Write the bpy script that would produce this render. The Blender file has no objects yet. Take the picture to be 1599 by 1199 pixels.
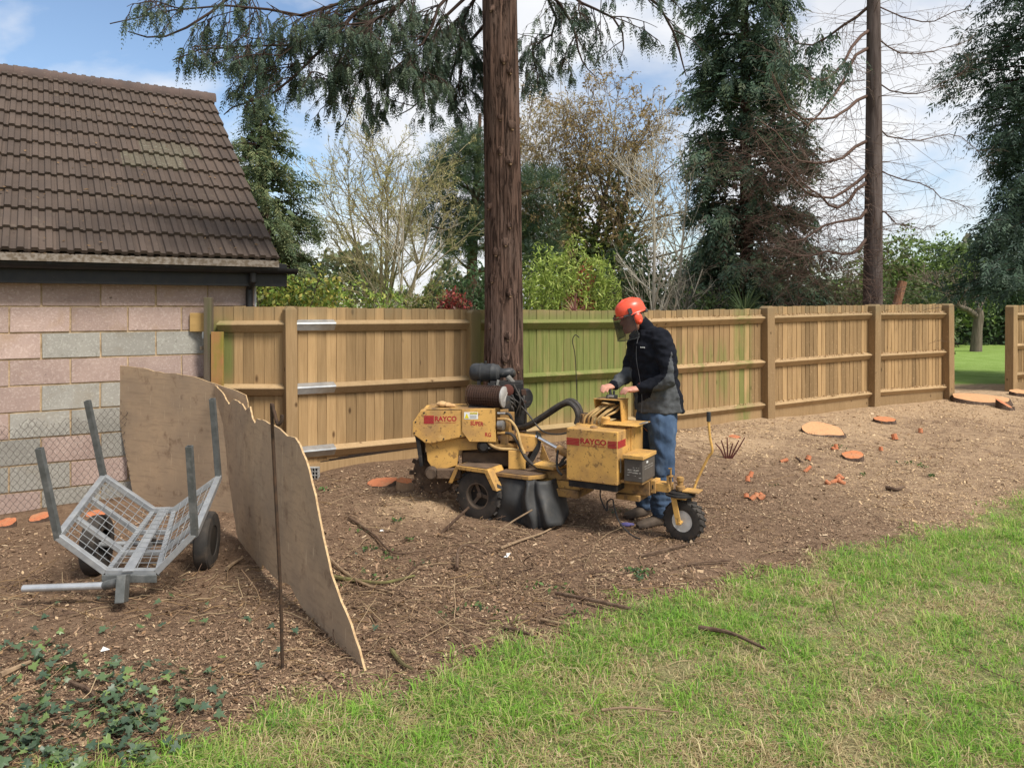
import bpy, math, random
import numpy as np
from mathutils import Vector, Matrix, Euler
R = math.radians
random.seed(7); rng = np.random.default_rng(11)
sc = bpy.context.scene
col = sc.collection

# ------------------------------------------------------------------ camera, sky, sun, exposure
EYE = 1.73
cam_d = bpy.data.cameras.new('camera'); cam = bpy.data.objects.new('camera', cam_d); col.objects.link(cam)
cam.location = (0, 0, EYE); cam.rotation_euler = (R(90), 0, 0)
cam_d.sensor_width = 36; cam_d.lens = 27.02; cam_d.shift_y = -0.075
cam_d.clip_start = .05; cam_d.clip_end = 2000
sc.camera = cam
SUN_AZ, SUN_EL = 132, 52            # compass-like: degrees clockwise from +Y
w = bpy.data.worlds.new('World'); sc.world = w; w.use_nodes = True
nt = w.node_tree; nt.nodes.clear()
def wn(t, **k):
    n = nt.nodes.new(t)
    for a, b in k.items(): setattr(n, a, b)
    return n
wo = wn('ShaderNodeOutputWorld'); bg = wn('ShaderNodeBackground'); bg.inputs[1].default_value = .105
sky = wn('ShaderNodeTexSky', sky_type='NISHITA', sun_disc=False, sun_elevation=R(SUN_EL), sun_rotation=R(SUN_AZ), altitude=50, air_density=1.0, dust_density=.6, ozone_density=1.6)
tc = wn('ShaderNodeTexCoord'); sep = wn('ShaderNodeSeparateXYZ')
nt.links.new(tc.outputs['Generated'], sep.inputs[0])
ad = wn('ShaderNodeMath', operation='ADD'); nt.links.new(sep.outputs[2], ad.inputs[0]); ad.inputs[1].default_value = .42
mx = wn('ShaderNodeMath', operation='MAXIMUM'); nt.links.new(ad.outputs[0], mx.inputs[0]); mx.inputs[1].default_value = .12
cmb = wn('ShaderNodeCombineXYZ')
for i in (0, 1):
    dv = wn('ShaderNodeMath', operation='DIVIDE'); nt.links.new(sep.outputs[i], dv.inputs[0]); nt.links.new(mx.outputs[0], dv.inputs[1]); nt.links.new(dv.outputs[0], cmb.inputs[i])
mp = wn('ShaderNodeMapping'); mp.inputs['Location'].default_value = (9.4, 3.7, 5); mp.inputs['Scale'].default_value = (-1, 1, 1); nt.links.new(cmb.outputs[0], mp.inputs[0])
n1 = wn('ShaderNodeTexNoise'); n1.inputs['Scale'].default_value = 1.9; n1.inputs['Detail'].default_value = 7; n1.inputs['Roughness'].default_value = .52; n1.inputs['Distortion'].default_value = .25
nt.links.new(mp.outputs[0], n1.inputs['Vector'])
r1 = wn('ShaderNodeValToRGB'); r1.color_ramp.elements[0].position = .39; r1.color_ramp.elements[1].position = .54
nt.links.new(n1.outputs[0], r1.inputs[0])
n2 = wn('ShaderNodeTexNoise'); n2.inputs['Scale'].default_value = 2.6; n2.inputs['Detail'].default_value = 5
nt.links.new(mp.outputs[0], n2.inputs['Vector'])
r2 = wn('ShaderNodeValToRGB'); r2.color_ramp.elements[0].position = .3; r2.color_ramp.elements[0].color = (4.7, 4.9, 5.3, 1); r2.color_ramp.elements[1].position = .62; r2.color_ramp.elements[1].color = (6.0, 6.05, 6.15, 1)
nt.links.new(n2.outputs[0], r2.inputs[0])
mxs = wn('ShaderNodeMix', data_type='RGBA'); nt.links.new(r1.outputs[0], mxs.inputs[0])
nt.links.new(sky.outputs[0], mxs.inputs[6]); nt.links.new(r2.outputs[0], mxs.inputs[7])
nt.links.new(mxs.outputs[2], bg.inputs[0]); nt.links.new(bg.outputs[0], wo.inputs[0])
sd = bpy.data.lights.new('sun', 'SUN'); sun = bpy.data.objects.new('sun', sd); col.objects.link(sun)
sd.energy = 3.2; sd.angle = R(16); sd.color = (1, .95, .87)
sv = Vector((math.sin(R(SUN_AZ))*math.cos(R(SUN_EL)), math.cos(R(SUN_AZ))*math.cos(R(SUN_EL)), math.sin(R(SUN_EL))))
sun.rotation_euler = sv.to_track_quat('Z', 'Y').to_euler(); sun.location = (6, -6, 12)
vs = sc.view_settings; vs.view_transform = 'Standard'; vs.look = 'None'; vs.gamma = 1; vs.exposure = 0.72; vs.use_curve_mapping = False
sc.cycles.max_bounces = 6; sc.cycles.transparent_max_bounces = 12; sc.cycles.use_denoising = True

# ------------------------------------------------------------------ helpers
_lat = rng.random((257, 257))
def vn(x, y, s):                      # smooth value noise
    x = np.asarray(x)*s+40; y = np.asarray(y)*s+40; i = np.floor(x).astype(int); j = np.floor(y).astype(int); f, g = x-i, y-j; f = f*f*(3-2*f); g = g*g*(3-2*g); i %= 256; j %= 256
    return (_lat[i, j]*(1-f)+_lat[i+1, j]*f)*(1-g)+(_lat[i, j+1]*(1-f)+_lat[i+1, j+1]*f)*g
F = 1200.0
def P(px, py, Y): return Vector(((px-800)/F*Y, Y, EYE-(py-480)/F*Y))
FZ, FM = 8.5, .618                   # fence line: Y = FZ + FM * X
FU = Vector((.8507, .5257, 0)); FN = Vector((.5257, -.8507, 0))
def sstep(a, b, x):
    t = np.clip((x-a)/(b-a), 0, 1); return t*t*(3-2*t)
def hgt(X, Y):                        # height of the ground
    X = np.asarray(X, float); Y = np.asarray(Y, float)
    d = (FZ+FM*X-Y)*.8507
    h = .17*(1-sstep(0, 2.3, d))*sstep(-2.7, -1.5, X)
    h = h + .012*np.sin(2.1*X+1.3*Y)+.009*np.sin(4.3*X-3.1*Y+1)+.006*np.sin(9.1*X+2)*np.sin(8.3*Y+.5)
    fade = 1-sstep(14, 20, Y)
    h = h*fade + .17*(1-fade)
    h = h + .09*np.exp(-(((X-2.6)/1.3)**2+((Y-8.9)/.8)**2))+.05*np.exp(-(((X-5.2)/1.1)**2+((Y-10.2)/.9)**2))
    h = h + .045*np.exp(-(((X+.72)/.28)**2+((Y-6.42)/.22)**2))
    return h
def gz(x, y): return float(hgt(x, y))
def G(px, py):                        # where the sight line through a pixel meets the ground
    Y = EYE*F/(py-480)
    for _ in range(12):
        Y = (EYE-gz((px-800)/F*Y, Y))*F/(py-480)
    X = (px-800)/F*Y
    return Vector((X, Y, gz(X, Y)))
def tag(o, label=None, cat=None, group=None, kind=None):
    if label: o['label'] = label
    if cat: o['category'] = cat
    if group: o['group'] = group
    if kind: o['kind'] = kind
    return o
def empty(name, loc=(0, 0, 0), rz=0, parent=None, **k):
    o = bpy.data.objects.new(name, None); col.objects.link(o); o.empty_display_size = .1
    o.location = loc; o.rotation_euler = (0, 0, rz)
    if parent: o.parent = parent
    return tag(o, **k)
def npmesh(name, V, Fc, mat=None, tint=None, smooth=False, sharp=None):
    V = np.asarray(V, np.float32).reshape(-1, 3); me = bpy.data.meshes.new(name)
    if isinstance(Fc, np.ndarray):
        k = Fc.shape[1]; n = len(Fc); li = Fc.astype(np.int32).ravel(); ls = np.arange(0, n*k, k, dtype=np.int32)
        me.vertices.add(len(V)); me.vertices.foreach_set('co', V.ravel())
        me.loops.add(n*k); me.loops.foreach_set('vertex_index', li)
        me.polygons.add(n); me.polygons.foreach_set('loop_start', ls)
        me.update(calc_edges=True); me.validate()
    else:
        me.from_pydata([tuple(map(float, v)) for v in V], [], [tuple(int(i) for i in f) for f in Fc]); me.update()
    if tint is not None:
        a = me.color_attributes.new('tint', 'FLOAT_COLOR', 'POINT')
        t = np.ones((len(V), 4), np.float32); t[:, :3] = np.asarray(tint, np.float32)[:, :3]; a.data.foreach_set('color', t.ravel())
    if smooth:
        me.polygons.foreach_set('use_smooth', np.ones(len(me.polygons), bool))
        if sharp: me.set_sharp_from_angle(angle=R(sharp))
    if mat: me.materials.append(mat)
    return me
def O(name, me, parent=None, loc=None, rot=None, bevel=0, **k):
    o = bpy.data.objects.new(name, me); col.objects.link(o)
    if parent: o.parent = parent
    if loc is not None: o.location = loc
    if rot is not None: o.rotation_euler = rot
    if bevel:
        b = o.modifiers.new('bevel', 'BEVEL'); b.width = bevel; b.segments = 2; b.limit_method = 'ANGLE'; b.angle_limit = R(40)
    return tag(o, **k)
class MB:                             # collects shapes into one mesh
    def __init__(s): s.v = []; s.f = []; s.m = []; s.mi = 0
    def add(s, vs_, fs_):
        n = len(s.v); s.v += [tuple(v) for v in vs_]
        for f in fs_: s.f.append(tuple(i+n for i in f)); s.m.append(s.mi)
        return s
    def box(s, c, size, rot=None):
        hx, hy, hz = [q/2 for q in size]
        vs_ = [Vector((x, y, z)) for x in (-hx, hx) for y in (-hy, hy) for z in (-hz, hz)]
        if rot is not None:
            m = rot if isinstance(rot, Matrix) else Euler(rot).to_matrix()
            vs_ = [m @ v for v in vs_]
        c = Vector(c)
        return s.add([v+c for v in vs_], [(0, 1, 3, 2), (4, 6, 7, 5), (0, 4, 5, 1), (2, 3, 7, 6), (0, 2, 6, 4), (1, 5, 7, 3)])
    def b2(s, a, b): return s.box([(p+q)/2 for p, q in zip(a, b)], [abs(q-p) for p, q in zip(a, b)])
    def beam(s, a, b, w_, h_, up=(0, 0, 1)):         # rectangular bar from a to b
        a, b = Vector(a), Vector(b); d = (b-a); L = d.length; d.normalize()
        x = d.cross(Vector(up))
        if x.length < 1e-4: x = d.cross(Vector((1, 0, 0)))
        x.normalize(); z = x.cross(d)
        return s.box((a+b)/2, (w_, L, h_), Matrix((x, d, z)).transposed())
    def tube(s, pts, rad, n=8, cap=True):
        pts = [Vector(p) for p in pts]; k = len(pts)
        rad = [rad]*k if not hasattr(rad, '__len__') else rad
        up = None; vs_ = []
        for i, p in enumerate(pts):
            t = (pts[min(i+1, k-1)]-pts[max(i-1, 0)])
            t = t.normalized() if t.length > 1e-9 else Vector((0, 0, 1))
            if up is None: up = t.orthogonal().normalized()
            up = (up-t*up.dot(t))
            up = up.normalized() if up.length > 1e-6 else t.orthogonal().normalized()
            sd_ = t.cross(up)
            for j in range(n):
                a = 2*math.pi*j/n; vs_.append(p+(up*math.cos(a)+sd_*math.sin(a))*rad[i])
        fs_ = [(i*n+j, i*n+(j+1) % n, (i+1)*n+(j+1) % n, (i+1)*n+j) for i in range(k-1) for j in range(n)]
        if cap: fs_ += [tuple(range(n))[::-1], tuple((k-1)*n+j for j in range(n))]
        return s.add(vs_, fs_)
    def lathe(s, prof, c, axis, n=24, cap=True):       # prof: (radius, along)
        c, ax = Vector(c), Vector(axis).normalized(); u = ax.orthogonal().normalized(); v_ = ax.cross(u)
        vs_ = [c+ax*a+(u*math.cos(2*math.pi*j/n)+v_*math.sin(2*math.pi*j/n))*r for r, a in prof for j in range(n)]
        k = len(prof)
        fs_ = [(i*n+j, i*n+(j+1) % n, (i+1)*n+(j+1) % n, (i+1)*n+j) for i in range(k-1) for j in range(n)]
        if cap: fs_ += [tuple(range(n))[::-1], tuple((k-1)*n+j for j in range(n))]
        return s.add(vs_, fs_)
    def prism(s, poly, t0, t1, fr):      # poly in 2-D; fr(u, v, t) -> 3-D
        n = len(poly)
        return s.add([fr(a, b, t0) for a, b in poly]+[fr(a, b, t1) for a, b in poly],
                     [tuple(range(n))[::-1], tuple(range(n, 2*n))]+[(i, (i+1) % n, n+(i+1) % n, n+i) for i in range(n)])
    def mesh(s, name, mats, smooth=False, sharp=35):
        me = bpy.data.meshes.new(name); me.from_pydata([tuple(v) for v in s.v], [], s.f)
        for m in (mats if isinstance(mats, (list, tuple)) else [mats]): me.materials.append(m)
        if any(s.m): me.polygons.foreach_set('material_index', s.m)
        import bmesh
        bm = bmesh.new(); bm.from_mesh(me); bmesh.ops.recalc_face_normals(bm, faces=bm.faces); bm.to_mesh(me); bm.free()
        if smooth:
            me.polygons.foreach_set('use_smooth', np.ones(len(me.polygons), bool)); me.set_sharp_from_angle(angle=R(sharp))
        me.update(); return me
    def obj(s, name, mats, parent=None, smooth=False, bevel=0, sharp=35, loc=None, rot=None, **k):
        return O(name, s.mesh(name, mats, smooth, sharp), parent, loc, rot, bevel, **k)
def bez(pts, n=12):                     # smooth path through points (Catmull-Rom)
    p = [Vector(q) for q in pts]; p = [p[0]*2-p[1]]+p+[p[-1]*2-p[-2]]; out = []
    for i in range(1, len(p)-2):
        for k in range(n):
            t = k/n; a, b, c, d = p[i-1], p[i], p[i+1], p[i+2]
            out.append(.5*((2*b)+(c-a)*t+(2*a-5*b+4*c-d)*t*t+(3*b-a-3*c+d)*t**3))
    return out+[p[-2]]

# ------------------------------------------------------------------ materials
class NT:
    def __init__(s, name):
        s.m = bpy.data.materials.new(name); s.m.use_nodes = True; s.t = s.m.node_tree; s.t.nodes.clear()
        s.out = s.n('ShaderNodeOutputMaterial'); s.b = s.n('ShaderNodeBsdfPrincipled'); s.l(s.b.outputs[0], s.out.inputs[0])
    def n(s, t, **k):
        n = s.t.nodes.new(t)
        for a, b in k.items():
            if a.startswith('i_'):
                n.inputs[a[2:].replace('_', ' ')].default_value = b
            else: setattr(n, a, b)
        return n
    def l(s, a, b): s.t.links.new(a, b)
    def coords(s, stretch=(1, 1, 1), kind='Object', rnd=True):
        tc_ = s.n('ShaderNodeTexCoord'); m = s.n('ShaderNodeMapping'); m.inputs['Scale'].default_value = stretch
        s.l(tc_.outputs[kind], m.inputs[0])
        if rnd:
            oi = s.n('ShaderNodeObjectInfo'); v = s.n('ShaderNodeVectorMath', operation='MULTIPLY')
            s.l(oi.outputs['Random'], v.inputs[0]); v.inputs[1].default_value = (37, 53, 29); s.l(v.outputs[0], m.inputs['Location'])
        return m.outputs[0]
    def noise(s, vec, scale, detail=5, rough=.55, dist=0):
        n = s.n('ShaderNodeTexNoise'); n.inputs['Scale'].default_value = scale; n.inputs['Detail'].default_value = detail
        n.inputs['Roughness'].default_value = rough; n.inputs['Distortion'].default_value = dist; s.l(vec, n.inputs['Vector']); return n.outputs[0]
    def ramp(s, x, *st):
        r = s.n('ShaderNodeValToRGB'); e = r.color_ramp.elements
        while len(e) < len(st): e.new(.5)
        for k, (p, c) in zip(e, st):
            k.position = p; k.color = (c, c, c, 1) if not hasattr(c, '__len__') else (*c[:3], 1)
        s.l(x, r.inputs[0]); return r.outputs[0]
    def mix(s, f, a, b, mode='MIX'):
        m = s.n('ShaderNodeMix', data_type='RGBA', blend_type=mode)
        for sock, v in ((m.inputs[0], f), (m.inputs[6], a), (m.inputs[7], b)):
            if isinstance(v, (int, float)): sock.default_value = v
            elif isinstance(v, (tuple, list)): sock.default_value = (*v[:3], 1)
            else: s.l(v, sock)
        return m.outputs[2]
    def math(s, op, a, b=0.0):
        m = s.n('ShaderNodeMath', operation=op)
        for i, v in enumerate((a, b)):
            if isinstance(v, (int, float)): m.inputs[i].default_value = v
            else: s.l(v, m.inputs[i])
        return m.outputs[0]
    def bump(s, h, strength=.3, dist=.01):
        b = s.n('ShaderNodeBump'); b.inputs['Strength'].default_value = strength; b.inputs['Distance'].default_value = dist
        s.l(h, b.inputs['Height']); s.l(b.outputs[0], s.b.inputs['Normal'])
    def rand(s, c, lo=.75, hi=1.25):      # brightness varies from object to object
        oi = s.n('ShaderNodeObjectInfo'); r = s.n('ShaderNodeMapRange'); r.inputs[3].default_value = lo; r.inputs[4].default_value = hi
        s.l(oi.outputs['Random'], r.inputs[0]); h = s.n('ShaderNodeHueSaturation'); s.l(r.outputs[0], h.inputs['Value'])
        if isinstance(c, (tuple, list)): h.inputs['Color'].default_value = (*c, 1)
        else: s.l(c, h.inputs['Color'])
        return h.outputs[0]
    def base(s, c, rough=.8, metal=0, spec=.3):
        if isinstance(c, (tuple, list)): s.b.inputs['Base Color'].default_value = (*c[:3], 1)
        else: s.l(c, s.b.inputs['Base Color'])
        if isinstance(rough, (int, float)): s.b.inputs['Roughness'].default_value = rough
        else: s.l(rough, s.b.inputs['Roughness'])
        s.b.inputs['Metallic'].default_value = metal; s.b.inputs['Specular IOR Level'].default_value = spec
def sm(name, a, b=None, rough=.75, metal=0, scale=9, stretch=(1, 1, 1), bump=.2, bscale=70, bdist=.004, lo=.35, hi=.65, rand=None, kind='Object', spots=None, spec=.3, rnd=True):
    m = NT(name); v = m.coords(stretch, kind, rnd); b = b or tuple(q*.7 for q in a)
    c = m.mix(m.ramp(m.noise(v, scale, 6), (lo, 0), (hi, 1)), a, b)
    for sp in spots or ():
        c = m.mix(m.math('MULTIPLY', m.ramp(m.noise(v, sp[1], 7, .6), (sp[2], 0), (sp[2]+sp[3], 1)), sp[4]), c, sp[0])
    if rand: c = m.rand(c, *rand)
    m.base(c, rough, metal, spec)
    if bump: m.bump(m.noise(v, bscale, 4), bump, bdist)
    return m.m
def leafm(name, trans=.3, rough=.55, spec=.3):
    m = NT(name); a = m.n('ShaderNodeAttribute', attribute_name='tint'); m.base(a.outputs['Color'], rough, 0, spec)
    t = m.n('ShaderNodeBsdfTranslucent'); m.l(a.outputs['Color'], t.inputs[0]); x = m.n('ShaderNodeMixShader'); x.inputs[0].default_value = trans
    m.l(m.b.outputs[0], x.inputs[1]); m.l(t.outputs[0], x.inputs[2]); m.l(x.outputs[0], m.out.inputs[0]); return m.m
LEAF = leafm('foliage'); TWIG = leafm('twigs', 0.0, .9, .1); GRASSM = leafm('grass_blades', .45, .6, .2); IVYM = leafm('ivy_leaf', .15, .42, .4)
# ------------------------------------------------------------------ ground
EDGE = [(-9, 1.2), (-2.6, 2.25), (-1.34, 2.86), (-1.06, 3.3), (-.69, 3.42), (-.5, 3.44), (-.31, 3.66), (.16, 3.92), (.73, 4.37), (1.42, 4.88), (2.08, 5.2), (2.8, 5.6), (3.57, 6.10), (4.1, 6.5), (5.6, 7.7), (7.4, 9.6), (9.5, 11.6), (14, 16.6), (40, 37)]
def grass_mask(X, Y):                 # 1 on the lawn, 0 on the cleared strip
    yb = np.interp(X, [e[0] for e in EDGE], [e[1] for e in EDGE])
    wob = .10*np.sin(3.1*X+.7)+.08*np.sin(7.7*X+2)+.07*np.sin(15*X+5*Y)+.05*np.sin(31*X-7*Y)
    near = 1-sstep(-.16, .20, Y-yb-wob*.8)
    d = (FZ+FM*X-Y)*.8507
    far = sstep(.9, 1.9, -d+.25*np.sin(2*X)+.1*np.sin(7*Y))*sstep(5.8, 8, X)
    far = np.maximum(far, sstep(14, 17, Y))
    return np.clip(np.maximum(near, far), 0, 1)
def saw_mask(X, Y):
    d = (FZ+FM*X-Y)*.8507
    a = sstep(1.2, 3.2, X)*(1-sstep(.4, 2.6, d+.3*np.sin(2.3*X)+.2*np.sin(3.7*Y)))
    b = .95*np.exp(-(((X-2.4)/1.3)**2+((Y-9.0)/.75)**2))
    c_ = .55*sstep(1.6, 4.0, X)
    c_ = np.maximum(c_, .8*np.exp(-(((X+.75)/.45)**2+((Y-6.4)/.35)**2)))
    return np.clip(np.maximum(np.maximum(a*.85, b), c_), 0, 1)
def lines(a, b, st, far):
    g = np.arange(a, b, st); o1 = a-np.cumsum(np.geomspace(st, far/6, 22)); o2 = b+np.cumsum(np.geomspace(st, far/6, 22)); return np.concatenate([o1[::-1], g, o2])
gx = lines(-5.5, 9.5, .08, 700); gy = lines(1.6, 15, .08, 700); XX, YY = np.meshgrid(gx, gy)
ZZ = hgt(XX, YY)
nx, ny = len(gx), len(gy); I = np.arange(nx*ny).reshape(ny, nx)
gf = np.stack([I[:-1, :-1], I[:-1, 1:], I[1:, 1:], I[1:, :-1]], -1).reshape(-1, 4)
gm_ = grass_mask(XX, YY); sw_ = saw_mask(XX, YY); lf_ = 1-sstep(-2.0, -.4, XX)
m = NT('ground')
at_ = m.n('ShaderNodeAttribute', attribute_name='tint'); spx = m.n('ShaderNodeSeparateColor'); m.l(at_.outputs['Color'], spx.inputs[0])
gv = m.coords((1, 1, 1), 'Object', False)
nA = m.noise(gv, 2.2, 6, .6); nB = m.noise(gv, 14, 6, .65); nC = m.noise(gv, 75, 4, .7); nD = m.noise(gv, 160, 3, .7); nE = m.noise(gv, 5.5, 5, .6, .6)
soil = m.mix(m.ramp(nB, (.35, 0), (.68, 1)), (.14, .086, .054), (.26, .170, .108))
soil = m.mix(m.ramp(nC, (.56, 0), (.70, 1)), soil, (.36, .255, .165))
soil = m.mix(m.math('MULTIPLY', m.ramp(nD, (.36, 1), (.46, 0)), .7), soil, (.045, .030, .021))
sawd = m.mix(m.ramp(nB, (.35, 0), (.7, 1)), (.34, .225, .13), (.58, .41, .25))
sawd = m.mix(m.ramp(nC, (.35, 0), (.7, 1)), sawd, (.52, .37, .23))
sf = m.math('MULTIPLY', spx.outputs[1], m.ramp(m.math('ADD', nE, m.math('MULTIPLY', spx.outputs[1], .3)), (.48, .15), (.75, 1)))
dirt = m.mix(sf, soil, sawd)
turf = m.mix(m.ramp(nE, (.38, 0), (.62, 1)), (.20, .25, .075), (.33, .27, .145))
turf = m.mix(m.ramp(nC, (.35, 0), (.65, 1)), turf, (.28, .26, .12)); turf = m.mix(m.ramp(nD, (.42, .7), (.52, 0)), turf, (.07, .06, .03))
lawn = m.mix(m.ramp(nA, (.35, 0), (.65, 1)), (.16, .25, .045), (.22, .31, .08))
geo = m.n('ShaderNodeNewGeometry'); sxy = m.n('ShaderNodeSeparateXYZ'); m.l(geo.outputs['Position'], sxy.inputs[0])
turf = m.mix(m.ramp(m.math('MULTIPLY', sxy.outputs[1], .05), (.6, 0), (.72, 1)), turf, lawn)
gfac = m.ramp(m.math('ADD', spx.outputs[0], m.math('MULTIPLY', m.math('SUBTRACT', nB, .5), .7)), (.4, 0), (.62, 1))
m.base(m.mix(gfac, dirt, turf), .95, 0, .15)
m.bump(m.math('ADD', m.math('MULTIPLY', nB, 1.5), m.math('ADD', nC, m.math('MULTIPLY', nD, .5))), .8, .022)
ground = O('ground', npmesh('ground', np.stack([XX, YY, ZZ], -1), gf, m.m, np.stack([gm_, sw_, lf_], -1).reshape(-1, 3), True), kind='structure')

# ------------------------------------------------------------------ garage of concrete blocks with a tiled roof
WZ = 9.1
def wall_at(px, o=0.0):               # foot of the wall line at a picture column, o metres out of the wall
    xp = (px-800)/F; Y = (WZ-o/.8507)/(1-FM*xp); return Vector((xp*Y, Y, 0))
CORN = wall_at(399)
GA = Matrix.Translation(CORN) @ Matrix.Rotation(math.atan2(.5257, .8507), 4, 'Z')    # local x along the wall, y into the garage
garage = empty('garage', CORN, math.atan2(.5257, .8507), label='concrete block garage with brown tiled roof and black gutter', cat='garage')
def gu(px): return -(wall_at(px)-CORN).length
BLOCKP = sm('pink_block', (.40, .295, .25), (.33, .24, .205), .95, scale=5, bump=.5, bscale=130, bdist=.006, rand=(.86, 1.1), spots=[((.55, .44, .385), 52, .52, .09, .4), ((.19, .135, .11), 46, .61, .06, .45), ((.30, .20, .12), 3, .56, .14, .55), ((.10, .075, .06), 9, .68, .04, .8)])
BLOCKG = sm('grey_block', (.30, .285, .25), (.26, .245, .215), .95, scale=6, bump=.4, bscale=150, bdist=.004, rand=(.9, 1.12), spots=[((.43, .42, .37), 60, .54, .07, .5), ((.17, .16, .13), 45, .61, .05, .6), ((.27, .23, .17), 3, .56, .14, .5)])
MORT = sm('mortar', (.50, .37, .23), (.30, .21, .12), .95, scale=14, bump=.6, bscale=60, bdist=.01, rnd=False)
BLACKP = sm('black_trim', (.012, .012, .014), (.02, .019, .018), .5, scale=12, bump=.1, spots=[((.05, .042, .035), 25, .62, .1, .4)])
WLEN, WBOT, WTOP = 5.4, -.3, 2.06
wall = MB().b2((-WLEN, .009, WBOT), (-.002, .11, WTOP)).obj('wall', MORT, garage)
MB().b2((-.098, .11, WBOT), (-.002, 6.4, WTOP)).obj('side_wall', BLOCKP, garage)
def blockmesh(L, k):
    b = MB(); rr = random.Random(k); n = 2; hz = .1065
    b.box((0, .05, 0), (L-.015, .10, .2085)); me = b.mesh('block', BLOCKP)
    for v in me.vertices:
        if v.co.y < .02: v.co.x += rr.uniform(-.003, .003); v.co.z += rr.uniform(-.003, .003); v.co.y += rr.uniform(-.003, .002)
    return me
bmP = [blockmesh(.45, k) for k in range(4)]; bmG = []
for me in bmP:
    g = me.copy(); g.materials.clear(); g.materials.append(BLOCKG); bmG.append(g)
u_odd, u_even = gu(65), gu(15)
GREY = {(2, 70, 330), (4, 73, 240), (5, 29, 205), (7, 200, 330), (7, 0, 90), (8, 60, 400)}
for r in range(10):
    z = 1.735+.225*(.5-r); u0 = u_odd if r % 2 == 0 else u_even; j0 = -12
    joints = [u0+.45*j for j in range(j0, 14)]; joints = [j for j in joints if -WLEN+.02 < j < -.06]
    joints = [-WLEN]+joints+[0.0]
    for a, b in zip(joints, joints[1:]):
        L = b-a
        if L < .05: continue
        mid = GA @ Vector(((a+b)/2, 0, 0)); px = 800+F*mid.x/mid.y
        gy_ = any(r == q[0] and q[1] <= px <= q[2] for q in GREY) or random.random() < (.0 if r < 6 else .3)
        o = O('block', random.choice(bmG if gy_ else bmP), wall, ((a+b)/2, random.uniform(-.003, .003), z))
        o.scale.x = (L-.015)/.435; o.rotation_euler = (0, random.uniform(-.004, .004), 0)
MB().b2((-.006, .0, WBOT), (.012, .05, WTOP)).obj('corner_trim', sm('white_trim', (.6, .6, .57), bump=0), garage)
MB().b2((-WLEN, -.15, 1.93), (.27, -.125, 2.155)).obj('fascia', BLACKP, garage, bevel=.003)
MB().b2((-WLEN, -.124, 1.945), (.26, -.004, 1.965)).obj('soffit', BLACKP, garage)
gb = MB(); prof = [(.055*math.cos(a), .055*math.sin(a)) for a in np.linspace(math.pi, 2*math.pi, 11)]
prof = prof+[(q[0]*.93, q[1]*.93) for q in prof[::-1]]
gb.prism(prof, -WLEN, .34, lambda u, v, t: (t, -.212+u, 2.105+v))
gut = gb.obj('gutter', BLACKP, garage, smooth=True)
MB().prism(prof[:11], .335, .346, lambda u, v, t: (t, -.212+u*1.05, 2.105+v*1.05)).obj('stop_end', BLACKP, gut)
for k in range(6): MB().b2((-.9*k+.05, -.272, 2.09), (-.9*k+.08, -.15, 2.112)).obj('gutter_clip', BLACKP, gut)
dp = gu(388)
MB().tube([(dp, -.2, 2.06), (dp, -.2, 1.99), (dp, -.05, 1.90), (dp, -.05, .02)], .034, 12).obj('downpipe', BLACKP, garage, smooth=True)
# roof: tiles in courses
PIT = math.atan2(2.29, 3.29); CP, SP = math.cos(PIT), math.sin(PIT); SLOPE = 4.0
EAV = Vector((gu(434.8)*0+.42, -.20, 2.20))   # bottom right corner of the tiles (set below from the picture column)
t0 = wall_at(434.8, .22); q = GA.inverted() @ t0; EAV = Vector((q.x, q.y, 2.195))
TILE = sm('roof_tile', (.084, .060, .046), (.066, .048, .038), .9, scale=3, bump=.35, bscale=180, bdist=.003, rand=(.86, 1.12), spots=[((.15, .12, .085), 9, .60, .12, .4), ((.06, .046, .037), 26, .60, .08, .4), ((.22, .19, .15), 60, .72, .04, .5)])
TILEG = sm('mossy_roof_tile', (.100, .086, .060), (.085, .067, .048), .92, scale=6, bump=.35, bscale=120, bdist=.004, rand=(.95, 1.1), spots=[((.19, .19, .14), 30, .55, .1, .5)])
def roof_pt(u, s, h): return EAV+Vector((u, s*CP-h*SP, s*SP+h*CP))   # u along eaves, s up the slope, h out of it
CW, GAUGE, NC, NR = .205, .351, 24, 12
roof = MB().prism([(.02, .02), (SLOPE, .02), (SLOPE, -.02), (.02, -.02)], -NC*CW, -.01, lambda s, h, t: roof_pt(t, s, h-.012)).obj('roof', sm('underlay', (.05, .045, .04), bump=0), garage)
pr = [(0, .0), (.018, .0), (.026, .019), (.070, .019), (.080, .0), (.122, .0), (.131, .019), (.174, .019), (.184, .001), (.2045, .001)]
def tilemesh(mat, k):
    rr = random.Random(k); n = len(pr); v = []; L = .40
    jit = rr.uniform(-.002, .002)
    for s_, up in ((0, .040+jit), (L, .006)):
        for x, z in pr: v.append((x+rr.uniform(-.0008, .0008), s_, z+up))
    for x, z in pr: v.append((x, 0, z+.040+jit-.032))
    f = [(i, i+1, n+i+1, n+i) for i in range(n-1)]+[(2*n+i, 2*n+i+1, i+1, i) for i in range(n-1)]
    f += [(n, 0, 2*n), (n-1, 2*n-1, 3*n-1)]
    return npmesh('roof_tile', v, f, mat)
tm = [tilemesh(TILE, k) for k in range(6)]; tmg = [tilemesh(TILEG, k) for k in range(2)]
TROT = Matrix(((1, 0, 0), (0, CP, -SP), (0, SP, CP))).to_euler()
for r in range(NR):
    for c in range(NC):
        if r*GAUGE > SLOPE: continue
        u = -(c+1)*CW+random.uniform(-.001, .001)
        mossy = (r in (5, 6) and c in (3, 4) and not (r == 5 and c == 5)) or (r == 5 and c == 5-0*r) or (r == 6 and c == 2)
        o = O('roof_tile', random.choice(tmg if mossy else tm), roof, roof_pt(u, r*GAUGE-.03+random.uniform(-.004, .004), 0), TROT)
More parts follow.
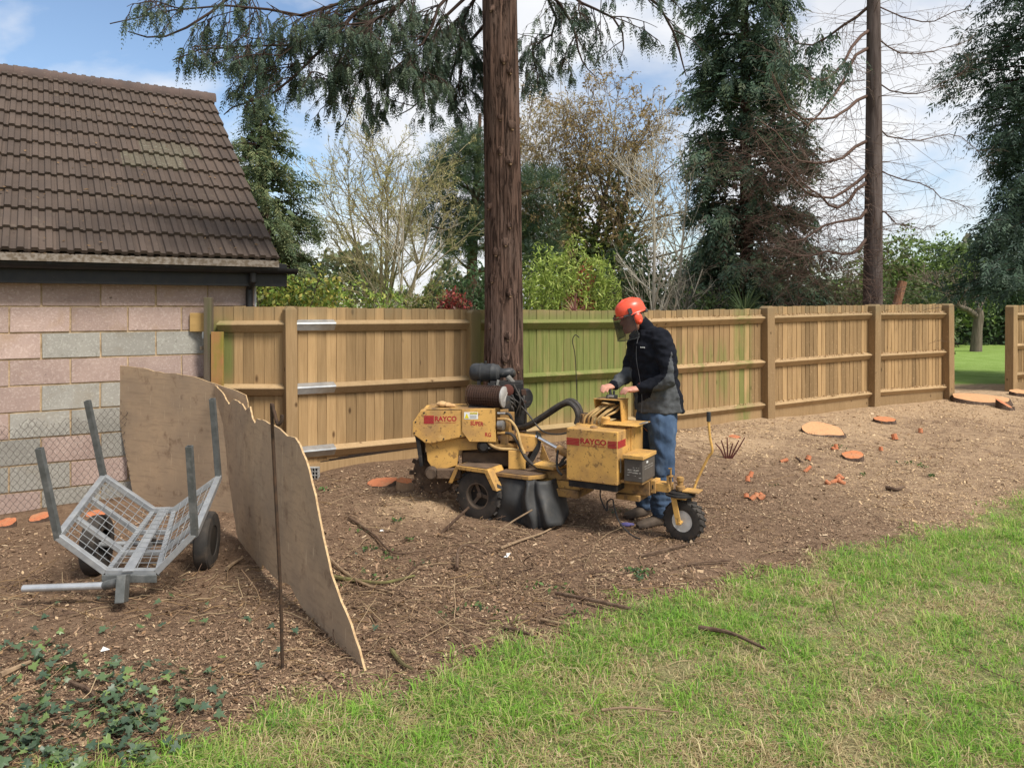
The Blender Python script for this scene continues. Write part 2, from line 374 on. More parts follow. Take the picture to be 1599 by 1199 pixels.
ridge_c = roof_pt(0, SLOPE+.02, .02)
hb = MB()
aa = np.linspace(R(-8), R(188), 11); pp = [(.125*math.cos(a), .125*math.sin(a)) for a in aa]+[(.108*math.cos(a), .108*math.sin(a)) for a in aa[::-1]]
hb.prism(pp, -.449, 0, lambda a, b, t: (t, a, b)); hm = hb.mesh('ridge_tile', sm('ridge_tile_clay', (.105, .072, .06), (.07, .052, .046), .9, scale=5, rand=(.9, 1.1), spots=[((.2, .16, .11), 20, .62, .1, .5)]), True)
for k in range(12): O('ridge_tile', hm, roof, ridge_c+Vector((.03-.45*k, 0, -.06+random.uniform(-.004, .004))), (0, random.uniform(-.008, .008), 0))
# back slope, eaves felt with moss
MB().prism([(0, 0), (SLOPE, 0), (SLOPE, .04), (0, .04)], -NC*CW, 0, lambda s, h, t: Vector((EAV.x+t, 2*ridge_c.y-EAV.y-s*CP, EAV.z+s*SP+h))).obj('rear_slope', TILE, roof)
MB().prism([(-.012, .028), (.10, .052), (.10, .030), (-.010, -.030), (-.018, -.030)], -NC*CW, -.01, lambda s, h, t: EAV+Vector((t, s-.06, h-.055))).obj('eaves_felt', sm('eaves_felt', (.20, .17, .14), (.11, .085, .06), .9, scale=26, bump=.6, lo=.42, hi=.58), roof)
mv, mf, mt_ = [], [], []
for k in range(1700):
    u = -random.random()*NC*CW; s_ = random.uniform(-.055, .0); L = random.uniform(.008, .03); a = random.random()*6.28
    if math.sin(u*2.1)+math.sin(u*5.3+1)+random.uniform(-.8, .8) < -.4: continue
    c = EAV+Vector((u, s_, -.035+.25*(s_+.055)+random.uniform(0, .012))); d = Vector((math.cos(a), math.sin(a), random.uniform(-.3, .5)))*L; e = Vector((-math.sin(a), math.cos(a), random.uniform(.2, 1)))*L*.4
    i = len(mv); mv += [c-d, c-e, c+d, c+e]; mf.append((i, i+1, i+2, i+3)); t = random.uniform(.6, 1.2); mt_ += [(.10*t, .065*t, .035*t)]*4
for k in range(420):                     # bits of leaf and needle lying on the tiles
    u = -random.random()*NC*CW; s_ = random.random()**1.3*SLOPE*.97; L = random.uniform(.006, .022); a = random.random()*6.28
    c = roof_pt(u, s_, .058); d = Vector((math.cos(a), math.sin(a)*CP, math.sin(a)*SP))*L; e = Vector((-math.sin(a), math.cos(a)*CP, math.cos(a)*SP+.2))*L*random.uniform(.2, .6)
    i = len(mv); mv += [c-d, c-e, c+d, c+e]; mf.append((i, i+1, i+2, i+3)); t = random.uniform(.5, 1.6); mt_ += [(.12*t, .075*t, .04*t)]*4
O('moss', npmesh('moss', mv, mf, TWIG, mt_), roof, kind='stuff')

# ------------------------------------------------------------------ fences
def fence_mat(name, a, b, rand):
    m = NT(name); v = m.coords((1, 1, .06)); v2 = m.coords((1, 1, .25))
    gr = m.noise(v, 70, 5, .6, .4); big = m.noise(v2, 9, 4)
    c = m.mix(m.ramp(gr, (.3, 0), (.72, 1)), a, b)
    c = m.mix(m.math('MULTIPLY', m.ramp(big, (.5, 0), (.75, 1)), .45), c, (.20, .125, .055))
    kn = m.n('ShaderNodeTexVoronoi'); kn.inputs['Scale'].default_value = 5; m.l(m.coords((1.2, 1.2, .8)), kn.inputs['Vector'])
    c = m.mix(m.ramp(kn.outputs['Distance'], (.045, .9), (.12, 0)), c, (.085, .045, .02))
    c = m.rand(c, *rand)
    g = m.n('ShaderNodeNewGeometry'); s_ = m.n('ShaderNodeSeparateXYZ'); m.l(g.outputs['Position'], s_.inputs[0])
    X = s_.outputs[0]; Z = s_.outputs[2]
    def band(x, a0, a1, b0, b1):
        p = m.n('ShaderNodeMapRange', interpolation_type='SMOOTHSTEP'); m.l(x, p.inputs[0]); p.inputs[1].default_value = a0; p.inputs[2].default_value = a1
        q_ = m.n('ShaderNodeMapRange', interpolation_type='SMOOTHSTEP'); m.l(x, q_.inputs[0]); q_.inputs[1].default_value = b0; q_.inputs[2].default_value = b1; q_.inputs[3].default_value = 1; q_.inputs[4].default_value = 0
        return m.math('MULTIPLY', p.outputs[0], q_.outputs[0])
    an = m.noise(m.coords((1, 1, .22), 'Object'), 7, 5, .6)
    alg = m.math('MULTIPLY', band(X, -.55, -.2, 1.25, 1.75), m.ramp(an, (.15, .25), (.5, 1)))
    alg = m.math('MULTIPLY', alg, band(Z, .25, .7, 1.6, 1.8))
    alg2 = m.math('MULTIPLY', band(X, 2.95, 3.08, 3.2, 3.36), m.ramp(an, (.36, .05), (.58, .85)))
    alg3 = m.math('MULTIPLY', band(X, 1.3, 1.7, 2.9, 3.5), m.math('MULTIPLY', m.ramp(an, (.48, 0), (.6, .6)), band(Z, .3, .7, 1.1, 1.4)))
    alg4 = m.math('MULTIPLY', band(X, -2.85, -2.8, -2.66, -2.6), m.math('MULTIPLY', m.ramp(an, (.35, .2), (.55, .9)), band(Z, .9, 1.2, 1.5, 1.7)))
    al = m.math('MAXIMUM', m.math('MAXIMUM', alg, alg2), m.math('MAXIMUM', alg3, alg4))
    c = m.mix(m.math('MULTIPLY', al, .92), c, m.mix(m.ramp(gr, (.3, 0), (.7, 1)), (.10, .135, .03), (.19, .21, .065)))
    # grey weathering towards the top edge of the old bays and chippings thrown on the right ones
    wt = m.math('MULTIPLY', band(Z, 1.5, 1.75, 2.2, 2.3), m.ramp(an, (.35, .1), (.65, .75)))
    c = m.mix(wt, c, (.19, .15, .085))
    ch = m.math('MULTIPLY', band(X, 2.6, 3.6, 20, 21), m.ramp(m.noise(m.coords((1, 1, 1), 'Object'), 42, 4, .7), (.60, 0), (.66, .75)))
    c = m.mix(ch, c, (.40, .27, .15))
    m.base(c, .85, 0, .2); m.bump(gr, .35, .003); return m.m
FWOOD = fence_mat('fence_board_wood', (.40, .262, .128), (.29, .183, .085), (.54, 1.16))
RWOOD = fence_mat('fence_rail_wood', (.40, .275, .15), (.32, .22, .115), (.88, 1.1))
PWOOD = fence_mat('fence_post_wood', (.34, .225, .115), (.255, .165, .08), (.8, 1.1))
def boardmesh(k):
    rr = random.Random(k); n = 5; v = []; f = []
    wd = .118; tl = .006; tr = .0125
    for i in range(n+1):
        z = i/n; o = rr.uniform(-.0025, .0025) if 0 < i < n else 0; y = rr.uniform(-.002, .002)
        tip = rr.uniform(-.004, .004) if i == n else 0
        v += [(-wd/2+o, y-tr, z), (wd/2+o, y-tl, z+tip/1.5), (wd/2+o, y, z+tip/1.5), (-wd/2+o, y, z)]
    for i in range(n):
        b = i*4
        for j in range(4): f.append((b+j, b+(j+1) % 4, b+4+(j+1) % 4, b+4+j))
    f += [(3, 2, 1, 0), (n*4, n*4+1, n*4+2, n*4+3)]
    return npmesh('fence_board', v, f, FWOOD)
bms = [boardmesh(k) for k in range(10)]
def fence_at(px, o=0.0):
    xp = (px-800)/F; Y = (FZ-o/.8507)/(1-FM*xp); return Vector((xp*Y, Y, 0))
def bay(par, A, B, topA, topB, rails, grav=True, sleeve=False):
    """boards, rails and a gravel board between two post centres"""
    d = (B-A); L = d.length; d.normalize(); nrm = Vector((d.y, -d.x, 0)); rz = math.atan2(d.y, d.x); s = 0.0
    while s < L-.03:
        p = A+d*(s+.05)-nrm*.055; t = topA+(topB-topA)*s/L+random.uniform(-.006, .006); b = gz(p.x, p.y)-.02
        if grav: b = gz(p.x, p.y)+.10
        o = O('fence_board', random.choice(bms), par, (p.x, p.y, b), (0, random.uniform(-.004, .004), rz+random.uniform(-.015, .015)))
        o.scale = (random.uniform(.93, 1.05), 1, t-b); s += random.uniform(.088, .104)
    for zA, zB in rails:
        a = A+d*.04+Vector((0, 0, zA)); b = B-d*.04+Vector((0, 0, zB)); mb = MB()
        # arris rail: triangular section, its flat back on the boards
        sec = [(-.045, .040), (.032, .014), (.036, .0), (-.026, -.070), (-.045, -.072)]
        mb.prism(sec, 0, 1, lambda q, z, t: a+(b-a)*t+nrm*q+Vector((0, 0, z)))
        r = mb.obj('rail', RWOOD, par, bevel=.004)
        if sleeve:
            MB().prism([(q*1.03+.001, z+.002) for q, z in sec[:4]]+[(-.044, -.05)], 0, .40/L, lambda q, z, t: a+(b-a)*t+nrm*(q+.004)+Vector((0, 0, z+.003))).obj('metal_bracket', GALV, r)
    if grav:
        a = A+d*.04-nrm*.045; b = B-d*.04-nrm*.045; za, zb = gz(a.x, a.y)-.06, gz(b.x, b.y)-.06
        MB().add([a+Vector((0, 0, za)), b+Vector((0, 0, zb)), b+Vector((0, 0, zb+.2)), a+Vector((0, 0, za+.2)), a+nrm*.022+Vector((0, 0, za)), b+nrm*.022+Vector((0, 0, zb)), b+nrm*.022+Vector((0, 0, zb+.2)), a+nrm*.022+Vector((0, 0, za+.2))],
                 [(0, 1, 2, 3), (7, 6, 5, 4), (0, 4, 5, 1), (1, 5, 6, 2), (2, 6, 7, 3), (3, 7, 4, 0)]).obj('gravel_board', PWOOD, par)
def post(par, p, top, w_=.105, d=FU, mat=None, slope=.03):
    rz = math.atan2(d.y, d.x); b = gz(p.x, p.y)-.1; h = top-b; mb = MB(); a = w_/2
    v = [(-a, -a, 0), (a, -a, 0), (a, a, 0), (-a, a, 0), (-a, -a, h-slope), (a, -a, h-slope), (a, a, h-slope), (-a, a, h-slope), (-a*.45, -a*.9, h), (a*.45, -a*.9, h), (a*.45, a*.9, h), (-a*.45, a*.9, h)]
    mb.add(v, [(3, 2, 1, 0)]+[(i, (i+1) % 4, 4+(i+1) % 4, 4+i) for i in range(4)]+[(4+i, 4+(i+1) % 4, 8+(i+1) % 4, 8+i) for i in range(4)]+[(8, 9, 10, 11)])
    return mb.obj('post', mat or PWOOD, par, bevel=.006, loc=(p.x, p.y, b), rot=(random.uniform(-.008, .008), random.uniform(-.006, .006), rz))
GALV = sm('galvanised_steel', (.44, .45, .45), (.33, .34, .35), .42, .55, scale=14, bump=.1, bscale=90, spots=[((.20, .17, .13), 9, .62, .12, .45)])
fence = empty('closeboard_fence', fence_at(740), label='long closeboard timber fence with arris rails beside the garage', cat='fence')
def FP(par, fn): return fn
_keep = []
pA = fence_at(455, 0); p0 = Vector((-2.80, 7.20, 0)); posts = [pA, fence_at(740), fence_at(999), fence_at(1199), fence_at(1364), fence_at(1480)]
inv = -fence.location
fence.location = (0, 0, 0)
bay(fence, p0, pA, 1.735, 1.735, [(1.562, 1.566), (.968, .966)], False)
railz = lambda k: [(1.565, 1.565), (.965, .965), (.365, .365)]
bay(fence, posts[0], posts[1], 1.73, 1.70, [(1.565, 1.56), (.962, .955), (.36, .35)], True, True)
bay(fence, posts[1], posts[2], 1.70, 1.685, [(1.555, 1.545), (.95, .945), (.345, .345)])
bay(fence, posts[2], posts[3], 1.685, 1.705, [(1.545, 1.578), (.945, .965), (.345, .375)])
bay(fence, posts[3], posts[4], 1.735, 1.765, [(1.578, 1.612), (.955, .985), (.36, .385)])
bay(fence, posts[4], posts[5], 1.765, 1.785, [(1.61, 1.61), (.965, .965), (.40, .37)])
for p, t, w_ in zip(posts, (1.735, 1.70, 1.69, 1.745, 1.775, 1.79), (.11, .125, .11, .15, .15, .16)):
    post(fence, p+FN*.0, t, w_)
# the old end post against the wall with its offcut blocks
ow = sm('weathered_grey_wood', (.135, .105, .075), (.09, .068, .048), .9, scale=20, stretch=(1, 1, .1), bump=.4, spots=[((.09, .12, .03), 5, .55, .15, .6)])
MB().b2((-2.865, 7.135, -.1), (-2.80, 7.215, 1.82)).obj('end_post', ow, fence, bevel=.005)
MB().b2((-2.79, 7.12, -.1), (-2.68, 7.15, 1.50)).obj('cover_board', sm('red_green_board', (.30, .11, .05), (.36, .20, .07), .8, scale=4, stretch=(1, 1, .3), spots=[((.20, .19, .03), 3, .48, .1, .9)]), fence, bevel=.003)
MB().b2((-3.02, 7.20, 1.50), (-2.868, 7.245, 1.675)).obj('offcut_block', sm('new_offcut', (.50, .32, .12), (.40, .25, .09), .8, scale=14, stretch=(.2, 1, 1)), fence, bevel=.003)
MB().b2((-2.91, 7.16, 1.33), (-2.80, 7.20, 1.365)).obj('offcut_block', ow, fence, bevel=.003)
MB().b2((-2.885, 7.155, 1.44), (-2.862, 7.20, 1.50)).obj('bracket', GALV, fence)
fence2 = empty('closeboard_fence', (0, 0, 0), label='short run of closeboard timber fence beyond the lawn opening', cat='fence')
q0 = fence_at(1579); q1 = q0+FU*2.4
post(fence2, q0, 1.765, .15); post(fence2, q1, 1.77, .13)
bay(fence2, q0, q1, 1.76, 1.76, [(1.585, 1.585), (1.01, 1.01), (.47, .47)])
for px, z in ((1575, 1.62), (1575, 1.35), (1575, 1.05), (1575, .78), (1575, .55)): pass
# air brick leaning at the foot of the fence
ab = MB(); c = G(489, 748)
for k in range(5): ab.box(c+Vector((-.055+k*.027, 0, .055)), (.006, .06, .11))
for k in range(4): ab.box(c+Vector((0, 0, .005+k*.034)), (.116, .056, .007))
ab.box(c+Vector((0, .028, .055)), (.116, .006, .11))
ab.obj('air_brick', sm('grey_air_brick', (.36, .35, .33), (.25, .24, .22), .9, scale=30), label='small grey perforated air brick at the foot of the fence', cat='air brick')
# thin rod stuck in the ground before the green boards
b_ = G(903, 700); MB().tube(bez([b_+Vector((0, 0, -.05)), b_+Vector((-.01, 0, .5)), b_+Vector((-.03, 0, 1.0)), b_+Vector((-.06, 0, 1.18)), b_+Vector((-.03, 0, 1.25)), b_+Vector((.015, 0, 1.22))], 5), .005, 6).obj('thin_rod', sm('dark_rod', (.03, .025, .02)), label='thin dark rod standing before the green stained fence boards', cat='rod')
# ------------------------------------------------------------------ plywood sheets
import bmesh
def plym():
    m = NT('plywood'); v = m.coords((.35, 1, 1.6), 'Object', True); v1 = m.coords((1, 1, 1))
    g = m.noise(v, 26, 6, .6, 1.4); b = m.noise(v1, 2.4, 5, .6)
    c = m.mix(m.ramp(g, (.3, 0), (.7, 1)), (.46, .33, .21), (.39, .275, .175))
    c = m.mix(m.ramp(b, (.38, 0), (.62, .85)), c, (.32, .235, .16))
    c = m.mix(m.ramp(m.noise(v1, 7, 6, .65), (.57, 0), (.70, .75)), c, (.17, .105, .065))
    c = m.mix(m.ramp(m.noise(m.coords((.12, 1, 5), 'Object', True), 9, 5, .6), (.52, 0), (.66, .5)), c, (.25, .18, .12))
    sc_ = m.noise(m.coords((3.2, 1, .25), 'Object'), 22, 3, .5)
    c = m.mix(m.ramp(sc_, (.665, 0), (.70, .6)), c, (.56, .43, .29))
    m.base(c, .8, 0, .25); m.bump(g, .2, .003); return m.m
PLY = plym(); PLYE = sm('plywood_edge', (.52, .37, .20), (.36, .23, .12), .85, scale=40, bump=.3, rnd=False)
def sheet(name, poly, a, b, bend, lean, **k):
    d = Vector((b[0]-a[0], b[1]-a[1], 0)).normalized(); nrm = Vector((d.y, -d.x, 0)); rr = random.Random(3)
    pts = []
    for i, p in enumerate(poly):
        q = poly[(i+1) % len(poly)]; L = math.dist(p, q); n = max(1, int(L/.06))
        for j in range(n):
            t = j/n; jit = .006 if 0 < j else 0
            pts.append((p[0]+(q[0]-p[0])*t+rr.uniform(-jit, jit), p[1]+(q[1]-p[1])*t+rr.uniform(-jit, jit)))
    bm = bmesh.new(); f = bm.faces.new([bm.verts.new((u, 0, z)) for u, z in pts])
    u0, u1 = min(p[0] for p in pts), max(p[0] for p in pts)
    for k_ in range(1, 24):
        u = u0+(u1-u0)*k_/24
        bmesh.ops.bisect_plane(bm, geom=bm.verts[:]+bm.edges[:]+bm.faces[:], plane_co=(u, 0, 0), plane_no=(1, 0, 0))
    bmesh.ops.triangulate(bm, faces=bm.faces[:])
    bmesh.ops.recalc_face_normals(bm, faces=bm.faces[:])
    e = bmesh.ops.extrude_face_region(bm, geom=bm.faces[:]); side = [v for v in e['geom'] if isinstance(v, bmesh.types.BMVert)]
    for v in side: v.co.y += .011
    bm.normal_update()
    for v in bm.verts:
        u, y, z = v.co; y += bend*(((u-u0)/(u1-u0)*2-1)**2)+lean*z
        p = d*u-nrm*y; v.co = (p.x, p.y, z)
    bmesh.ops.recalc_face_normals(bm, faces=bm.faces[:]); bm.normal_update()
    for f in bm.faces: f.material_index = 0 if abs(f.normal.dot(nrm)) > .6 else 1
    me = bpy.data.meshes.new(name); bm.to_mesh(me); bm.free(); me.materials.append(PLY); me.materials.append(PLYE)
    return O(name, me, None, (a[0], a[1], 0), **k)
sheet('plywood_sheet', [(-.97, 1.06), (-.92, 1.085), (-.537, 1.052), (-.238, .986), (-.103, 1.039), (.201, 1.04), (.318, 1.006), (.441, 1.045), (.51, .97), (.588, .947), (.63, .985), (.765, .994), (1.06, .989), (1.298, .961), (1.36, .968), (1.436, .972), (1.516, .943), (1.669, .825), (1.765, .704), (1.881, .501), (1.991, .338), (2.121, .233), (2.241, .159), (2.336, .069), (2.417, -.03), (2.278, -.05), (2.037, -.045), (1.765, -.02), (1.516, .037), (1.354, .09), (1.06, .045), (.765, .05), (.731, -.031), (.509, -.057), (.241, -.033), (.033, .076), (-.238, .399), (-.479, .8)],
      (-2.05, 5.67), (-.745, 3.65), .05, 0, label='torn plywood sheet standing behind the hooked iron stake, ragged along its top', cat='plywood')
sheet('plywood_sheet', [(-.42, 1.223), (-.298, 1.214), (.036, 1.192), (.285, 1.165), (.562, 1.149), (.795, 1.123), (1.022, 1.078), (1.21, 1.044), (1.32, 1.013), (1.342, .956), (1.391, -.16), (.9, -.12), (.01, -.05), (-.037, .096), (-.193, .69)],
      (-3.35, 6.85), (-2.3, 6.35), -.03, 0, label='smooth brown plywood sheet propped between the log cart and the garage wall', cat='plywood')
RUST = sm('rusty_iron', (.075, .042, .024), (.04, .026, .018), .8, .2, scale=30, bump=.3)
c = G(442, 1046); t = P(425, 648, c.y)
MB().tube(bez([c+Vector((.0, 0, -.08)), c+Vector((-.008, 0, .3)), c+(t-c)*.5+Vector((.004, 0, 0)), t, t+Vector((.012, -.01, .022)), t+Vector((.03, -.03, -.02)), t+Vector((.045, -.045, -.04)), t+Vector((.062, -.05, -.02)), t+Vector((.064, -.05, .006))], 6), .0085, 8).obj('hooked_stake', RUST, smooth=True, sharp=60, label='rusty iron stake with a hooked top standing before the torn plywood', cat='stake')

# ------------------------------------------------------------------ wheels
BRIM = sm('black_rim_and_hollow', (.02, .02, .02), (.04, .035, .03), .5, .3)
TYRE = sm('tyre_rubber', (.028, .026, .024), (.058, .048, .040), .85, scale=12, bump=.3, bscale=120, spots=[((.09, .065, .045), 14, .56, .12, .6)])
def wheel(par, c, axis, r, w_, rim_r, rim_mat, lug=0, hub='dish', n=36):
    """tyre with tread blocks and a rim, axis pointing out of the seen face"""
    ax = Vector(axis).normalized(); e = empty('wheel', c, parent=par)
    h = w_/2; o = (0, 0, 0)
    t = MB().lathe([(rim_r, -h*.8), (rim_r*1.03, -h*.95), (rim_r+(r-rim_r)*.45, -h*1.02), (r*.93, -h*.93), (r*.985, -h*.72), (r, -h*.3), (r, h*.3), (r*.985, h*.72), (r*.93, h*.93), (rim_r+(r-rim_r)*.45, h*1.02), (rim_r*1.03, h*.95), (rim_r, h*.8)], o, ax, n, False)
    u = ax.orthogonal().normalized(); v = ax.cross(u)
    if lug:
        for k in range(lug):
            for sd_ in (-1, 1):
                a = 2*math.pi*(k+(.5 if sd_ > 0 else 0))/lug; rd = u*math.cos(a)+v*math.sin(a); tg = ax.cross(rd)
                dr = (ax*sd_+tg*.55*sd_).normalized(); x = rd.cross(dr)
                t.box(rd*(r*.995)+ax*sd_*h*.5+tg*.0, (h*.95, 2*math.pi*r/lug*.42, r*.075), Matrix((dr, x, rd)).transposed())
    t.obj('tyre', TYRE, e, smooth=True)
    rb = MB()
    if hub == 'dish':
        rb.lathe([(rim_r*1.04, h*.86), (rim_r*.98, h*.88), (rim_r*.9, h*.55), (rim_r*.6, h*.35), (rim_r*.3, h*.45), (rim_r*.28, h*.8), (rim_r*.1, h*.82)], o, ax, n)
    else:
        MB().lathe([(rim_r*.9, h*.3), (rim_r*.5, h*.1), (rim_r*.2, h*.1)], o, ax, n).obj('shaded_hollow_disc', BRIM, e, smooth=True)  # disc coloured black to stand in for the shaded hollow behind the spokes
        rb.lathe([(rim_r*1.05, h*.84), (rim_r*1.02, h*.93), (rim_r*.93, h*.93), (rim_r*.88, h*.3)], o, ax, n, False)
        for k in range(3):
            a = 2.2+2*math.pi*k/3; rd = u*math.cos(a)+v*math.sin(a)
            rb.beam(rd*rim_r*.15+ax*h*.35, rd*rim_r*.92+ax*h*.45, rim_r*.26, rim_r*.07, ax)
        rb.lathe([(rim_r*.24, h*.2), (rim_r*.22, h*.6), (rim_r*.12, h*.64)], o, ax, 12)
    rb.obj('rim', rim_mat, e, smooth=True)
    return e

# ------------------------------------------------------------------ log cart
cart = empty('log_cart', (0, 0, 0), label='galvanised log cart with mesh cradle and four upright stakes, handle on the soil', cat='cart')
fr = [P(92, 838, 4.5), P(167, 893, 4.5), P(246, 893, 4.5), P(305, 833, 4.5)]
re = [P(163, 745, 5.25), P(240, 797, 5.25), P(272, 797, 5.25), P(342, 746, 5.25)]
def rib(t): return [a.lerp(b, t) for a, b in zip(fr, re)]
for t, nm in ((0, 'end_frame'), (1, 'end_frame')):
    q = rib(t); mb = MB()
    for a, b in zip(q, q[1:]): mb.beam(a, b, .038, .038, (0, 1, 0))
    mb.obj(nm, GALV, cart, bevel=.003)
for t in (.33, .66):
    q = rib(t); mb = MB()
    for a, b in zip(q, q[1:]): mb.beam(a+Vector((0, 0, -.02)), b+Vector((0, 0, -.02)), .03, .03, (0, 1, 0))
    mb.obj('rib', GALV, cart, bevel=.003)
for k, (pp_, Y) in enumerate((((62, 700), 4.40), ((296, 697), 4.40), ((137, 626), 5.15), ((332, 623), 5.15))):
    base = (fr[0], fr[3], re[0], re[3])[k]; top = P(*pp_, Y); mb = MB(); a = base+Vector((0, 0, -.015))
    d = (top-a).normalized(); x = d.cross(Vector((0, 1, 0))).normalized(); y = x.cross(d)
    for qx, qy, sx, sy in ((-.015, 0, .004, .034), (.015, 0, .004, .034), (0, -.015, .026, .004), (0, .015, .026, .004)):
        mb.box((a+top)/2+x*qx+y*qy, (sx, sy, (top-a).length), Matrix((x, y, d)).transposed())
    mb.obj('upright', sm('dull_galvanised_tube', (.15, .155, .15), (.10, .105, .10), .6, .4, scale=18, spots=[((.25, .25, .24), 10, .56, .1, .5)]) if k == 0 else bpy.data.materials['dull_galvanised_tube'], cart)
for i in (0, 3):
    MB().beam(fr[i], re[i], .038, .038).obj('side_rail', GALV, cart, bevel=.003)
for i in (1, 2):
    MB().beam(fr[i]+Vector((0, 0, -.012)), re[i]+Vector((0, 0, -.012)), .03, .03).obj('bottom_rail', GALV, cart, bevel=.003)
mid0, mid1 = (fr[1]+fr[2])/2, (re[1]+re[2])/2
MB().beam(mid0+Vector((-.01, -.03, .012)), mid1+Vector((0, .03, .012)), .06, .012).obj('spine_bar', GALV, cart, bevel=.002)
for i in range(3):                       # welded wire panels
    a0, a1, b0, b1 = fr[i], fr[i+1], re[i], re[i+1]; mb = MB(); up_ = Vector((0, 0, .022))
    L1 = (a1-a0).length; L2 = (b0-a0).length; n1 = max(2, round(L1/.055)); n2 = round(L2/.06)
    for k in range(1, n1): mb.tube([a0.lerp(a1, k/n1)+up_, b0.lerp(b1, k/n1)+up_], .0022, 4)
    for k in range(1, n2): mb.tube([a0.lerp(b0, k/n2)+up_, a1.lerp(b1, k/n2)+up_], .0022, 4)
    mb.obj('wire_panel', GALV, cart)
axc0, axc1 = Vector((-2.02, 5.09, .185)), Vector((-2.70, 5.0, .185)); axd = (axc0-axc1).normalized()
MB().tube([axc1, axc0], .018, 10).obj('axle', GALV, cart, smooth=True)
wheel(cart, axc0, axd, .19, .095, .095, BRIM, 0); wheel(cart, axc1, -axd, .19, .095, .095, BRIM, 0)
for t in (.38, .62):
    q = rib(t); MB().beam((q[1]+q[2])/2+Vector((0, 0, -.02)), axc0.lerp(axc1, .5)+Vector((0, (t-.5)*.2, 0)), .03, .03).obj('axle_bracket', GALV, cart)
hb0 = P(196, 905, 4.40)
MB().box(hb0+Vector((0, -.03, -.04)), (.05, .10, .15), (R(-15), 0, R(12))).box(mid0+Vector((0, -.03, -.03)), (.32, .012, .045)).obj('hitch_bracket', bpy.data.materials['dull_galvanised_tube'], cart, bevel=.004)
ha, hb1 = P(37, 919, 4.42), P(176, 914, 4.42)
MB().tube([ha, hb1], .021, 14).obj('handle', sm('bright_galvanised', (.55, .56, .57), (.42, .43, .44), .35, .6, scale=12, spots=[((.25, .2, .15), 16, .62, .1, .5)]), cart, smooth=True)
MB().tube([hb1-Vector((.04, 0, 0)), hb0+Vector((.0, -.04, .005))], .026, 12).obj('handle_socket', bpy.data.materials['dull_galvanised_tube'], cart, smooth=True)

# ------------------------------------------------------------------ chain link sagging along the wall
cb = MB(); u_l, u_r = gu(0)-.5, gu(208)
def clp(u, z):
    p = GA @ Vector((u, -.09+.02*math.sin(u*3)+.03*math.sin(z*7+u*2), 0)); return Vector((p.x, p.y, z+gz(p.x, p.y)))
def ctop(u):
    t = (u-u_l)/(u_r-u_l); return .70+.10*t+.03*math.sin(u*9)+.02*math.sin(u*23)
stepd = .052
for sgn in (1, -1):
    k = -30
    while k < 100:
        pts = []; s0 = u_l+k*stepd
        for j in range(0, 40):
            u = s0+sgn*j*.026*.9; z = j*.032-.02
            if u < u_l or u > u_r or z > ctop(u): continue
            pts.append(clp(u+.006*math.sin(k*7+j*3), z))
        if len(pts) > 2: cb.tube(pts, .0017, 3, False)
        k += 1
cl = empty('chain_link_fence', (0, 0, 0), label='sagging rusty chain link netting along the foot of the block wall', cat='netting')
cb.obj('wire_mesh', sm('dark_wire', (.055, .04, .03), (.10, .09, .08), .7, .3), cl)
# ------------------------------------------------------------------ stump grinder
YEL = sm('yellow_paint', (.60, .345, .095), (.50, .28, .08), .55, scale=4, bump=.12, bscale=60, spots=[((.27, .165, .08), 4.0, .47, .2, .65), ((.13, .075, .035), 22, .59, .06, .65), ((.05, .03, .02), 70, .62, .03, .75), ((.62, .42, .18), 7, .62, .1, .4)], rnd=True)
YELD = sm('dirty_yellow_paint', (.40, .225, .065), (.17, .105, .06), .75, scale=5, bump=.3, bscale=50, spots=[((.07, .045, .03), 9, .52, .12, .75), ((.05, .03, .02), 40, .60, .05, .6)])
BLK = sm('black_metal', (.016, .016, .017), (.035, .032, .03), .55, .2, scale=16, bump=.2, spots=[((.11, .085, .06), 14, .58, .1, .5)])
BLKP = sm('black_plastic', (.020, .022, .025), (.05, .05, .05), .5, scale=10, bump=.1, spots=[((.16, .14, .12), 16, .60, .1, .45)])
RUB = sm('rubber_sheet', (.026, .027, .028), (.05, .048, .045), .6, scale=6, bump=.2, bscale=30, spots=[((.10, .08, .06), 8, .58, .14, .45)])
HOSE = sm('hose_rubber', (.022, .021, .020), (.06, .05, .042), .6, scale=20, bump=.1)
HOSET = sm('tan_hose', (.48, .32, .13), (.33, .21, .09), .7, scale=16, bump=.1)
CHR = sm('chrome_rod', (.75, .76, .78), (.6, .6, .62), .15, 1.0, bump=0)
STEEL = sm('dull_steel', (.34, .33, .31), (.22, .2, .18), .45, .7, scale=22)
RUSTM = sm('muffler_rust', (.085, .045, .03), (.05, .03, .024), .85, .2, scale=12, bump=.3)
RED = sm('red_decal', (.36, .018, .024), (.29, .02, .028), .5, bump=0, scale=20, spots=[((.42, .2, .06), 60, .70, .03, .7)])
WHT = sm('white_decal', (.72, .72, .69), (.62, .62, .6), .6, bump=0)
GREYB = sm('grey_battery_case', (.085, .072, .060), (.065, .055, .048), .6, scale=12, bump=.1)
YDEC = sm('yellow_decal', (.70, .58, .02), bump=0)
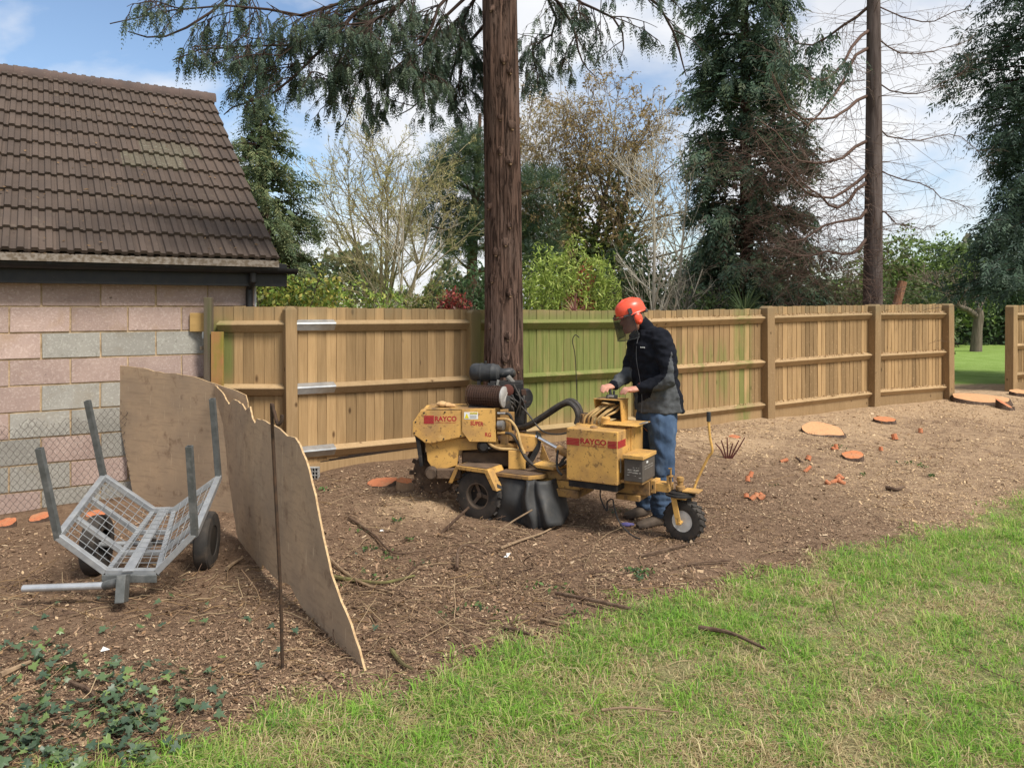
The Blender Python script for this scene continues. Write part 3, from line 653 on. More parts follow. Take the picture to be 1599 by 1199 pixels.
def text(par, s, loc, width, height, mat, rot=(R(90), 0, 0), bold=.012, name='lettering'):
    cu = bpy.data.curves.new('t', 'FONT'); cu.body = s; cu.size = 1; cu.offset = bold; cu.extrude = .004; cu.resolution_u = 3
    ob = bpy.data.objects.new('t', cu); col.objects.link(ob); dg = bpy.context.evaluated_depsgraph_get()
    me = bpy.data.meshes.new_from_object(ob.evaluated_get(dg)); bpy.data.objects.remove(ob)
    xs = [v.co.x for v in me.vertices]; ys = [v.co.y for v in me.vertices]; x0, y0 = min(xs), min(ys)
    sx, sy = width/(max(xs)-x0), height/(max(ys)-y0)
    for v in me.vertices: v.co.x = (v.co.x-x0)*sx; v.co.y = (v.co.y-y0)*sy; v.co.z *= .12
    me.materials.clear(); me.materials.append(mat); me.name = name
    return O(name, me, par, loc, rot)
GX = Vector((-.284, 6.197, gz(-.284, 6.197)*0))
gr = empty('stump_grinder', GX, R(-30), label='yellow stump grinder with black engine on top and rubber flap', cat='stump grinder')
zc = lambda x, y: gz(*(Vector((GX.x, GX.y))+Vector((x*.866+y*.5, -x*.5+y*.866))))
# chassis (local frame: x along the machine, y away, z up)
wheel(gr, (0, .085, .207), (0, -1, 0), .208, .17, .105, sm('mud_rim', (.10, .078, .058), (.15, .11, .08), .85, .1), 17, 'spoke', 40)
wheel(gr, (0, .62, .207), (0, 1, 0), .208, .17, .105, bpy.data.materials['mud_rim'], 17, 'spoke', 30)
MB().tube([(0, .1, .207), (0, .6, .207)], .03, 10).obj('axle', BLK, gr)
for y0, y1 in ((-.02, .20), (.52, .74)):
    pl = [(-.262, .29), (-.19, .438), (.116, .436), (.205, .275)]; mb = MB()
    inn = [(-.25, .29), (-.183, .428), (.110, .426), (.193, .272)]
    mb.prism(pl+inn[::-1], y0, y1, lambda u, v, t: (u, t, v))
    mb.prism([(-.262, .29), (-.19, .438), (.116, .436), (.205, .275), (.165, .28), (.09, .405), (-.165, .408), (-.225, .29)], y0-.005, y0, lambda u, v, t: (u, t, v)) if y0 < 0 else None
    mb.obj('fender', YELD if y0 > 0 else YEL, gr, bevel=.003)
MB().b2((-.17, -.012, .4385), (.10, .195, .4425)).obj('fender_dirt', sm('caked_mud', (.15, .098, .062), (.09, .06, .04), .95, scale=9, bump=.6, bscale=40, bdist=.01), gr, bevel=.002)
MB().b2((-.30, .20, .24), (.80, .52, .30)).obj('frame', YELD, gr, bevel=.006)
MB().b2((.10, .24, .300), (.80, .44, .356)).obj('beam', YEL, gr, bevel=.004)
MB().prism([(.14, .06), (.44, .06), (.52, .16), (.52, .56), (.14, .56)], .372, .402, lambda u, v, t: (u, v, t)).obj('deck', YELD, gr, bevel=.004)
mud = MB().prism([(.16, .08), (.43, .08), (.50, .17), (.50, .52), (.16, .52)], .402, .408, lambda u, v, t: (u, v, t)).obj('deck_mud', bpy.data.materials['caked_mud'], gr, bevel=.003)
# rubber flap, two overlapping lobes
def flap(path, z0, z1, flare):
    pts = bez([Vector((a, b, 0)) for a, b in path], 6); v, f = [], []; n = len(pts); m_ = 12
    for j in range(m_):
        t = j/(m_-1)
        for i, p in enumerate(pts):
            s = i/(n-1); z = z1+(z0(s)-z1)*t; v.append((p.x+flare(s)[0]*t, p.y+flare(s)[1]*t-.03*math.sin(t*3)*math.sin(s*3), z))
    f = [(j*n+i, j*n+i+1, (j+1)*n+i+1, (j+1)*n+i) for j in range(m_-1) for i in range(n-1)]
    o = O('rubber_flap', npmesh('rubber_flap', v, f, RUB, smooth=True), gr); s_ = o.modifiers.new('thick', 'SOLIDIFY'); s_.thickness = .008; return o
from mathutils import noise as mnoise
def crumple(o, a, f):
    for v in o.data.vertices:
        n_ = mnoise.noise(v.co*f); v.co.y += a*n_; v.co.x += a*.5*mnoise.noise(v.co*f+Vector((9, 3, 1)))
crumple(flap([(.13, .085), (.20, .078), (.27, .068), (.345, .075), (.41, .095)], lambda s: .004+.01*math.sin(s*5), .372, lambda s: (-.015+.01*s, -.018)), .028, 7)
crumple(flap([(.36, .12), (.405, .085), (.445, .035), (.475, .085), (.53, .055), (.575, .12), (.59, .24), (.57, .36)], lambda s: .004+.14*max(0, s-.35)**1.1+.02*math.sin(s*13), .372, lambda s: (.0+.12*math.sin(s*2.6), -.07+.05*s)), .05, 6)
# tank box
tank = MB().b2((.753, .1, .406), (1.172, .37, .802)).obj('tank', YEL, gr, bevel=.006)
MB().b2((.765, .115, .355), (1.160, .36, .405)).obj('tank_skid', BLK, gr)
MB().b2((.70, .37, .36), (1.18, .62, .80)).obj('rear_tank', YEL, gr, bevel=.006)
MB().b2((.98, .26, .826), (1.262, .56, .832)).obj('cover_plate', YEL, gr, bevel=.002)
MB().b2((1.0, .30, .80), (1.15, .54, .826)).obj('cover_riser', YELD, gr)
MB().tube(bez([(1.25, .40, .836), (1.295, .40, .85), (1.305, .36, .85), (1.25, .35, .836)], 5), .006, 6).obj('plate_handle', STEEL, gr)
def stripes(par, x0, x1, z0, z1, n, y):
    for k in range(n):
        h = (z1-z0)/n; MB().b2((x0, y-.0012, z0+k*h), (x1, y, z0+k*h+h*.72)).obj('stripe', RED, par)
stripes(tank, .755, .862, .678, .733, 5, .0985); stripes(tank, 1.096, 1.168, .680, .735, 5, .0985)
text(tank, 'RAYCO', (.872, .0985, .694), .212, .043, RED, bold=.03); text(tank, 'WOOSTER, OHIO', (.878, .0985, .676), .2, .012, RED, bold=.0)
for k in range(5): MB().b2((1.1735, .105, .680+k*.011), (1.1748, .26, .688+k*.011)).obj('stripe', RED, tank)
MB().lathe([(.03, 0), (.03, .008), (.022, .016), (.01, .018)], (.934, .21, .802), (0, 0, 1), 16).obj('filler_cap', YELD, gr, smooth=True)
MB().lathe([(.034, 0), (.034, .03), (.036, .032), (.036, .044), (.03, .05)], (.985, .32, .826), (0, 0, 1), 18).obj('hydraulic_cap', YEL, gr, smooth=True)
for x in (.77, .88, 1.06, 1.155):
    for z in (.42, .785): MB().lathe([(.006, 0), (.006, .004), (.003, .006)], (x, .1, z), (0, -1, 0), 8).obj('bolt', YELD, tank)
MB().tube([(1.176, .14, .50), (1.182, .14, .50), (1.182, .14, .60), (1.176, .14, .60)], .004, 6).obj('latch', STEEL, tank)
# console with hoses
cons = empty('console', (0, 0, 0), parent=gr)
MB().prism([(.845, .40), (1.075, .40), (1.085, .56), (.865, .56)], .996, 1.004, lambda u, v, t: (u, v, t)).obj('console_top', YEL, cons, bevel=.002)
MB().prism([(.40, .996), (.56, .996), (.56, .832), (.43, .832)], 1.068, 1.077, lambda u, v, t: (t, u, v)).obj('console_side', YEL, cons, bevel=.002)
MB().prism([(.40, .996), (.56, .996), (.56, .832), (.46, .832)], .846, .855, lambda u, v, t: (t, u, v)).obj('console_side', YEL, cons, bevel=.002)
MB().b2((.855, .551, .832), (1.068, .559, .996)).obj('console_back', BLK, cons)
rr = random.Random(5)
for k in range(6):
    x0 = .80+.034*k; x1 = .885+.028*k
    MB().tube(bez([(x0-.02, .36+.02*(k % 2), .80), (x0+.0, .36, .85+.02*rr.random()), (x1, .415+.01*(k % 2), .905+.035*rr.random()), (x1+.02, .50, .95)], 6), .009, 8).obj('control_hose', HOSET, cons, smooth=True)
MB().tube(bez([(.90, .44, .965), (.93, .40, .972), (.97, .41, .968), (1.0, .46, .96)], 5), .008, 8).obj('control_hose', HOSET, cons, smooth=True)
MB().box((.975, .47, 1.018), (.075, .06, .028)).tube([(.965, .47, 1.03), (.96, .465, 1.075)], .011, 10).tube([(.99, .475, 1.03), (.992, .47, 1.065)], .009, 10).obj('joystick', BLKP, cons, smooth=True)
MB().tube([(.955, .445, 1.022), (1.005, .445, 1.022)], .012, 10).tube([(.96, .43, 1.018), (.96, .46, 1.018)], .009, 8).obj('valve_body', STEEL, cons, smooth=True)
MB().b2((.70, .42, .80), (.78, .52, .87)).tube([(.72, .40, .80), (.72, .40, .87)], .012, 8).tube([(.745, .40, .80), (.76, .40, .865)], .009, 8).obj('valve_block', YELD, gr, bevel=.003)
# battery
bat = MB().b2((1.217, .12, .445), (1.361, .385, .612)).obj('battery', GREYB, gr, bevel=.004)
MB().b2((1.207, .108, .612), (1.371, .397, .640)).obj('battery_lid', YEL, bat, bevel=.004)
for k, (x0, x1, z, h) in enumerate(((1.285, 1.30, .545, .008), (1.31, 1.335, .547, .005), (1.245, 1.335, .525, .011), (1.245, 1.345, .507, .010), (1.24, 1.262, .49, .005), (1.29, 1.31, .486, .005), (1.33, 1.352, .475, .006))):
    MB().b2((x0, .1188, z), (x1, .1196, z+h)).obj('print_line', sm('pale_print', (.35, .33, .29), (.12, .1, .09), .7, scale=90, lo=.45, hi=.55, bump=0) if k == 0 else bpy.data.materials['pale_print'], bat)
MB().b2((1.3615, .20, .575), (1.3623, .235, .59)).obj('print_mark', WHT, bat)
for k in range(2): MB().b2((1.3615, .16, .535+.018*k), (1.3622, .34, .539+.018*k)).obj('print_line', bpy.data.materials['pale_print'], bat)
MB().b2((1.18, .14, .425), (1.35, .38, .444)).obj('battery_tray', YELD, gr)
# tow beam and castor
MB().b2((1.10, .27, .315), (1.36, .42, .420)).obj('beam_sleeve', YELD, gr, bevel=.005)
MB().b2((1.10, .24, .27), (1.29, .44, .313)).obj('lower_beam', YELD, gr, bevel=.005)
MB().b2((1.30, .295, .352), (1.505, .395, .415)).obj('inner_beam', YEL, gr, bevel=.004)
MB().b2((1.362, .285, .338), (1.40, .405, .432)).obj('collar', YEL, gr, bevel=.004)
MB().b2((1.375, .2835, .37), (1.385, .286, .40)).obj('collar_slot', BLK, gr)
MB().b2((1.485, .29, .415), (1.50, .33, .48)).b2((1.485, .29, .47), (1.525, .33, .48)).tube([(1.512, .31, .40), (1.512, .31, .53)], .007, 8).tube([(1.495, .31, .53), (1.52, .31, .533)], .006, 6).obj('jack_bracket', YELD, gr)
MB().lathe([(.035, .0), (.035, .03), (.022, .035), (.022, .065), (.028, .07), (.026, .095), (.012, .1)], (1.573, .345, .372), (0, 0, 1), 16).obj('castor_pivot', YELD, gr, smooth=True)
MB().lathe([(.11, 0), (.11, .012), (.09, .016), (.09, .026), (.06, .03)], (1.573, .345, .335), (0, 0, 1), 28).obj('castor_plate', BLK, gr, smooth=True)
MB().b2((1.60, .30, .368), (1.72, .42, .380)).obj('steer_arm', YEL, gr, bevel=.003)
fk = MB().beam((1.545, .268, .335), (1.585, .268, .135), .012, .04, (1, 0, 0)).beam((1.62, .43, .335), (1.60, .43, .135), .012, .04, (1, 0, 0)).b2((1.53, .262, .322), (1.64, .436, .335))
fk.tube([(1.592, .255, .147), (1.592, .44, .147)], .012, 10).obj('castor_fork', YEL, gr, bevel=.002)
wheel(gr, (1.600, .352, .152), (-.10, -1, 0), .150, .095, .078, sm('white_rim', (.62, .61, .58), (.48, .46, .42), .5, scale=18), 20, 'dish', 36)
lv = [(1.640, .46, .36), (1.66, .48, .43), (1.735, .50, .60), (1.768, .50, .655), (1.752, .50, .75), (1.742, .50, .85), (1.740, .50, .88)]
MB().tube(bez(lv, 4), .010, 8).obj('lever', YEL, gr, smooth=True)
MB().tube([(1.741, .50, .875), (1.741, .50, .945)], .016, 10).obj('lever_grip', BLKP, gr, smooth=True)
MB().tube(bez([(.992, .2, .34), (.995, .2, .27), (1.045, .2, .18), (1.05, .2, .25), (1.092, .2, .274), (1.11, .19, .22), (1.16, .17, .12), (1.26, .15, .045), (1.34, .13, .03)], 5), .006, 6).obj('strap', BLK, gr)
# thick hoses, cylinder, loose plate
for dy, dz in ((0, 0), (.035, .02), (-.03, .012)):
    MB().tube(bez([(.70, .42+dy, .79), (.712, .42+dy, .851+dz), (.672, .42+dy, .925+dz), (.585, .42+dy, .94+dz), (.402, .41+dy, .825+dz), (.26, .40+dy, .735+dz), (.14, .42+dy, .71+dz), (.06, .45+dy, .76+dz)], 8), .021, 10).obj('hydraulic_hose', HOSE, gr, smooth=True)
MB().tube(bez([(.12, .36, .98), (.26, .36, .86), (.40, .36, .72), (.55, .36, .70), (.70, .38, .74)], 8), .007, 7).obj('throttle_cable', HOSE, gr, smooth=True)
MB().tube([(.36, .34, .668), (.575, .31, .592)], .016, 12).obj('cylinder_rod', CHR, gr, smooth=True)
MB().tube([(.575, .31, .592), (.605, .306, .582), (.72, .30, .54)], [.034, .034, .034], 14).obj('cylinder_body', YELD, gr, smooth=True)
MB().prism([(.40, .20), (.60, .18), (.66, .30), (.42, .36)], .445, .47, lambda u, v, t: (u, v, t+.05*(v-.18))).obj('step_plate', YEL, gr, bevel=.003)
MB().prism([(.37, .47), (.46, .47), (.395, .60)], .38, .39, lambda u, v, t: (u, t, v)).obj('gusset', YEL, gr)
MB().b2((.42, .24, .36), (.74, .46, .445)).obj('centre_frame', YELD, gr, bevel=.004)
for pth, r_ in (([(.62, .22, .60), (.63, .18, .52), (.66, .14, .46), (.70, .13, .43)], .01),):
    MB().tube(bez(pth, 5), r_, 8).obj('hydraulic_hose', HOSE, gr, smooth=True)
# ---- boom, swung so that it lies across the machine; its frame is turned back to the world axes
bo = empty('boom', (0, 0, 0), R(30), gr)
BX = .284
def bp(poly): return [(x+BX, z) for x, z in poly]
fr_ = lambda u, v, t: (u, t, v)
cov = [(-.735, .887), (-.751, .882), (-.814, .785), (-.814, .69), (-.714, .617), (-.66, .612), (-.46, .655), (-.39, .668), (-.36, .70), (-.36, .887)]
MB().prism(bp(cov), .103, .20, fr_).obj('chain_cover', YEL, bo, bevel=.006)
for x, z in ((-.79, .79), (-.80, .70), (-.70, .64), (-.56, .652), (-.42, .675), (-.72, .865), (-.55, .87)):
    MB().lathe([(.007, 0), (.007, .005), (.004, .007)], (x+BX, .103, z), (0, -1, 0), 8).obj('bolt', BLK, bo)
sp = [(-.409, .893), (-.137, .901), (-.131, .628), (-.347, .630), (-.409, .712)]
MB().prism(bp(sp), .090, .1022, fr_).obj('side_plate', YEL, bo, bevel=.002)
text(bo, 'RAYCO', (-.632+BX, .1025, .795), .178, .042, RED, bold=.03)
text(bo, 'MANUFACTURING, INC.', (-.632+BX, .1025, .778), .175, .009, RED, bold=0)
for k in range(6): MB().b2((-.722+BX, .1012, .775+k*.0115), (-.640+BX, .1028, .775+k*.0115+.0085)).obj('stripe', RED, bo)
text(bo, 'SUPER', (-.342+BX, .0895, .765), .108, .036, RED, rot=(R(90), R(5), 0), bold=.03); text(bo, 'RG', (-.222+BX, .0895, .672), .05, .034, RED, rot=(R(90), R(4), 0), bold=.03)
lab = MB().b2((-.392+BX, .0885, .815), (-.278+BX, .0897, .872)).obj('warning_label', WHT, bo)
MB().prism([(-.388+BX, .822), (-.352+BX, .822), (-.370+BX, .862)], .0868, .0884, fr_).obj('warning_triangle', YDEC, bo)
MB().b2((-.345+BX, .0873, .855), (-.283+BX, .0884, .868)).obj('label_header', YDEC, bo)
text(bo, 'CAUTION', (-.340+BX, .0872, .8575), .052, .008, BLK, bold=0)
for k in range(3): MB().b2((-.345+BX, .0876, .824+k*.009), (-.29+BX, .0884, .8265+k*.009)).obj('print_line', BLK, bo)
MB().prism(bp([(-.74, .884), (-.10, .90), (-.10, .66), (-.70, .64)]), .20, .45, fr_).obj('boom_body', YEL, bo, bevel=.006)
MB().b2((-.70+BX, .101, .8885), (-.15+BX, .46, .8945)).obj('top_plate', YELD, bo)
MB().prism(bp([(-.72, .64), (-.12, .66), (-.10, .56), (-.44, .545), (-.455, .42), (-.64, .37), (-.70, .46)]), .16, .20, fr_).obj('boom_side', YEL, bo, bevel=.004)
MB().prism(bp([(-.72, .62), (-.44, .62), (-.46, .43), (-.66, .37)]), .20, .40, fr_).obj('cutter_arm', YELD, bo, bevel=.004)
MB().prism(bp([(-.80, .68), (-.755, .64), (-.735, .42), (-.76, .42), (-.785, .60)]), .12, .42, fr_).obj('cutter_guard', BLK, bo, bevel=.003)
cw = MB().lathe([(.03, -.03), (.175, -.022), (.185, 0), (.175, .022), (.03, .03)], (-.645+BX, .27, .345), (0, 1, 0), 28)
for k in range(14):
    a = 2*math.pi*k/14; rd = Vector((math.cos(a), 0, math.sin(a))); cw.box(Vector((-.645+BX, .27+.02*(-1)**k, .345))+rd*.19, (.05, .035, .03), Matrix((rd, Vector((0, 1, 0)), rd.cross(Vector((0, 1, 0))))).transposed())
cw.obj('cutter_wheel', sm('muddy_steel', (.06, .042, .03), (.12, .085, .06), .8, .3, scale=20), bo, smooth=True)
MB().lathe([(.055, 0), (.055, .03), (.04, .04), (.04, .06)], (-.665+BX, .155, .365), (0, -1, 0), 18).obj('cutter_bearing', bpy.data.materials['muddy_steel'], bo, smooth=True)
MB().b2((-.62+BX, .11, .32), (-.42+BX, .20, .40)).obj('chip_deflector', bpy.data.materials['caked_mud'], bo, bevel=.008)
# wooden offcuts lying on the boom top are chunks of stump
# muffler in its cage
ax = Vector((.92, -.39, 0)).normalized(); mc = Vector((-.355+BX, .30, .985))
MB().lathe([(.05, 0), (.076, .004), (.076, .31), (.05, .314)], mc, ax, 22).obj('muffler', RUSTM, bo, smooth=True)
cg = MB(); sd_ = ax.cross(Vector((0, 0, 1)))
for k in range(22):
    a = 2*math.pi*k/22; o_ = (sd_*math.cos(a)+Vector((0, 0, 1))*math.sin(a))*.087
    cg.tube([mc+o_+ax*-.005, mc+o_+ax*.305], .0028, 4, False)
for k in range(15):
    c_ = mc+ax*(.0+k*.0215); cg.tube([c_+(sd_*math.cos(a)+Vector((0, 0, 1))*math.sin(a))*.0885 for a in np.linspace(0, 2*math.pi, 23)], .0028, 4, False)
cg.obj('heat_guard', RUSTM, bo)
MB().lathe([(.088, 0), (.088, .012), (.07, .02), (.02, .022)], mc+ax*.308, ax, 24).box(mc+ax*.331, (.10, .006, .004), ax.to_track_quat('Z', 'Y').to_matrix() @ Matrix.Rotation(.8, 3, 'Z')).obj('muffler_cap', sm('pale_steel_cap', (.48, .46, .43), (.36, .33, .3), .5, .4, scale=15), bo, smooth=True)
MB().b2((-.36+BX, .20, .893), (-.08+BX, .42, .905)).b2((-.30+BX, .24, .90), (-.26+BX, .40, .93)).b2((-.15+BX, .22, .90), (-.11+BX, .36, .93)).obj('muffler_bracket', BLK, bo)
# air cleaner
a0 = Vector((-.345+BX, .48, 1.165)); ax2 = Vector((.96, -.28, 0)).normalized()
MB().lathe([(.03, -.012), (.062, -.006), (.074, .01), (.078, .03), (.078, .08), (.082, .083), (.082, .095), (.078, .098), (.078, .18), (.081, .183), (.081, .19), (.075, .20), (.07, .235), (.048, .255), (.03, .262)], a0, ax2, 24).obj('air_cleaner', BLKP, bo, smooth=True)
e0 = a0+ax2*.24
MB().tube(bez([e0, e0+ax2*.05, e0+ax2*.10+Vector((0, .03, .004)), e0+ax2*.115+Vector((0, .09, -.01))], 6), [.04]*19, 12).obj('intake_elbow', BLKP, bo, smooth=True)
MB().b2((-.30+BX, .40, 1.06), (-.27+BX, .52, 1.10)).b2((-.18+BX, .38, 1.06), (-.15+BX, .5, 1.10)).tube([a0+ax2*.12+Vector((0, 0, .075)), a0+ax2*.12+Vector((0, 0, .1))], .012, 8).obj('cleaner_bracket', BLK, bo)
# engine block
eng = MB(); ec = Vector((-.055+BX, .43, .985))
eng.box(ec, (.30, .34, .20)).box(ec+Vector((.05, -.02, -.16)), (.26, .32, .24)).lathe([(.03, 0), (.07, .01), (.07, .1), (.03, .11)], ec+Vector((-.02, -.15, -.06)), (.4, -.8, 0), 16).box(ec+Vector((.0, -.1, .09)), (.26, .12, .05))
for k in range(9): eng.box(ec+Vector((-.10+k*.026, -.175, .0)), (.006, .05, .12))
eng.obj('engine_block', BLK, bo, bevel=.006)
MB().lathe([(.03, 0), (.075, .004), (.085, .02), (.085, .05), (.07, .065)], ec+Vector((.14, -.06, -.03)), (.75, -.66, 0), 24).obj('flywheel_housing', BLK, bo, smooth=True)
MB().lathe([(.05, 0), (.05, .03), (.03, .04)], ec+Vector((.02, -.19, .05)), (0, -1, 0), 16).obj('oil_filter', sm('dark_red_filter', (.10, .03, .02)), bo, smooth=True)
g0 = Vector((-.035+BX, .35, 1.135))
MB().tube(bez([g0, g0+Vector((.05, -.03, -.055)), g0+Vector((.115, -.05, -.125)), g0+Vector((.115, -.05, -.20)), g0+Vector((.09, -.05, -.34)), g0+Vector((.08, -.04, -.40))], 6), .024, 10).obj('breather_pipe', sm('grey_hose', (.16, .15, .13), (.10, .09, .08), .6), bo, smooth=True)
eb = MB()
for k in range(16):
    p0 = ec+Vector((random.Random(k).uniform(-.12, .12), -.18, random.Random(k+9).uniform(-.05, .1))); p1 = ec+Vector((random.Random(k+20).uniform(-.05, .17), -.2, random.Random(k+30).uniform(-.25, 0)))
    eb.tube(bez([p0, (p0+p1)/2+Vector((.03, -.05, .02)), p1], 5), .007, 6)
eb.obj('engine_lines', HOSE, bo, smooth=True)
for k in range(10):
    q_ = random.Random(k+50); MB().box(ec+Vector((q_.uniform(-.13, .16), -.18+q_.uniform(-.03, .01), q_.uniform(-.22, .13))), (q_.uniform(.02, .06), .04, q_.uniform(.015, .05)), (0, q_.uniform(-.5, .5), 0)).obj('engine_fitting', (BLK, STEEL, RUSTM, BLKP)[k % 4], bo, bevel=.003)
# hydraulic manifold right of the side plate
MB().b2((-.10+BX, .14, .60), (-.03+BX, .36, .885)).b2((-.03+BX, .18, .62), (.02+BX, .34, .86)).obj('manifold', YELD, bo, bevel=.004)
MB().lathe([(.03, 0), (.045, .004), (.045, .05), (.03, .06)], Vector((-.115+BX, .12, .765)), (.9, -.3, 0), 18).obj('pump', STEEL, bo, smooth=True)
for z in (.86, .815, .70): MB().tube([(-.12+BX, .10, z), (-.055+BX, .095, z)], .012, 8).obj('fitting', YELD if z != .86 else STEEL, bo, smooth=True)
for pth, mt in (([(-.06, .095, .815), (-.01, .08, .80), (.04, .06, .73), (.07, .04, .62), (.10, .02, .545)], HOSET), ([(-.055, .095, .70), (-.0, .08, .69), (.05, .06, .62), (.08, .03, .56), (.12, .01, .50), (.22, -.05, .44), (.34, -.09, .45), (.43, -.12, .51)], HOSE), ([(-.22, .15, .645), (-.17, .10, .60), (-.10, .08, .575), (.0, .08, .57), (.07, .06, .565)], HOSET), ([(-.05, .10, .86), (-.02, .09, .85), (.0, .10, .80), (.01, .14, .72)], HOSE), ([(.08, .03, .56), (.16, -.0, .47), (.26, -.05, .46), (.36, -.09, .47), (.42, -.1, .54)], HOSE)):
    MB().tube(bez([(x+BX, y, z) for x, y, z in pth], 6), .012, 8).obj('hydraulic_hose', mt, bo, smooth=True)
MB().prism(bp([(.03, .685), (.20, .675), (.235, .62), (.17, .55), (.05, .53)]), .10, .30, fr_).obj('pivot_block', YEL, bo, bevel=.006)
MB().prism(bp([(.20, .685), (.245, .66), (.225, .56), (.16, .44), (.12, .45), (.17, .55), (.21, .62)]), .085, .32, fr_).obj('pivot_plate', BLK, bo, bevel=.003)
MB().b2((-.16+BX, .13, .575), (.12+BX, .33, .60)).obj('boom_rail', YELD, bo, bevel=.004)
MB().b2((-.03+BX, .06, .41), (.11+BX, .28, .56)).obj('pivot_base', YEL, bo, bevel=.005)
MB().b2((-.42+BX, .22, .40), (.02+BX, .48, .52)).obj('swing_frame', bpy.data.materials['caked_mud'], bo, bevel=.012)
MB().tube([(-.14+BX, .12, .575), (-.20+BX, .10, .575)], .01, 8).lathe([(.05, 0), (.055, .02), (.03, .05)], Vector((-.235+BX, .15, .585)), (0, -1, 0), 14).obj('swing_motor', BLK, bo, smooth=True)
for (x, y, z, s_, lb) in ((-.585, .24, .915, .055, 'largest pale wood chunk lying on the grinder boom'), (-.535, .22, .91, .045, 'middle sized pale wood chunk between the other two on the boom'), (-.50, .24, .905, .03, 'smallest pale wood chunk on the boom, beside the muffler')):
    ch = MB().lathe([(s_*.3, 0), (s_*.9, s_*.15), (s_, s_*.4), (s_*.7, s_*.75), (s_*.2, s_*.9)], (x+GX.x+BX, y+GX.y, .8945), (.1, .1, 1), 7)
    ch.obj('wood_chunk', sm('fresh_wood', (.52, .33, .16), (.42, .25, .11), .85, scale=14) if s_ == .055 else bpy.data.materials['fresh_wood'], label=lb, cat='wood chunk', group='wood chunks on the grinder')
from mathutils import noise as mnoise
# ------------------------------------------------------------------ person at the controls
def remeshed(name, mb, voxel, mats, smooth_it=6, fac=.5):
    me = mb.mesh('src', mats); ob = bpy.data.objects.new('src', me); col.objects.link(ob)
    r = ob.modifiers.new('r', 'REMESH'); r.mode = 'VOXEL'; r.voxel_size = voxel
    s = ob.modifiers.new('s', 'SMOOTH'); s.iterations = smooth_it; s.factor = fac
    dg = bpy.context.evaluated_depsgraph_get(); out = bpy.data.meshes.new_from_object(ob.evaluated_get(dg)); out.name = name
    bpy.data.objects.remove(ob); out.materials.clear()
    for m_ in (mats if isinstance(mats, (list, tuple)) else [mats]): out.materials.append(m_)
    out.polygons.foreach_set('use_smooth', np.ones(len(out.polygons), bool)); return out
def ball(mb, c, r, sx=(1, 1, 1), M_=None, n=14):
    c = Vector(c); v = []; k = n//2
    for i in range(1, k):
        a = math.pi*i/k
        for j in range(n):
            b = 2*math.pi*j/n; p = Vector((math.sin(a)*math.cos(b)*sx[0], math.sin(a)*math.sin(b)*sx[1], math.cos(a)*sx[2]))*r
            v.append(c+(M_ @ p if M_ else p))
    f = [((i*n)+j, i*n+(j+1) % n, (i+1)*n+(j+1) % n, (i+1)*n+j) for i in range(k-2) for j in range(n)]
    t = Vector((0, 0, sx[2]*r)); v += [c+(M_ @ t if M_ else t), c-(M_ @ t if M_ else t)]; a, b = len(v)-2, len(v)-1
    f += [(a, (j+1) % n, j) for j in range(n)]+[(b, (k-2)*n+j, (k-2)*n+(j+1) % n) for j in range(n)]
    return mb.add(v, f)
def limb(mb, pts, rad, n=14):
    for p, r in zip(pts, rad): ball(mb, p, r)
    mb.tube(bez(pts, 5), list(np.interp(np.linspace(0, len(pts)-1, (len(pts)-1)*5+1), range(len(pts)), rad)), n); return mb
fw = Vector((-.90, -.43, 0)).normalized(); lt = Vector((.43, -.90, 0)).normalized()
def rings(mb, rs, n=24, sq=2.3):
    v = []
    for c, a, b in rs:
        for j in range(n):
            t = 2*math.pi*j/n; cs, sn = math.cos(t), math.sin(t)
            v.append(c+lt*(a*math.copysign(abs(sn)**(2/sq), sn))+fw*(b*math.copysign(abs(cs)**(2/sq), cs)))
    k = len(rs)
    return mb.add(v, [(i*n+j, i*n+(j+1) % n, (i+1)*n+(j+1) % n, (i+1)*n+j) for i in range(k-1) for j in range(n)]+[tuple(range(n))[::-1], tuple((k-1)*n+j for j in range(n))])
SKIN = sm('skin', (.52, .27, .19), (.46, .21, .15), .55, scale=18, bump=.1, bscale=200)
FLEECE = sm('black_fleece', (.008, .009, .013), (.013, .014, .019), .95, scale=20, bump=.5, bscale=60, bdist=.006, spec=.1)
GREYF = sm('grey_fleece', (.085, .088, .092), (.065, .068, .072), .95, scale=40, bump=.4, bscale=70, bdist=.005, spec=.1)
DENIM = sm('blue_denim', (.060, .098, .165), (.034, .060, .110), .9, scale=7, stretch=(1, 1, .6), bump=.4, bscale=30, bdist=.012, spots=[((.14, .19, .26), 9, .56, .14, .5)])
BOOT = sm('brown_boot', (.055, .040, .030), (.10, .075, .055), .8, scale=14)
person = empty('person', G(1025, 812), label='person in orange helmet, black fleece and jeans leaning over the grinder controls', cat='person')
PO = -person.location
def pobj(name, me, par=None):
    o = O(name, me, par or person)
    if (par or person) is person: o.location = PO
    return o
Yp = 6.25
tor = [(P(1029, 642, Yp), .205, .185), (P(1028, 618, Yp), .205, .175), (P(1023, 590, Yp), .205, .165), (P(1018, 560, Yp), .215, .165), (P(1016, 538, Yp), .22, .150), (P(1014, 522, Yp), .18, .115), (P(1010, 512, Yp), .10, .085)]
shN, elN, wrN = P(1033, 532, 6.08), P(1045, 592, 5.97), P(1002, 606, 6.04)
shF, elF, wrF = P(999, 532, 6.42), P(981, 584, 6.36), P(959, 602, 6.19)
hipN, knN, anN = P(1033, 655, 6.15), P(1036, 724, 6.12), P(1031, 796, 6.15)
hipF, knF, anF = P(1014, 655, 6.36), P(1012, 722, 6.40), P(1007, 784, 6.46)
HC = P(987, 495, 6.20); hz = Vector((-.93, -.27, -.30)).normalized(); hy = Vector((0, 0, 1)).cross(hz).normalized(); hu = hz.cross(hy).normalized()
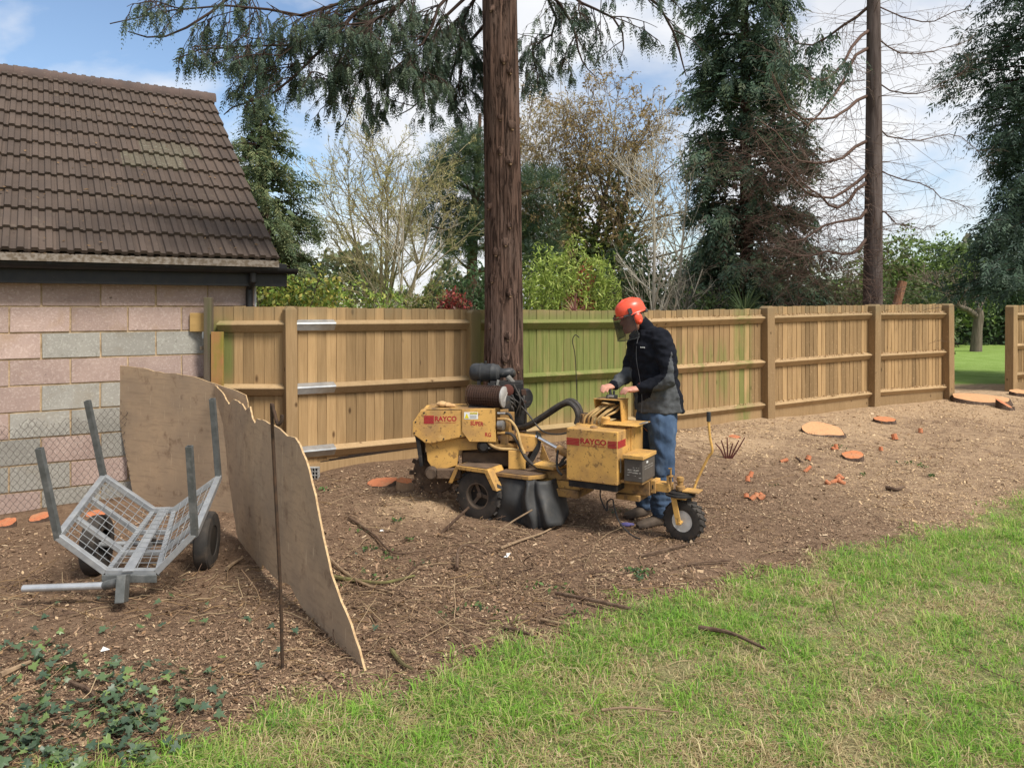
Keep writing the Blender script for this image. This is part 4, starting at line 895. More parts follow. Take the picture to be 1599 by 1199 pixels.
HM = Matrix((hz, hy, hu)).transposed()      # head: x forward, y to the side, z up
def hd(x, y, z): return HC+HM @ Vector((x, y, z))
# one continuous body
bd = MB()
hr = [(-.118, .080, .035, .026), (-.100, .092, .005, .045), (-.065, .094, -.055, .060), (-.03, .094, -.085, .069), (.01, .094, -.098, .074), (.05, .094, -.100, .076), (.085, .075, -.088, .064), (.112, .03, -.045, .03)]
v = []
for z, xf, xb, w_ in hr:
    for j in range(20):
        t = 2*math.pi*j/20; cx = (xf+xb)/2; v.append(hd(cx+(xf-xb)/2*math.cos(t), w_*math.sin(t), z))
bd.add(v, [(i*20+j, i*20+(j+1) % 20, (i+1)*20+(j+1) % 20, (i+1)*20+j) for i in range(len(hr)-1) for j in range(20)]+[tuple(range(20))[::-1], tuple((len(hr)-1)*20+j for j in range(20))])
ball(bd, hd(.098, 0, -.022), .017, (1.1, .8, 1.5), HM); ball(bd, hd(.108, 0, -.032), .012); ball(bd, hd(.088, 0, .025), .05, (.35, .95, .4), HM); ball(bd, hd(.092, 0, -.075), .022, (.7, 1.1, .5), HM); ball(bd, hd(.085, 0, -.105), .022, (.8, 1, .7), HM)
for s_ in (-1, 1): ball(bd, hd(-.005, s_*.077, -.005), .026, (.6, .4, 1.15), HM)
limb(bd, [hd(-.03, 0, -.07), P(1002, 512, 6.23), P(1012, 530, Yp)], [.055, .056, .075])
rings(bd, [(c, a*.86, b*.82) for c, a, b in tor]+[])
limb(bd, [shN, elN, wrN], [.060, .042, .028]); limb(bd, [shF, elF, wrF], [.060, .042, .028])
limb(bd, [P(1028, 640, Yp), P(1026, 655, Yp)], [.14, .13])
limb(bd, [hipN, knN, anN], [.095, .058, .042]); limb(bd, [hipF, knF, anF], [.095, .058, .042])
for an, toe in (): limb(bd, [an+Vector((.02, 0, -.03)), an*.6+toe*.4+Vector((0, 0, -.03)), an*.35+toe*.65+Vector((0, 0, .012))], [.034, .024, .018])
def hand(wr, kn, tip, up, side, fan, curl):
    """palm from wrist to knuckles, four unequal fingers bent twice, thumb from the side of the palm"""
    d = (kn-wr).normalized(); up = (up-d*up.dot(d)).normalized(); sd2 = d.cross(up)*side
    for t, r in ((0, .027), (.35, .030), (.7, .032), (1, .030)):
        ball(bd, wr.lerp(kn, t), r, (1, 1, .62) if False else (1.0, 1.3, .75), Matrix((d, sd2, up)).transposed())
    for k, L in enumerate((.074, .082, .077, .060)):
        b0 = kn+sd2*(.030-.020*k)+d*(.006 if k in (1, 2) else 0); dd = (tip-kn).normalized()
        b1 = b0+d*L*.42+up*.010+sd2*fan*(.008-.005*k); b2 = b1+(d*.5+dd*1.1).normalized()*L*.34-up*curl*.5; b3 = b2+(dd*1.2-up*curl*26*.04).normalized()*L*.30
        limb(bd, [b0, b1, b2, b3], [.0105, .0098, .0088, .0076], 8)
    t0 = wr.lerp(kn, .35)+sd2*.030; t1 = t0+sd2*.022+d*.026-up*.006; t2 = t1+d*.030-up*.012-sd2*.002; limb(bd, [t0, t1, t2], [.014, .0115, .009], 8)
hand(wrN+Vector((-.01, 0, -.004)), P(984, 609, 6.03), P(972, 624, 6.03), Vector((-.2, -.25, 1)), 1, 1, .012)
hand(wrF, P(950, 605, 6.15), P(945, 619, 6.10), Vector((-.1, -.35, 1)), 1, .6, .014)
pobj('body', remeshed('body', bd, .0088, SKIN, 3, .5))
# jacket
jk = MB(); rings(jk, tor+[(P(1006, 509, 6.235), .075, .075)])
limb(jk, [P(1022, 527, 6.14), shN, P(1042, 560, 6.02), elN, (elN+wrN)/2+Vector((0, 0, -.004)), wrN], [.085, .092, .078, .066, .056, .045])
limb(jk, [P(1006, 527, 6.36), shF, P(990, 556, 6.40), elF, (elF+wrF)/2, wrF], [.085, .088, .074, .062, .052, .043])
limb(jk, [P(1007, 514, 6.235), P(1003, 507, 6.225)], [.074, .070])
jm = remeshed('jacket', jk, .009, [FLEECE, GREYF], 7, .5)
tex = np.array([p.center[:] for p in jm.polygons]); pxx = 800+F*tex[:, 0]/tex[:, 1]; pyy = 480+(EYE-tex[:, 2])*F/tex[:, 1]
lim = np.interp(pxx, [990, 997, 1016, 1020, 1040, 1047, 1049, 1075], [632, 630, 621, 607, 589, 560, 548, 548])
back = np.interp(pyy, [545, 600, 630, 640], [1049, 1055, 1062, 1064])
nearside = ((tex-np.array(P(1018, 560, Yp))) @ np.array(lt)) > -.02
g_ = (pyy > lim) & (pxx < back) & nearside
fa = np.array(elF); g_ |= (np.linalg.norm(tex-np.array((elF+wrF)/2), axis=1) < .125) & (pxx < 987)
g_ |= (~nearside) & (pyy > 612)
jm.polygons.foreach_set('material_index', g_.astype(np.int32))
def push(me, fn):
    n_ = len(me.vertices); co = np.empty(n_*3, np.float32); no = np.empty(n_*3, np.float32); me.vertices.foreach_get('co', co); me.vertices.foreach_get('normal', no); co = co.reshape(-1, 3); no = no.reshape(-1, 3)
    k = np.array([fn(*map(float, c_)) for c_ in co]); co += no*k[:, None]; me.vertices.foreach_set('co', co.ravel()); me.update()
# cloth folds pressed in along the sleeves and the waist
push(jm, lambda x, y, z: .015*(mnoise.noise(Vector((x*11+z*5, y*9, z*17)))+.5*mnoise.noise(Vector((x*26, y*22, z*34)))))
jacket = pobj('jacket', jm)
ZIP = sm('zip_grey', (.16, .16, .17), bump=0)
zp = [c+fw*(b+.004)+lt*.03 for c, a, b in tor[:-1]]+[P(1000, 508, 6.2)]
MB().tube(bez(zp, 5), .0024, 5).obj('zip', ZIP, person, loc=PO)
lg = P(1004, 542, 6.25)+(lt*.15)
text(person, 'berg', P(1000.5, 544, 6.065)+PO, .035, .012, WHT, rot=(R(90), 0, R(-8)), name='chest_logo')
MB().lathe([(.030, -.006), (.041, -.004), (.042, .004), (.030, .008)], wrN, (wrN-elN), 16).obj('cuff', sm('red_cuff', (.5, .06, .05), bump=.2), person, loc=PO, smooth=True)
cl_ = MB(); limb(cl_, [P(1008, 514, 6.235), P(1001, 505, 6.222)], [.076, .068]); pobj('collar', remeshed('collar', cl_, .008, FLEECE, 3))
# jeans
jn = MB(); rings(jn, [(P(1026, 668, Yp), .165, .125), (P(1027, 650, Yp), .175, .145), (P(1028, 630, Yp), .175, .145)])
limb(jn, [hipN, P(1035, 690, 6.13), knN, P(1034, 760, 6.13), anN], [.118, .106, .090, .083, .080])
limb(jn, [hipF, P(1012, 690, 6.38), knF, P(1009, 755, 6.43), anF], [.118, .104, .090, .083, .078])
me = remeshed('jeans', jn, .009, DENIM, 6)
push(me, lambda x, y, z: .015*mnoise.noise(Vector((x*13, y*13, z*12+x*9)))+(.008*mnoise.noise(Vector((x*6, y*6, z*42))) if z < .4 else .003*mnoise.noise(Vector((x*30, y*30, z*26)))))
pobj('jeans', me)
for an, toe in ((anN, P(1001, 806, 6.06)), (anF, P(990, 793, 6.39))):
    bt = MB(); d = (toe-an); d.z = 0; d.normalize(); s2 = Vector((-d.y, d.x, 0)); g0 = gz(an.x, an.y)
    v = []; L = .30; heel = Vector((an.x, an.y, g0))-d*.075
    prf = [(0, .034, .085), (.03, .042, .10), (.08, .042, .10), (.13, .042, .085), (.18, .047, .07), (.23, .048, .058), (.275, .040, .048), (.30, .022, .034)]
    for x, w_, h_ in prf:
        for j in range(14):
            t = 2*math.pi*j/14; cs, sn = math.cos(t), math.sin(t)
            v.append(heel+d*x+s2*(w_*math.copysign(abs(cs)**.75, cs))+Vector((0, 0, max(.002, h_/2+h_/2*math.copysign(abs(sn)**.7, sn)))))
    bt.add(v, [(i*14+j, i*14+(j+1) % 14, (i+1)*14+(j+1) % 14, (i+1)*14+j) for i in range(7) for j in range(14)]+[tuple(range(14))[::-1], tuple(98+j for j in range(14))])
    bt.tube([heel+d*.06+Vector((0, 0, .05)), heel+d*.068+Vector((0, 0, .20))], [.055, .062], 14)
    bt.obj('boot', BOOT, person, smooth=True, loc=PO)
# hair, helmet, ear defenders, visor
HAIR = sm('short_brown_hair', (.20, .145, .09), (.12, .085, .05), .8, scale=30, stretch=(1, 1, .2), bump=.8, bscale=120, bdist=.01)
hh = MB(); ball(hh, hd(-.045, 0, .0), .083, (.72, .93, .95), HM, 18); ball(hh, hd(-.062, 0, -.045), .055, (.55, 1.0, .6), HM, 14)
pobj('hair', remeshed('hair', hh, .007, HAIR, 2))
ORG = sm('orange_helmet_shell', (.78, .085, .035), (.70, .07, .03), .35, bump=.03, scale=6, spec=.5)
helm = empty('helmet', PO, parent=person)
hs = MB(); v = []; n = 28; rows = [(0.0, 1.0), (.25, .985), (.5, .93), (.72, .80), (.88, .58), (.97, .3), (1.0, .04)]
for hh_, k in rows:
    for j in range(n):
        t = 2*math.pi*j/n; rx = .128 if math.cos(t) > 0 else .126; x = rx*k*math.cos(t); y = .102*k*math.sin(t)
        v.append(hd(-.002+x, y, .042+.108*hh_-(.0 if hh_ else .004)))
hs.add(v, [(i*n+j, i*n+(j+1) % n, (i+1)*n+(j+1) % n, (i+1)*n+j) for i in range(len(rows)-1) for j in range(n)]+[tuple((len(rows)-1)*n+j for j in range(n))])
v = []
for r_, z in ((1.0, .040), (1.045, .034), (1.05, .028), (1.0, .030)):
    for j in range(n):
        t = 2*math.pi*j/n; pk = 1+.16*max(0, math.cos(t))**3; v.append(hd(-.002+.127*r_*pk*math.cos(t), .102*r_*math.sin(t), z-.012*max(0, math.cos(t))**3))
hs.add(v, [(i*n+j, i*n+(j+1) % n, ((i+1) % 4)*n+(j+1) % n, ((i+1) % 4)*n+j) for i in range(4) for j in range(n)])
for y in (-.026, 0, .026): hs.tube([hd(-.10, y, .118), hd(-.04, y, .146), hd(.03, y, .146), hd(.09, y, .115)], .006, 6)
ob = hs.obj('shell', ORG, helm, smooth=True, sharp=50)
bk = MB()
for s_ in (-1, 1):
    bk.box(hd(.045, s_*.100, .062), (.030, .012, .044), HM).tube([hd(.03, s_*.112, .03), hd(-.0, s_*.11, .03), hd(-.02, s_*.098, -.0)], .004, 6)
    bk.box(hd(.07, s_*.095, .036), (.075, .008, .014), HM)
bk.box(hd(-.105, 0, .022), (.02, .15, .028), HM)
bk.obj('harness', BLKP, helm)
for s_ in (-1, 1):
    e_ = MB(); ball(e_, hd(-.004, s_*.103, -.014), .045, (.82, .45, 1.12), HM, 18); ball(e_, hd(-.006, s_*.118, -.040), .018, (1, .5, .8), HM, 10); e_.obj('ear_defender', ORG, helm, smooth=True)
    c_ = MB(); ball(c_, hd(-.004, s_*.088, -.014), .046, (.80, .35, 1.08), HM, 16); c_.obj('ear_cushion', BLKP, helm, smooth=True)
vm = NT('mesh_visor'); vm.base((.012, .013, .016), .6); tr = vm.n('ShaderNodeBsdfTransparent'); mxv = vm.n('ShaderNodeMixShader'); mxv.inputs[0].default_value = .58
vm.l(tr.outputs[0], mxv.inputs[1]); vm.l(vm.b.outputs[0], mxv.inputs[2]); vm.l(mxv.outputs[0], vm.out.inputs[0])
vv = []; nv = 15
for z in (.03, -.045, -.115, -.155):
    for j in range(nv):
        t = R(-78+156*j/(nv-1)); k = .142+.012*(.03-z)/.185; vv.append(hd(.012+k*math.cos(t), (k*.88)*math.sin(t), z))
O('visor', npmesh('visor', vv, [(i*nv+j, i*nv+j+1, (i+1)*nv+j+1, (i+1)*nv+j) for i in range(3) for j in range(nv-1)], vm.m, smooth=True), helm)
edge = [Vector(q) for q in vv[:nv]]+[Vector(q) for q in vv[nv*2-1::nv]]+[Vector(q) for q in vv[:3*nv-1:-1]]+[Vector(vv[2*nv]), Vector(vv[nv]), Vector(vv[0])]
MB().tube(edge, .0032, 5).obj('visor_frame', BLKP, helm)
# ------------------------------------------------------------------ trees and shrubs
def unit(v): return v/np.maximum(np.linalg.norm(v, axis=-1, keepdims=True), 1e-9)
UP = np.array([0, 0, 1.0]); VEG = 1.35
def tint_of(cols, n, lo=.75, hi=1.25):
    c = np.asarray(cols, float).reshape(-1, 3)*VEG; return c[rng.integers(0, len(c), n)]*rng.uniform(lo, hi, (n, 1))
def tubes(pl, rad, n=3):
    """pl: (M,K,3) polylines, rad: (M,K) -> verts, quads"""
    M_, K = pl.shape[:2]; tg = np.empty_like(pl); tg[:, 1:-1] = pl[:, 2:]-pl[:, :-2]; tg[:, 0] = pl[:, 1]-pl[:, 0]; tg[:, -1] = pl[:, -1]-pl[:, -2]; tg = unit(tg)
    ref = np.where(np.abs(tg[..., 2:3]) < .9, UP, np.array([1.0, 0, 0])); a = unit(np.cross(tg, ref)); b = np.cross(tg, a)
    th = 2*np.pi*np.arange(n)/n
    V = pl[:, :, None]+(a[:, :, None]*np.cos(th)[:, None]+b[:, :, None]*np.sin(th)[:, None])*rad[:, :, None, None]
    base = (np.arange(M_)*K*n)[:, None, None]; k = np.arange(K-1)[None, :, None]*n; j = np.arange(n)[None, None]; j2 = (j+1) % n
    Fq = np.stack([base+k+j, base+k+j2, base+k+n+j2, base+k+n+j], -1).reshape(-1, 4)
    return V.reshape(-1, 3), Fq
class NM:                                   # collects numpy quads with a tint
    def __init__(s): s.V = []; s.F = []; s.T = []; s.n = 0
    def add(s, V, Fq, T):
        T = np.asarray(T, float); T = np.broadcast_to(T, (len(V), 3)) if T.ndim == 1 else T
        s.V.append(V); s.F.append(Fq+s.n); s.T.append(T); s.n += len(V); return s
    def obj(s, name, mat, par=None, smooth=False, **k):
        return O(name, npmesh(name, np.concatenate(s.V), np.concatenate(s.F), mat, np.concatenate(s.T), smooth), par, **k)
def grow(st, dr, L, r, curv, wob, K=5, tip=.35):
    """curved branches from starts, directions, lengths; returns polylines and radii"""
    M_ = len(st); pl = np.empty((M_, K, 3)); d = unit(dr); p = st.copy(); pl[:, 0] = p
    for k in range(1, K):
        p = p+d*(L/(K-1))[:, None]; pl[:, k] = p; d = unit(d+UP*np.broadcast_to(curv, (M_,))[:, None]/(K-1)+rng.normal(0, wob, (M_, 3)))
    rad = r[:, None]*np.linspace(1, tip, K)[None]
    return pl, rad
def kids(pl, rad, n, t0, ang, ratio, rr_=.55, flat=0.0):
    """n children per parent branch"""
    M_, K = pl.shape[:2]; idx = np.repeat(np.arange(M_), n); t = rng.uniform(t0, 1, M_*n)*(K-1); i = np.minimum(t.astype(int), K-2); f = (t-i)[:, None]
    p = pl[idx, i]*(1-f)+pl[idx, i+1]*f; tg = unit(pl[idx, i+1]-pl[idx, i]); rv = rng.normal(0, 1, (M_*n, 3)); rv[:, 2] *= 1-flat; pe = unit(rv-tg*(rv*tg).sum(1, keepdims=True))
    a = np.radians(rng.normal(ang, ang*.25, M_*n))[:, None]; Lp = np.linalg.norm(pl[idx, -1]-pl[idx, 0], axis=1)
    L = Lp*ratio*rng.uniform(.6, 1.2, M_*n)*(1.15-.5*t/(K-1)); r = (rad[idx, i]*(1-f[:, 0])+rad[idx, i+1]*f[:, 0])*rr_
    return p, tg*np.cos(a)+pe*np.sin(a), L, r
def sprays(o, d, L, tint, K=6, droop=.3, wid=.30, leaf=.42, fold=.25):
    """flat fronds: a row of leaflets either side of a drooping axis"""
    M_ = len(o); d = unit(d); s = unit(np.cross(d, UP+rng.normal(0, .35, (M_, 3)))); Vs = []; Ts = []
    for k in range(K):
        t = .12+.88*k/(K-1); a = o+d*(L*t)[:, None]-UP*(droop*L*t*t)[:, None]; l = L*leaf*(1-.62*t)
        for sg in ((-1, 1) if k < K-1 else (0,)):
            q = unit(d*.75+s*sg*.75-UP*fold*(1+rng.random((M_, 1)))) if sg else unit(d-UP*droop*1.5); ll = (l*rng.uniform(.75, 1.25, M_))[:, None]
            w_ = unit(np.cross(q, np.cross(d, s)+rng.normal(0, .3, (M_, 3))))*ll*wid*.5
            Vs.append(np.stack([a, a+q*ll*.45+w_, a+q*ll, a+q*ll*.45-w_], 1)); Ts.append(np.repeat((tint*rng.uniform(.82, 1.18, (M_, 1)))[:, None], 4, 1))
    V = np.concatenate(Vs).reshape(-1, 3); T = np.concatenate(Ts).reshape(-1, 3); return V, np.arange(len(V)).reshape(-1, 4), T
def leaves(c, size, tint, up=.5, asp=.5, dirs=None):
    M_ = len(c); d = unit(rng.normal(0, 1, (M_, 3))+(dirs if dirs is not None else 0)); nn = unit(rng.normal(0, 1, (M_, 3))+UP*up*2); s = unit(np.cross(d, nn)); size = np.broadcast_to(size, (M_,))[:, None]*rng.uniform(.6, 1.3, (M_, 1))
    V = np.stack([c-d*size*.5, c+s*size*asp*.5, c+d*size*.5, c-s*size*asp*.5], 1).reshape(-1, 3)
    return V, np.arange(len(V)).reshape(-1, 4), np.repeat(tint, 4, 0)
def along(pl, n, t0=.3):
    M_, K = pl.shape[:2]; i0 = rng.integers(0, M_, n); t = (t0+(1-t0)*rng.random(n)**.8)*(K-1); i = np.minimum(t.astype(int), K-2); f = (t-i)[:, None]
    return pl[i0, i]*(1-f)+pl[i0, i+1]*f, unit(pl[i0, i+1]-pl[i0, i])
def barkm(name, a, b, st=(1, 1, .12), sc_=16, bd=.02, spots=None): return sm(name, a, b, .95, scale=sc_, stretch=st, bump=.9, bscale=sc_*1.6, bdist=bd, lo=.38, hi=.62, spots=spots, spec=.1)
BARKC = barkm('conifer_bark', (.085, .052, .038), (.045, .028, .022))
def trunk_np(name, pts, rad, mat, par, n=10):
    return MB().tube(bez(pts, 5), list(np.interp(np.linspace(0, len(pts)-1, (len(pts)-1)*5+1), range(len(pts)), rad)), n).obj(name, mat, par, smooth=True, sharp=80)
def gbase(px, Y): X = (px-800)/F*Y; return np.array([X, Y, gz(X, Y)])
def tree(name, px, Y, **k):
    b = gbase(px, Y); e = empty(name, b, **k); return e, np.zeros(3)

# ---- the tall conifer trunk standing in front of the fence, with its drooping boughs
def redwood_bark():
    m = NT('redwood_bark'); v = m.coords((1, 1, .035), 'Object', False); v2 = m.coords((1, 1, .25), 'Object', False); v3 = m.coords((1, 1, .11), 'Object', False)
    n = m.noise(v, 46, 6, .65, .6); n2 = m.noise(v2, 6, 5); n3 = m.noise(v3, 24, 5, .6, 1.2)
    c = m.mix(m.ramp(n, (.36, 0), (.62, 1)), (.062, .037, .028), (.168, .102, .076))
    c = m.mix(m.ramp(n2, (.45, 0), (.7, .6)), c, (.15, .105, .085)); c = m.mix(m.ramp(n3, (.40, .9), (.455, 0)), c, (.034, .021, .016)); m.base(c, .95, 0, .1)
    m.bump(m.math('ADD', n, m.math('MULTIPLY', m.ramp(n3, (.38, 0), (.5, 1)), 1.0)), 1.0, .016); return m.m
RB = redwood_bark()
MT = Vector((P(786, 700, 8.0).x, 8.0, 0)); MT.z = gz(MT.x, MT.y)
mt = empty('conifer_tree', MT, label='tall reddish conifer trunk standing behind the grinder, boughs drooping overhead', cat='tree')
nA_, nH = 120, 150; H_ = 9.5; hz_ = np.linspace(-.15, H_, nH); th = 2*np.pi*np.arange(nA_)/nA_
ph = rng.uniform(0, 6.28, 8)
TH, HH = np.meshgrid(th, hz_)
rad0 = .205+.06*np.exp(-np.maximum(HH, 0)/.35)-.0062*HH
rad_ = rad0*(1+.016*np.sin(11*TH+ph[0]+.5*np.sin(HH*.9))+.012*np.sin(19*TH+ph[1]+.8*np.sin(HH*.7+1))+.008*np.sin(31*TH+ph[2]+.9*np.sin(HH*1.3))+.05*np.exp(-np.maximum(HH, 0)/.25)*np.sin(5*TH+1)+.01*np.sin(HH*5+3*TH)+.05*(vn(np.cos(TH)*7+HH*.16, np.sin(TH)*7+HH*.11, 1.6)-.5)+.05*(vn(np.cos(TH)*14+HH*.3, np.sin(TH)*14-HH*.25, 1.5)-.5))
def tcx(h): return -.03*(h/5.3)+.012*np.sin(h*.8)
V = np.stack([rad_*np.cos(TH)+tcx(HH), rad_*np.sin(TH), HH], -1).reshape(-1, 3); I = np.arange(nA_*nH).reshape(nH, nA_)
Fq = np.stack([I[:-1], np.roll(I[:-1], -1, 1), np.roll(I[1:], -1, 1), I[1:]], -1).reshape(-1, 4)
mtr = O('trunk', npmesh('trunk', V, Fq, RB, smooth=True), mt)
CUT = sm('cut_branch_end', (.33, .22, .13), (.2, .13, .08), .9, scale=40)
for px, py in ((768, 15), (806, 32), (787, 97), (796, 113), (782, 187), (799, 200), (760, 213), (782, 240), (796, 255), (809, 282), (765, 325), (758, 305), (796, 355), (790, 383), (776, 398), (796, 462), (766, 512), (793, 530), (789, 566), (810, 150), (754, 100), (812, 420), (808, 580), (770, 440)):
    h = EYE-(py-480)/F*7.8-MT.z; x = (px-800)/F*7.8-MT.x-float(tcx(h)); rr0 = .2-.006*h
    if abs(x) > rr0*.85: continue
    x = max(-rr0*.97, min(rr0*.97, x)); y = -math.sqrt(max(1e-4, rr0**2-x*x)); nv_ = Vector((x, y, 0)).normalized(); c = Vector((x+float(tcx(h)), y, h)); s_ = random.uniform(.015, .027); L = random.uniform(.012, .034)
    kb = MB().tube([c-nv_*.025+Vector((0, 0, .035)), c-nv_*.002+Vector((0, 0, .016)), c+nv_*L*.6, c+nv_*L+Vector((0, 0, -.010))], [s_*2.6, s_*1.9, s_*1.2, s_*.75], 9); kb.mi = 1
    kb.tube([c+nv_*(L-.002)+Vector((0, 0, -.008)), c+nv_*(L+.004)+Vector((0, 0, -.009))], [s_*.62, s_*.55], 8); kb.obj('branch_stub', [RB, CUT], mtr, smooth=True)
def under(pts):                                # lower outline of the drooping crown, from the tree's own reach
    w_ = pts+np.array(MT); px = 800+F*w_[:, 0]/w_[:, 1]; py = 480+(EYE-w_[:, 2])*F/w_[:, 1]
    return py < np.interp(px, [100, 160, 175, 230, 300, 335, 350, 470, 500, 600, 700, 760, 820, 870, 930, 1000, 1090], [-90, -40, 55, 92, 118, 128, 195, 205, 228, 218, 208, 195, 160, 165, 140, 115, 130])-rng.uniform(0, 22, len(px))
def limbs(defs, K=9):
    out = []
    for d in defs:
        q = bez([P(*a) for a in d], 8); q = [q[round(i*(len(q)-1)/(K-1))] for i in range(K)]; out.append([tuple(a-MT) for a in q])
    return np.array(out)
Lm = limbs([
    [(790, -110, 8.0), (690, -60, 7.5), (560, -5, 7.0), (470, 25, 6.8), (400, 12, 6.6), (300, 12, 6.4), (172, 38, 6.2)],
    [(790, -60, 8.0), (640, -5, 7.4), (560, 8, 7.2), (480, 62, 7.0), (440, 72, 6.9), (330, 75, 6.7), (270, 95, 6.5)],
    [(780, -140, 8.0), (600, -20, 7.2), (520, 60, 6.9), (460, 120, 6.7), (420, 150, 6.6), (370, 165, 6.6), (350, 180, 6.6)],
    [(790, -70, 8.0), (700, -10, 7.7), (680, 30, 7.5), (660, 70, 7.4), (600, 90, 7.3), (540, 115, 7.1), (490, 130, 7.0)],
    [(790, -40, 8.0), (710, 10, 7.9), (668, 65, 7.7), (660, 110, 7.6), (668, 140, 7.6), (650, 165, 7.6), (615, 185, 7.6)],
    [(790, -100, 8.0), (640, -20, 7.6), (600, 60, 7.4), (570, 110, 7.3), (550, 160, 7.2), (540, 190, 7.2), (525, 205, 7.2)],
    [(790, 0, 8.0), (740, 60, 8.2), (715, 90, 8.3), (705, 120, 8.4), (700, 150, 8.4), (720, 175, 8.4), (735, 190, 8.4)],
    [(790, -60, 8.0), (750, -10, 8.2), (728, 20, 8.3), (720, 60, 8.3), (725, 95, 8.3), (715, 130, 8.3), (722, 160, 8.3)],
    [(790, -150, 8.0), (700, -60, 7.6), (640, -10, 7.3), (610, 20, 7.1), (560, 40, 6.9), (500, 45, 6.7), (430, 95, 6.5)],
    [(790, -120, 8.0), (450, -60, 7.0), (380, -20, 6.8), (330, 20, 6.6), (280, 50, 6.4), (240, 60, 6.2), (200, 50, 6.1)],
    [(790, -90, 8.0), (840, -20, 8.3), (868, 20, 8.5), (862, 55, 8.6), (840, 68, 8.6), (828, 90, 8.6), (832, 110, 8.6)],
    [(790, -120, 8.0), (860, -40, 7.4), (900, 0, 7.2), (930, 15, 7.0), (965, 35, 6.9), (975, 70, 6.9), (968, 95, 6.9)],
    [(790, -130, 8.0), (880, -80, 7.4), (960, -40, 7.0), (1030, 10, 6.8), (1055, 60, 6.8), (1065, 95, 6.8), (1072, 120, 6.8)],
    [(790, -60, 8.0), (850, -20, 8.3), (890, 30, 8.4), (900, 60, 8.4), (905, 85, 8.4), (915, 105, 8.4), (930, 120, 8.4)]])
lr = np.tile(np.linspace(.021, .0045, 9), (len(Lm), 1)); V, Fq = tubes(Lm, lr, 6); bn = NM().add(V, Fq, (.045, .030, .024))
p_, d_, L_, r_ = kids(Lm, lr, 15, .18, 46, .24, .5, .5); sb, sbr = grow(p_, unit(d_*np.array([1, .8, .6])-UP*.12), np.clip(L_, .35, 1.15), np.full(len(p_), .0065), -.4, .10, 9); k = under(sb[:, -1]-np.array([0, 0, .1])); sb, sbr = sb[k], sbr[k]; V, Fq = tubes(sb, sbr, 5); bn.add(V, Fq, (.045, .030, .024))
nlm = len(Lm); Lm = np.concatenate([Lm, sb]); lr = np.concatenate([lr, sbr])
p_, d_, L_, r_ = kids(Lm, lr, 7, .12, 55, .3, .4, .3); L_ = np.clip(L_, .12, .5)
keep = rng.random(len(p_)) < np.where((p_[:, 0] > .1), .5, 1)
p_, d_, L_, r_ = p_[keep], d_[keep], L_[keep], r_[keep]; d_ = unit(d_*np.array([1, .8, .5])-UP*.55)
tw, twr = grow(p_, d_, L_, np.full(len(p_), .0055), -.55, .16, 5); k = under(tw[:, -1]); tw, twr = tw[k], twr[k]; V, Fq = tubes(tw, twr, 3); bn.add(V, Fq, (.05, .034, .026))
p2_, d2_, L2_, r2_ = kids(tw, twr, 4, .25, 38, .42); d2_ = unit(d2_-UP*.5); t2, t2r = grow(p2_, d2_, np.clip(L2_, .07, .22), np.full(len(p2_), .0026), -.5, .12, 4); V, Fq = tubes(t2, t2r, 3); bn.add(V, Fq, (.06, .042, .03))
cr = bn.obj('bough', TWIG, mt)
o1, d1 = along(t2, 9000, .0); k = under(o1); o1, d1 = o1[k], d1[k]; fol = NM(); fol.add(*sprays(o1, d1*.8-UP*.55+rng.normal(0, .28, d1.shape), rng.uniform(.06, .15, len(o1)), tint_of([(.042, .066, .040), (.055, .078, .042), (.036, .058, .042)], len(o1)), 6, .25, .36, .34))
o1, d1 = along(tw, 2400, .15); k = under(o1); o1, d1 = o1[k], d1[k]; fol.add(*sprays(o1, d1*.7-UP*.7+rng.normal(0, .25, d1.shape), rng.uniform(.05, .13, len(o1)), tint_of([(.048, .070, .045), (.065, .085, .048)], len(o1)), 6, .25, .36, .34))
fol.obj('crown', LEAF, mt)

# ---- dense conifers
def conifer(px, Y, Hh, R0, nb, nsp, L, cols, label, prof, lean=0.0, lo=.04, droop=.5, name='conifer_tree', bark=BARKC, tr=.16, shift=0.0, group=None, leaf=.44, wid=.27, K=5):
    e, b = tree(name, px, Y, label=label, cat='tree', group=group)
    trunk_np('trunk', [(0, 0, -.2), (lean*.3, 0, Hh*.3), (lean*.7, 0, Hh*.7), (lean, 0, Hh)], [tr, tr*.8, tr*.45, .02], bark, e)
    h = lo+(1-lo)*rng.random(nb)**1.15; az = rng.uniform(0, 2*np.pi, nb); Lb = R0*prof(h)*rng.uniform(.65, 1.12, nb)*(1+.22*np.sin(3*az+9*h)); st = np.stack([lean*h, 0*h, h*Hh], 1)
    dr = np.stack([np.cos(az), np.sin(az), .25-.1*h], 1); pl, rd = grow(st, dr, Lb, np.full(nb, .018), -droop, .06, 6)
    V, Fq = tubes(pl, rd, 3); NM().add(V, Fq, (.05, .033, .025)).obj('branches', TWIG, e)
    wts = Lb/Lb.sum(); i0 = rng.choice(nb, nsp, p=wts); t = (.30+.70*rng.random(nsp)**.7)*5; i = np.minimum(t.astype(int), 4); f = (t-i)[:, None]
    o = pl[i0, i]*(1-f)+pl[i0, i+1]*f+rng.normal(0, .07, (nsp, 3))*(R0/1.5); d = unit(pl[i0, i+1]-pl[i0, i]); rv = rng.normal(0, .55, (nsp, 3)); dd = d+rv-UP*.35
    ni = nsp//4; k_ = rng.integers(0, nb, ni); q_ = pl[k_, rng.integers(1, 4, ni)]+rng.normal(0, .08*R0, (ni, 3)); NM().add(*leaves(q_, .17, tint_of(cols, ni), .2, .5)).obj('inner_foliage', LEAF, e)
    NM().add(*sprays(o, dd, L*rng.uniform(.6, 1.3, nsp), tint_of(cols, nsp), K, droop*.6, wid, leaf)).obj('crown', LEAF, e)
    return e
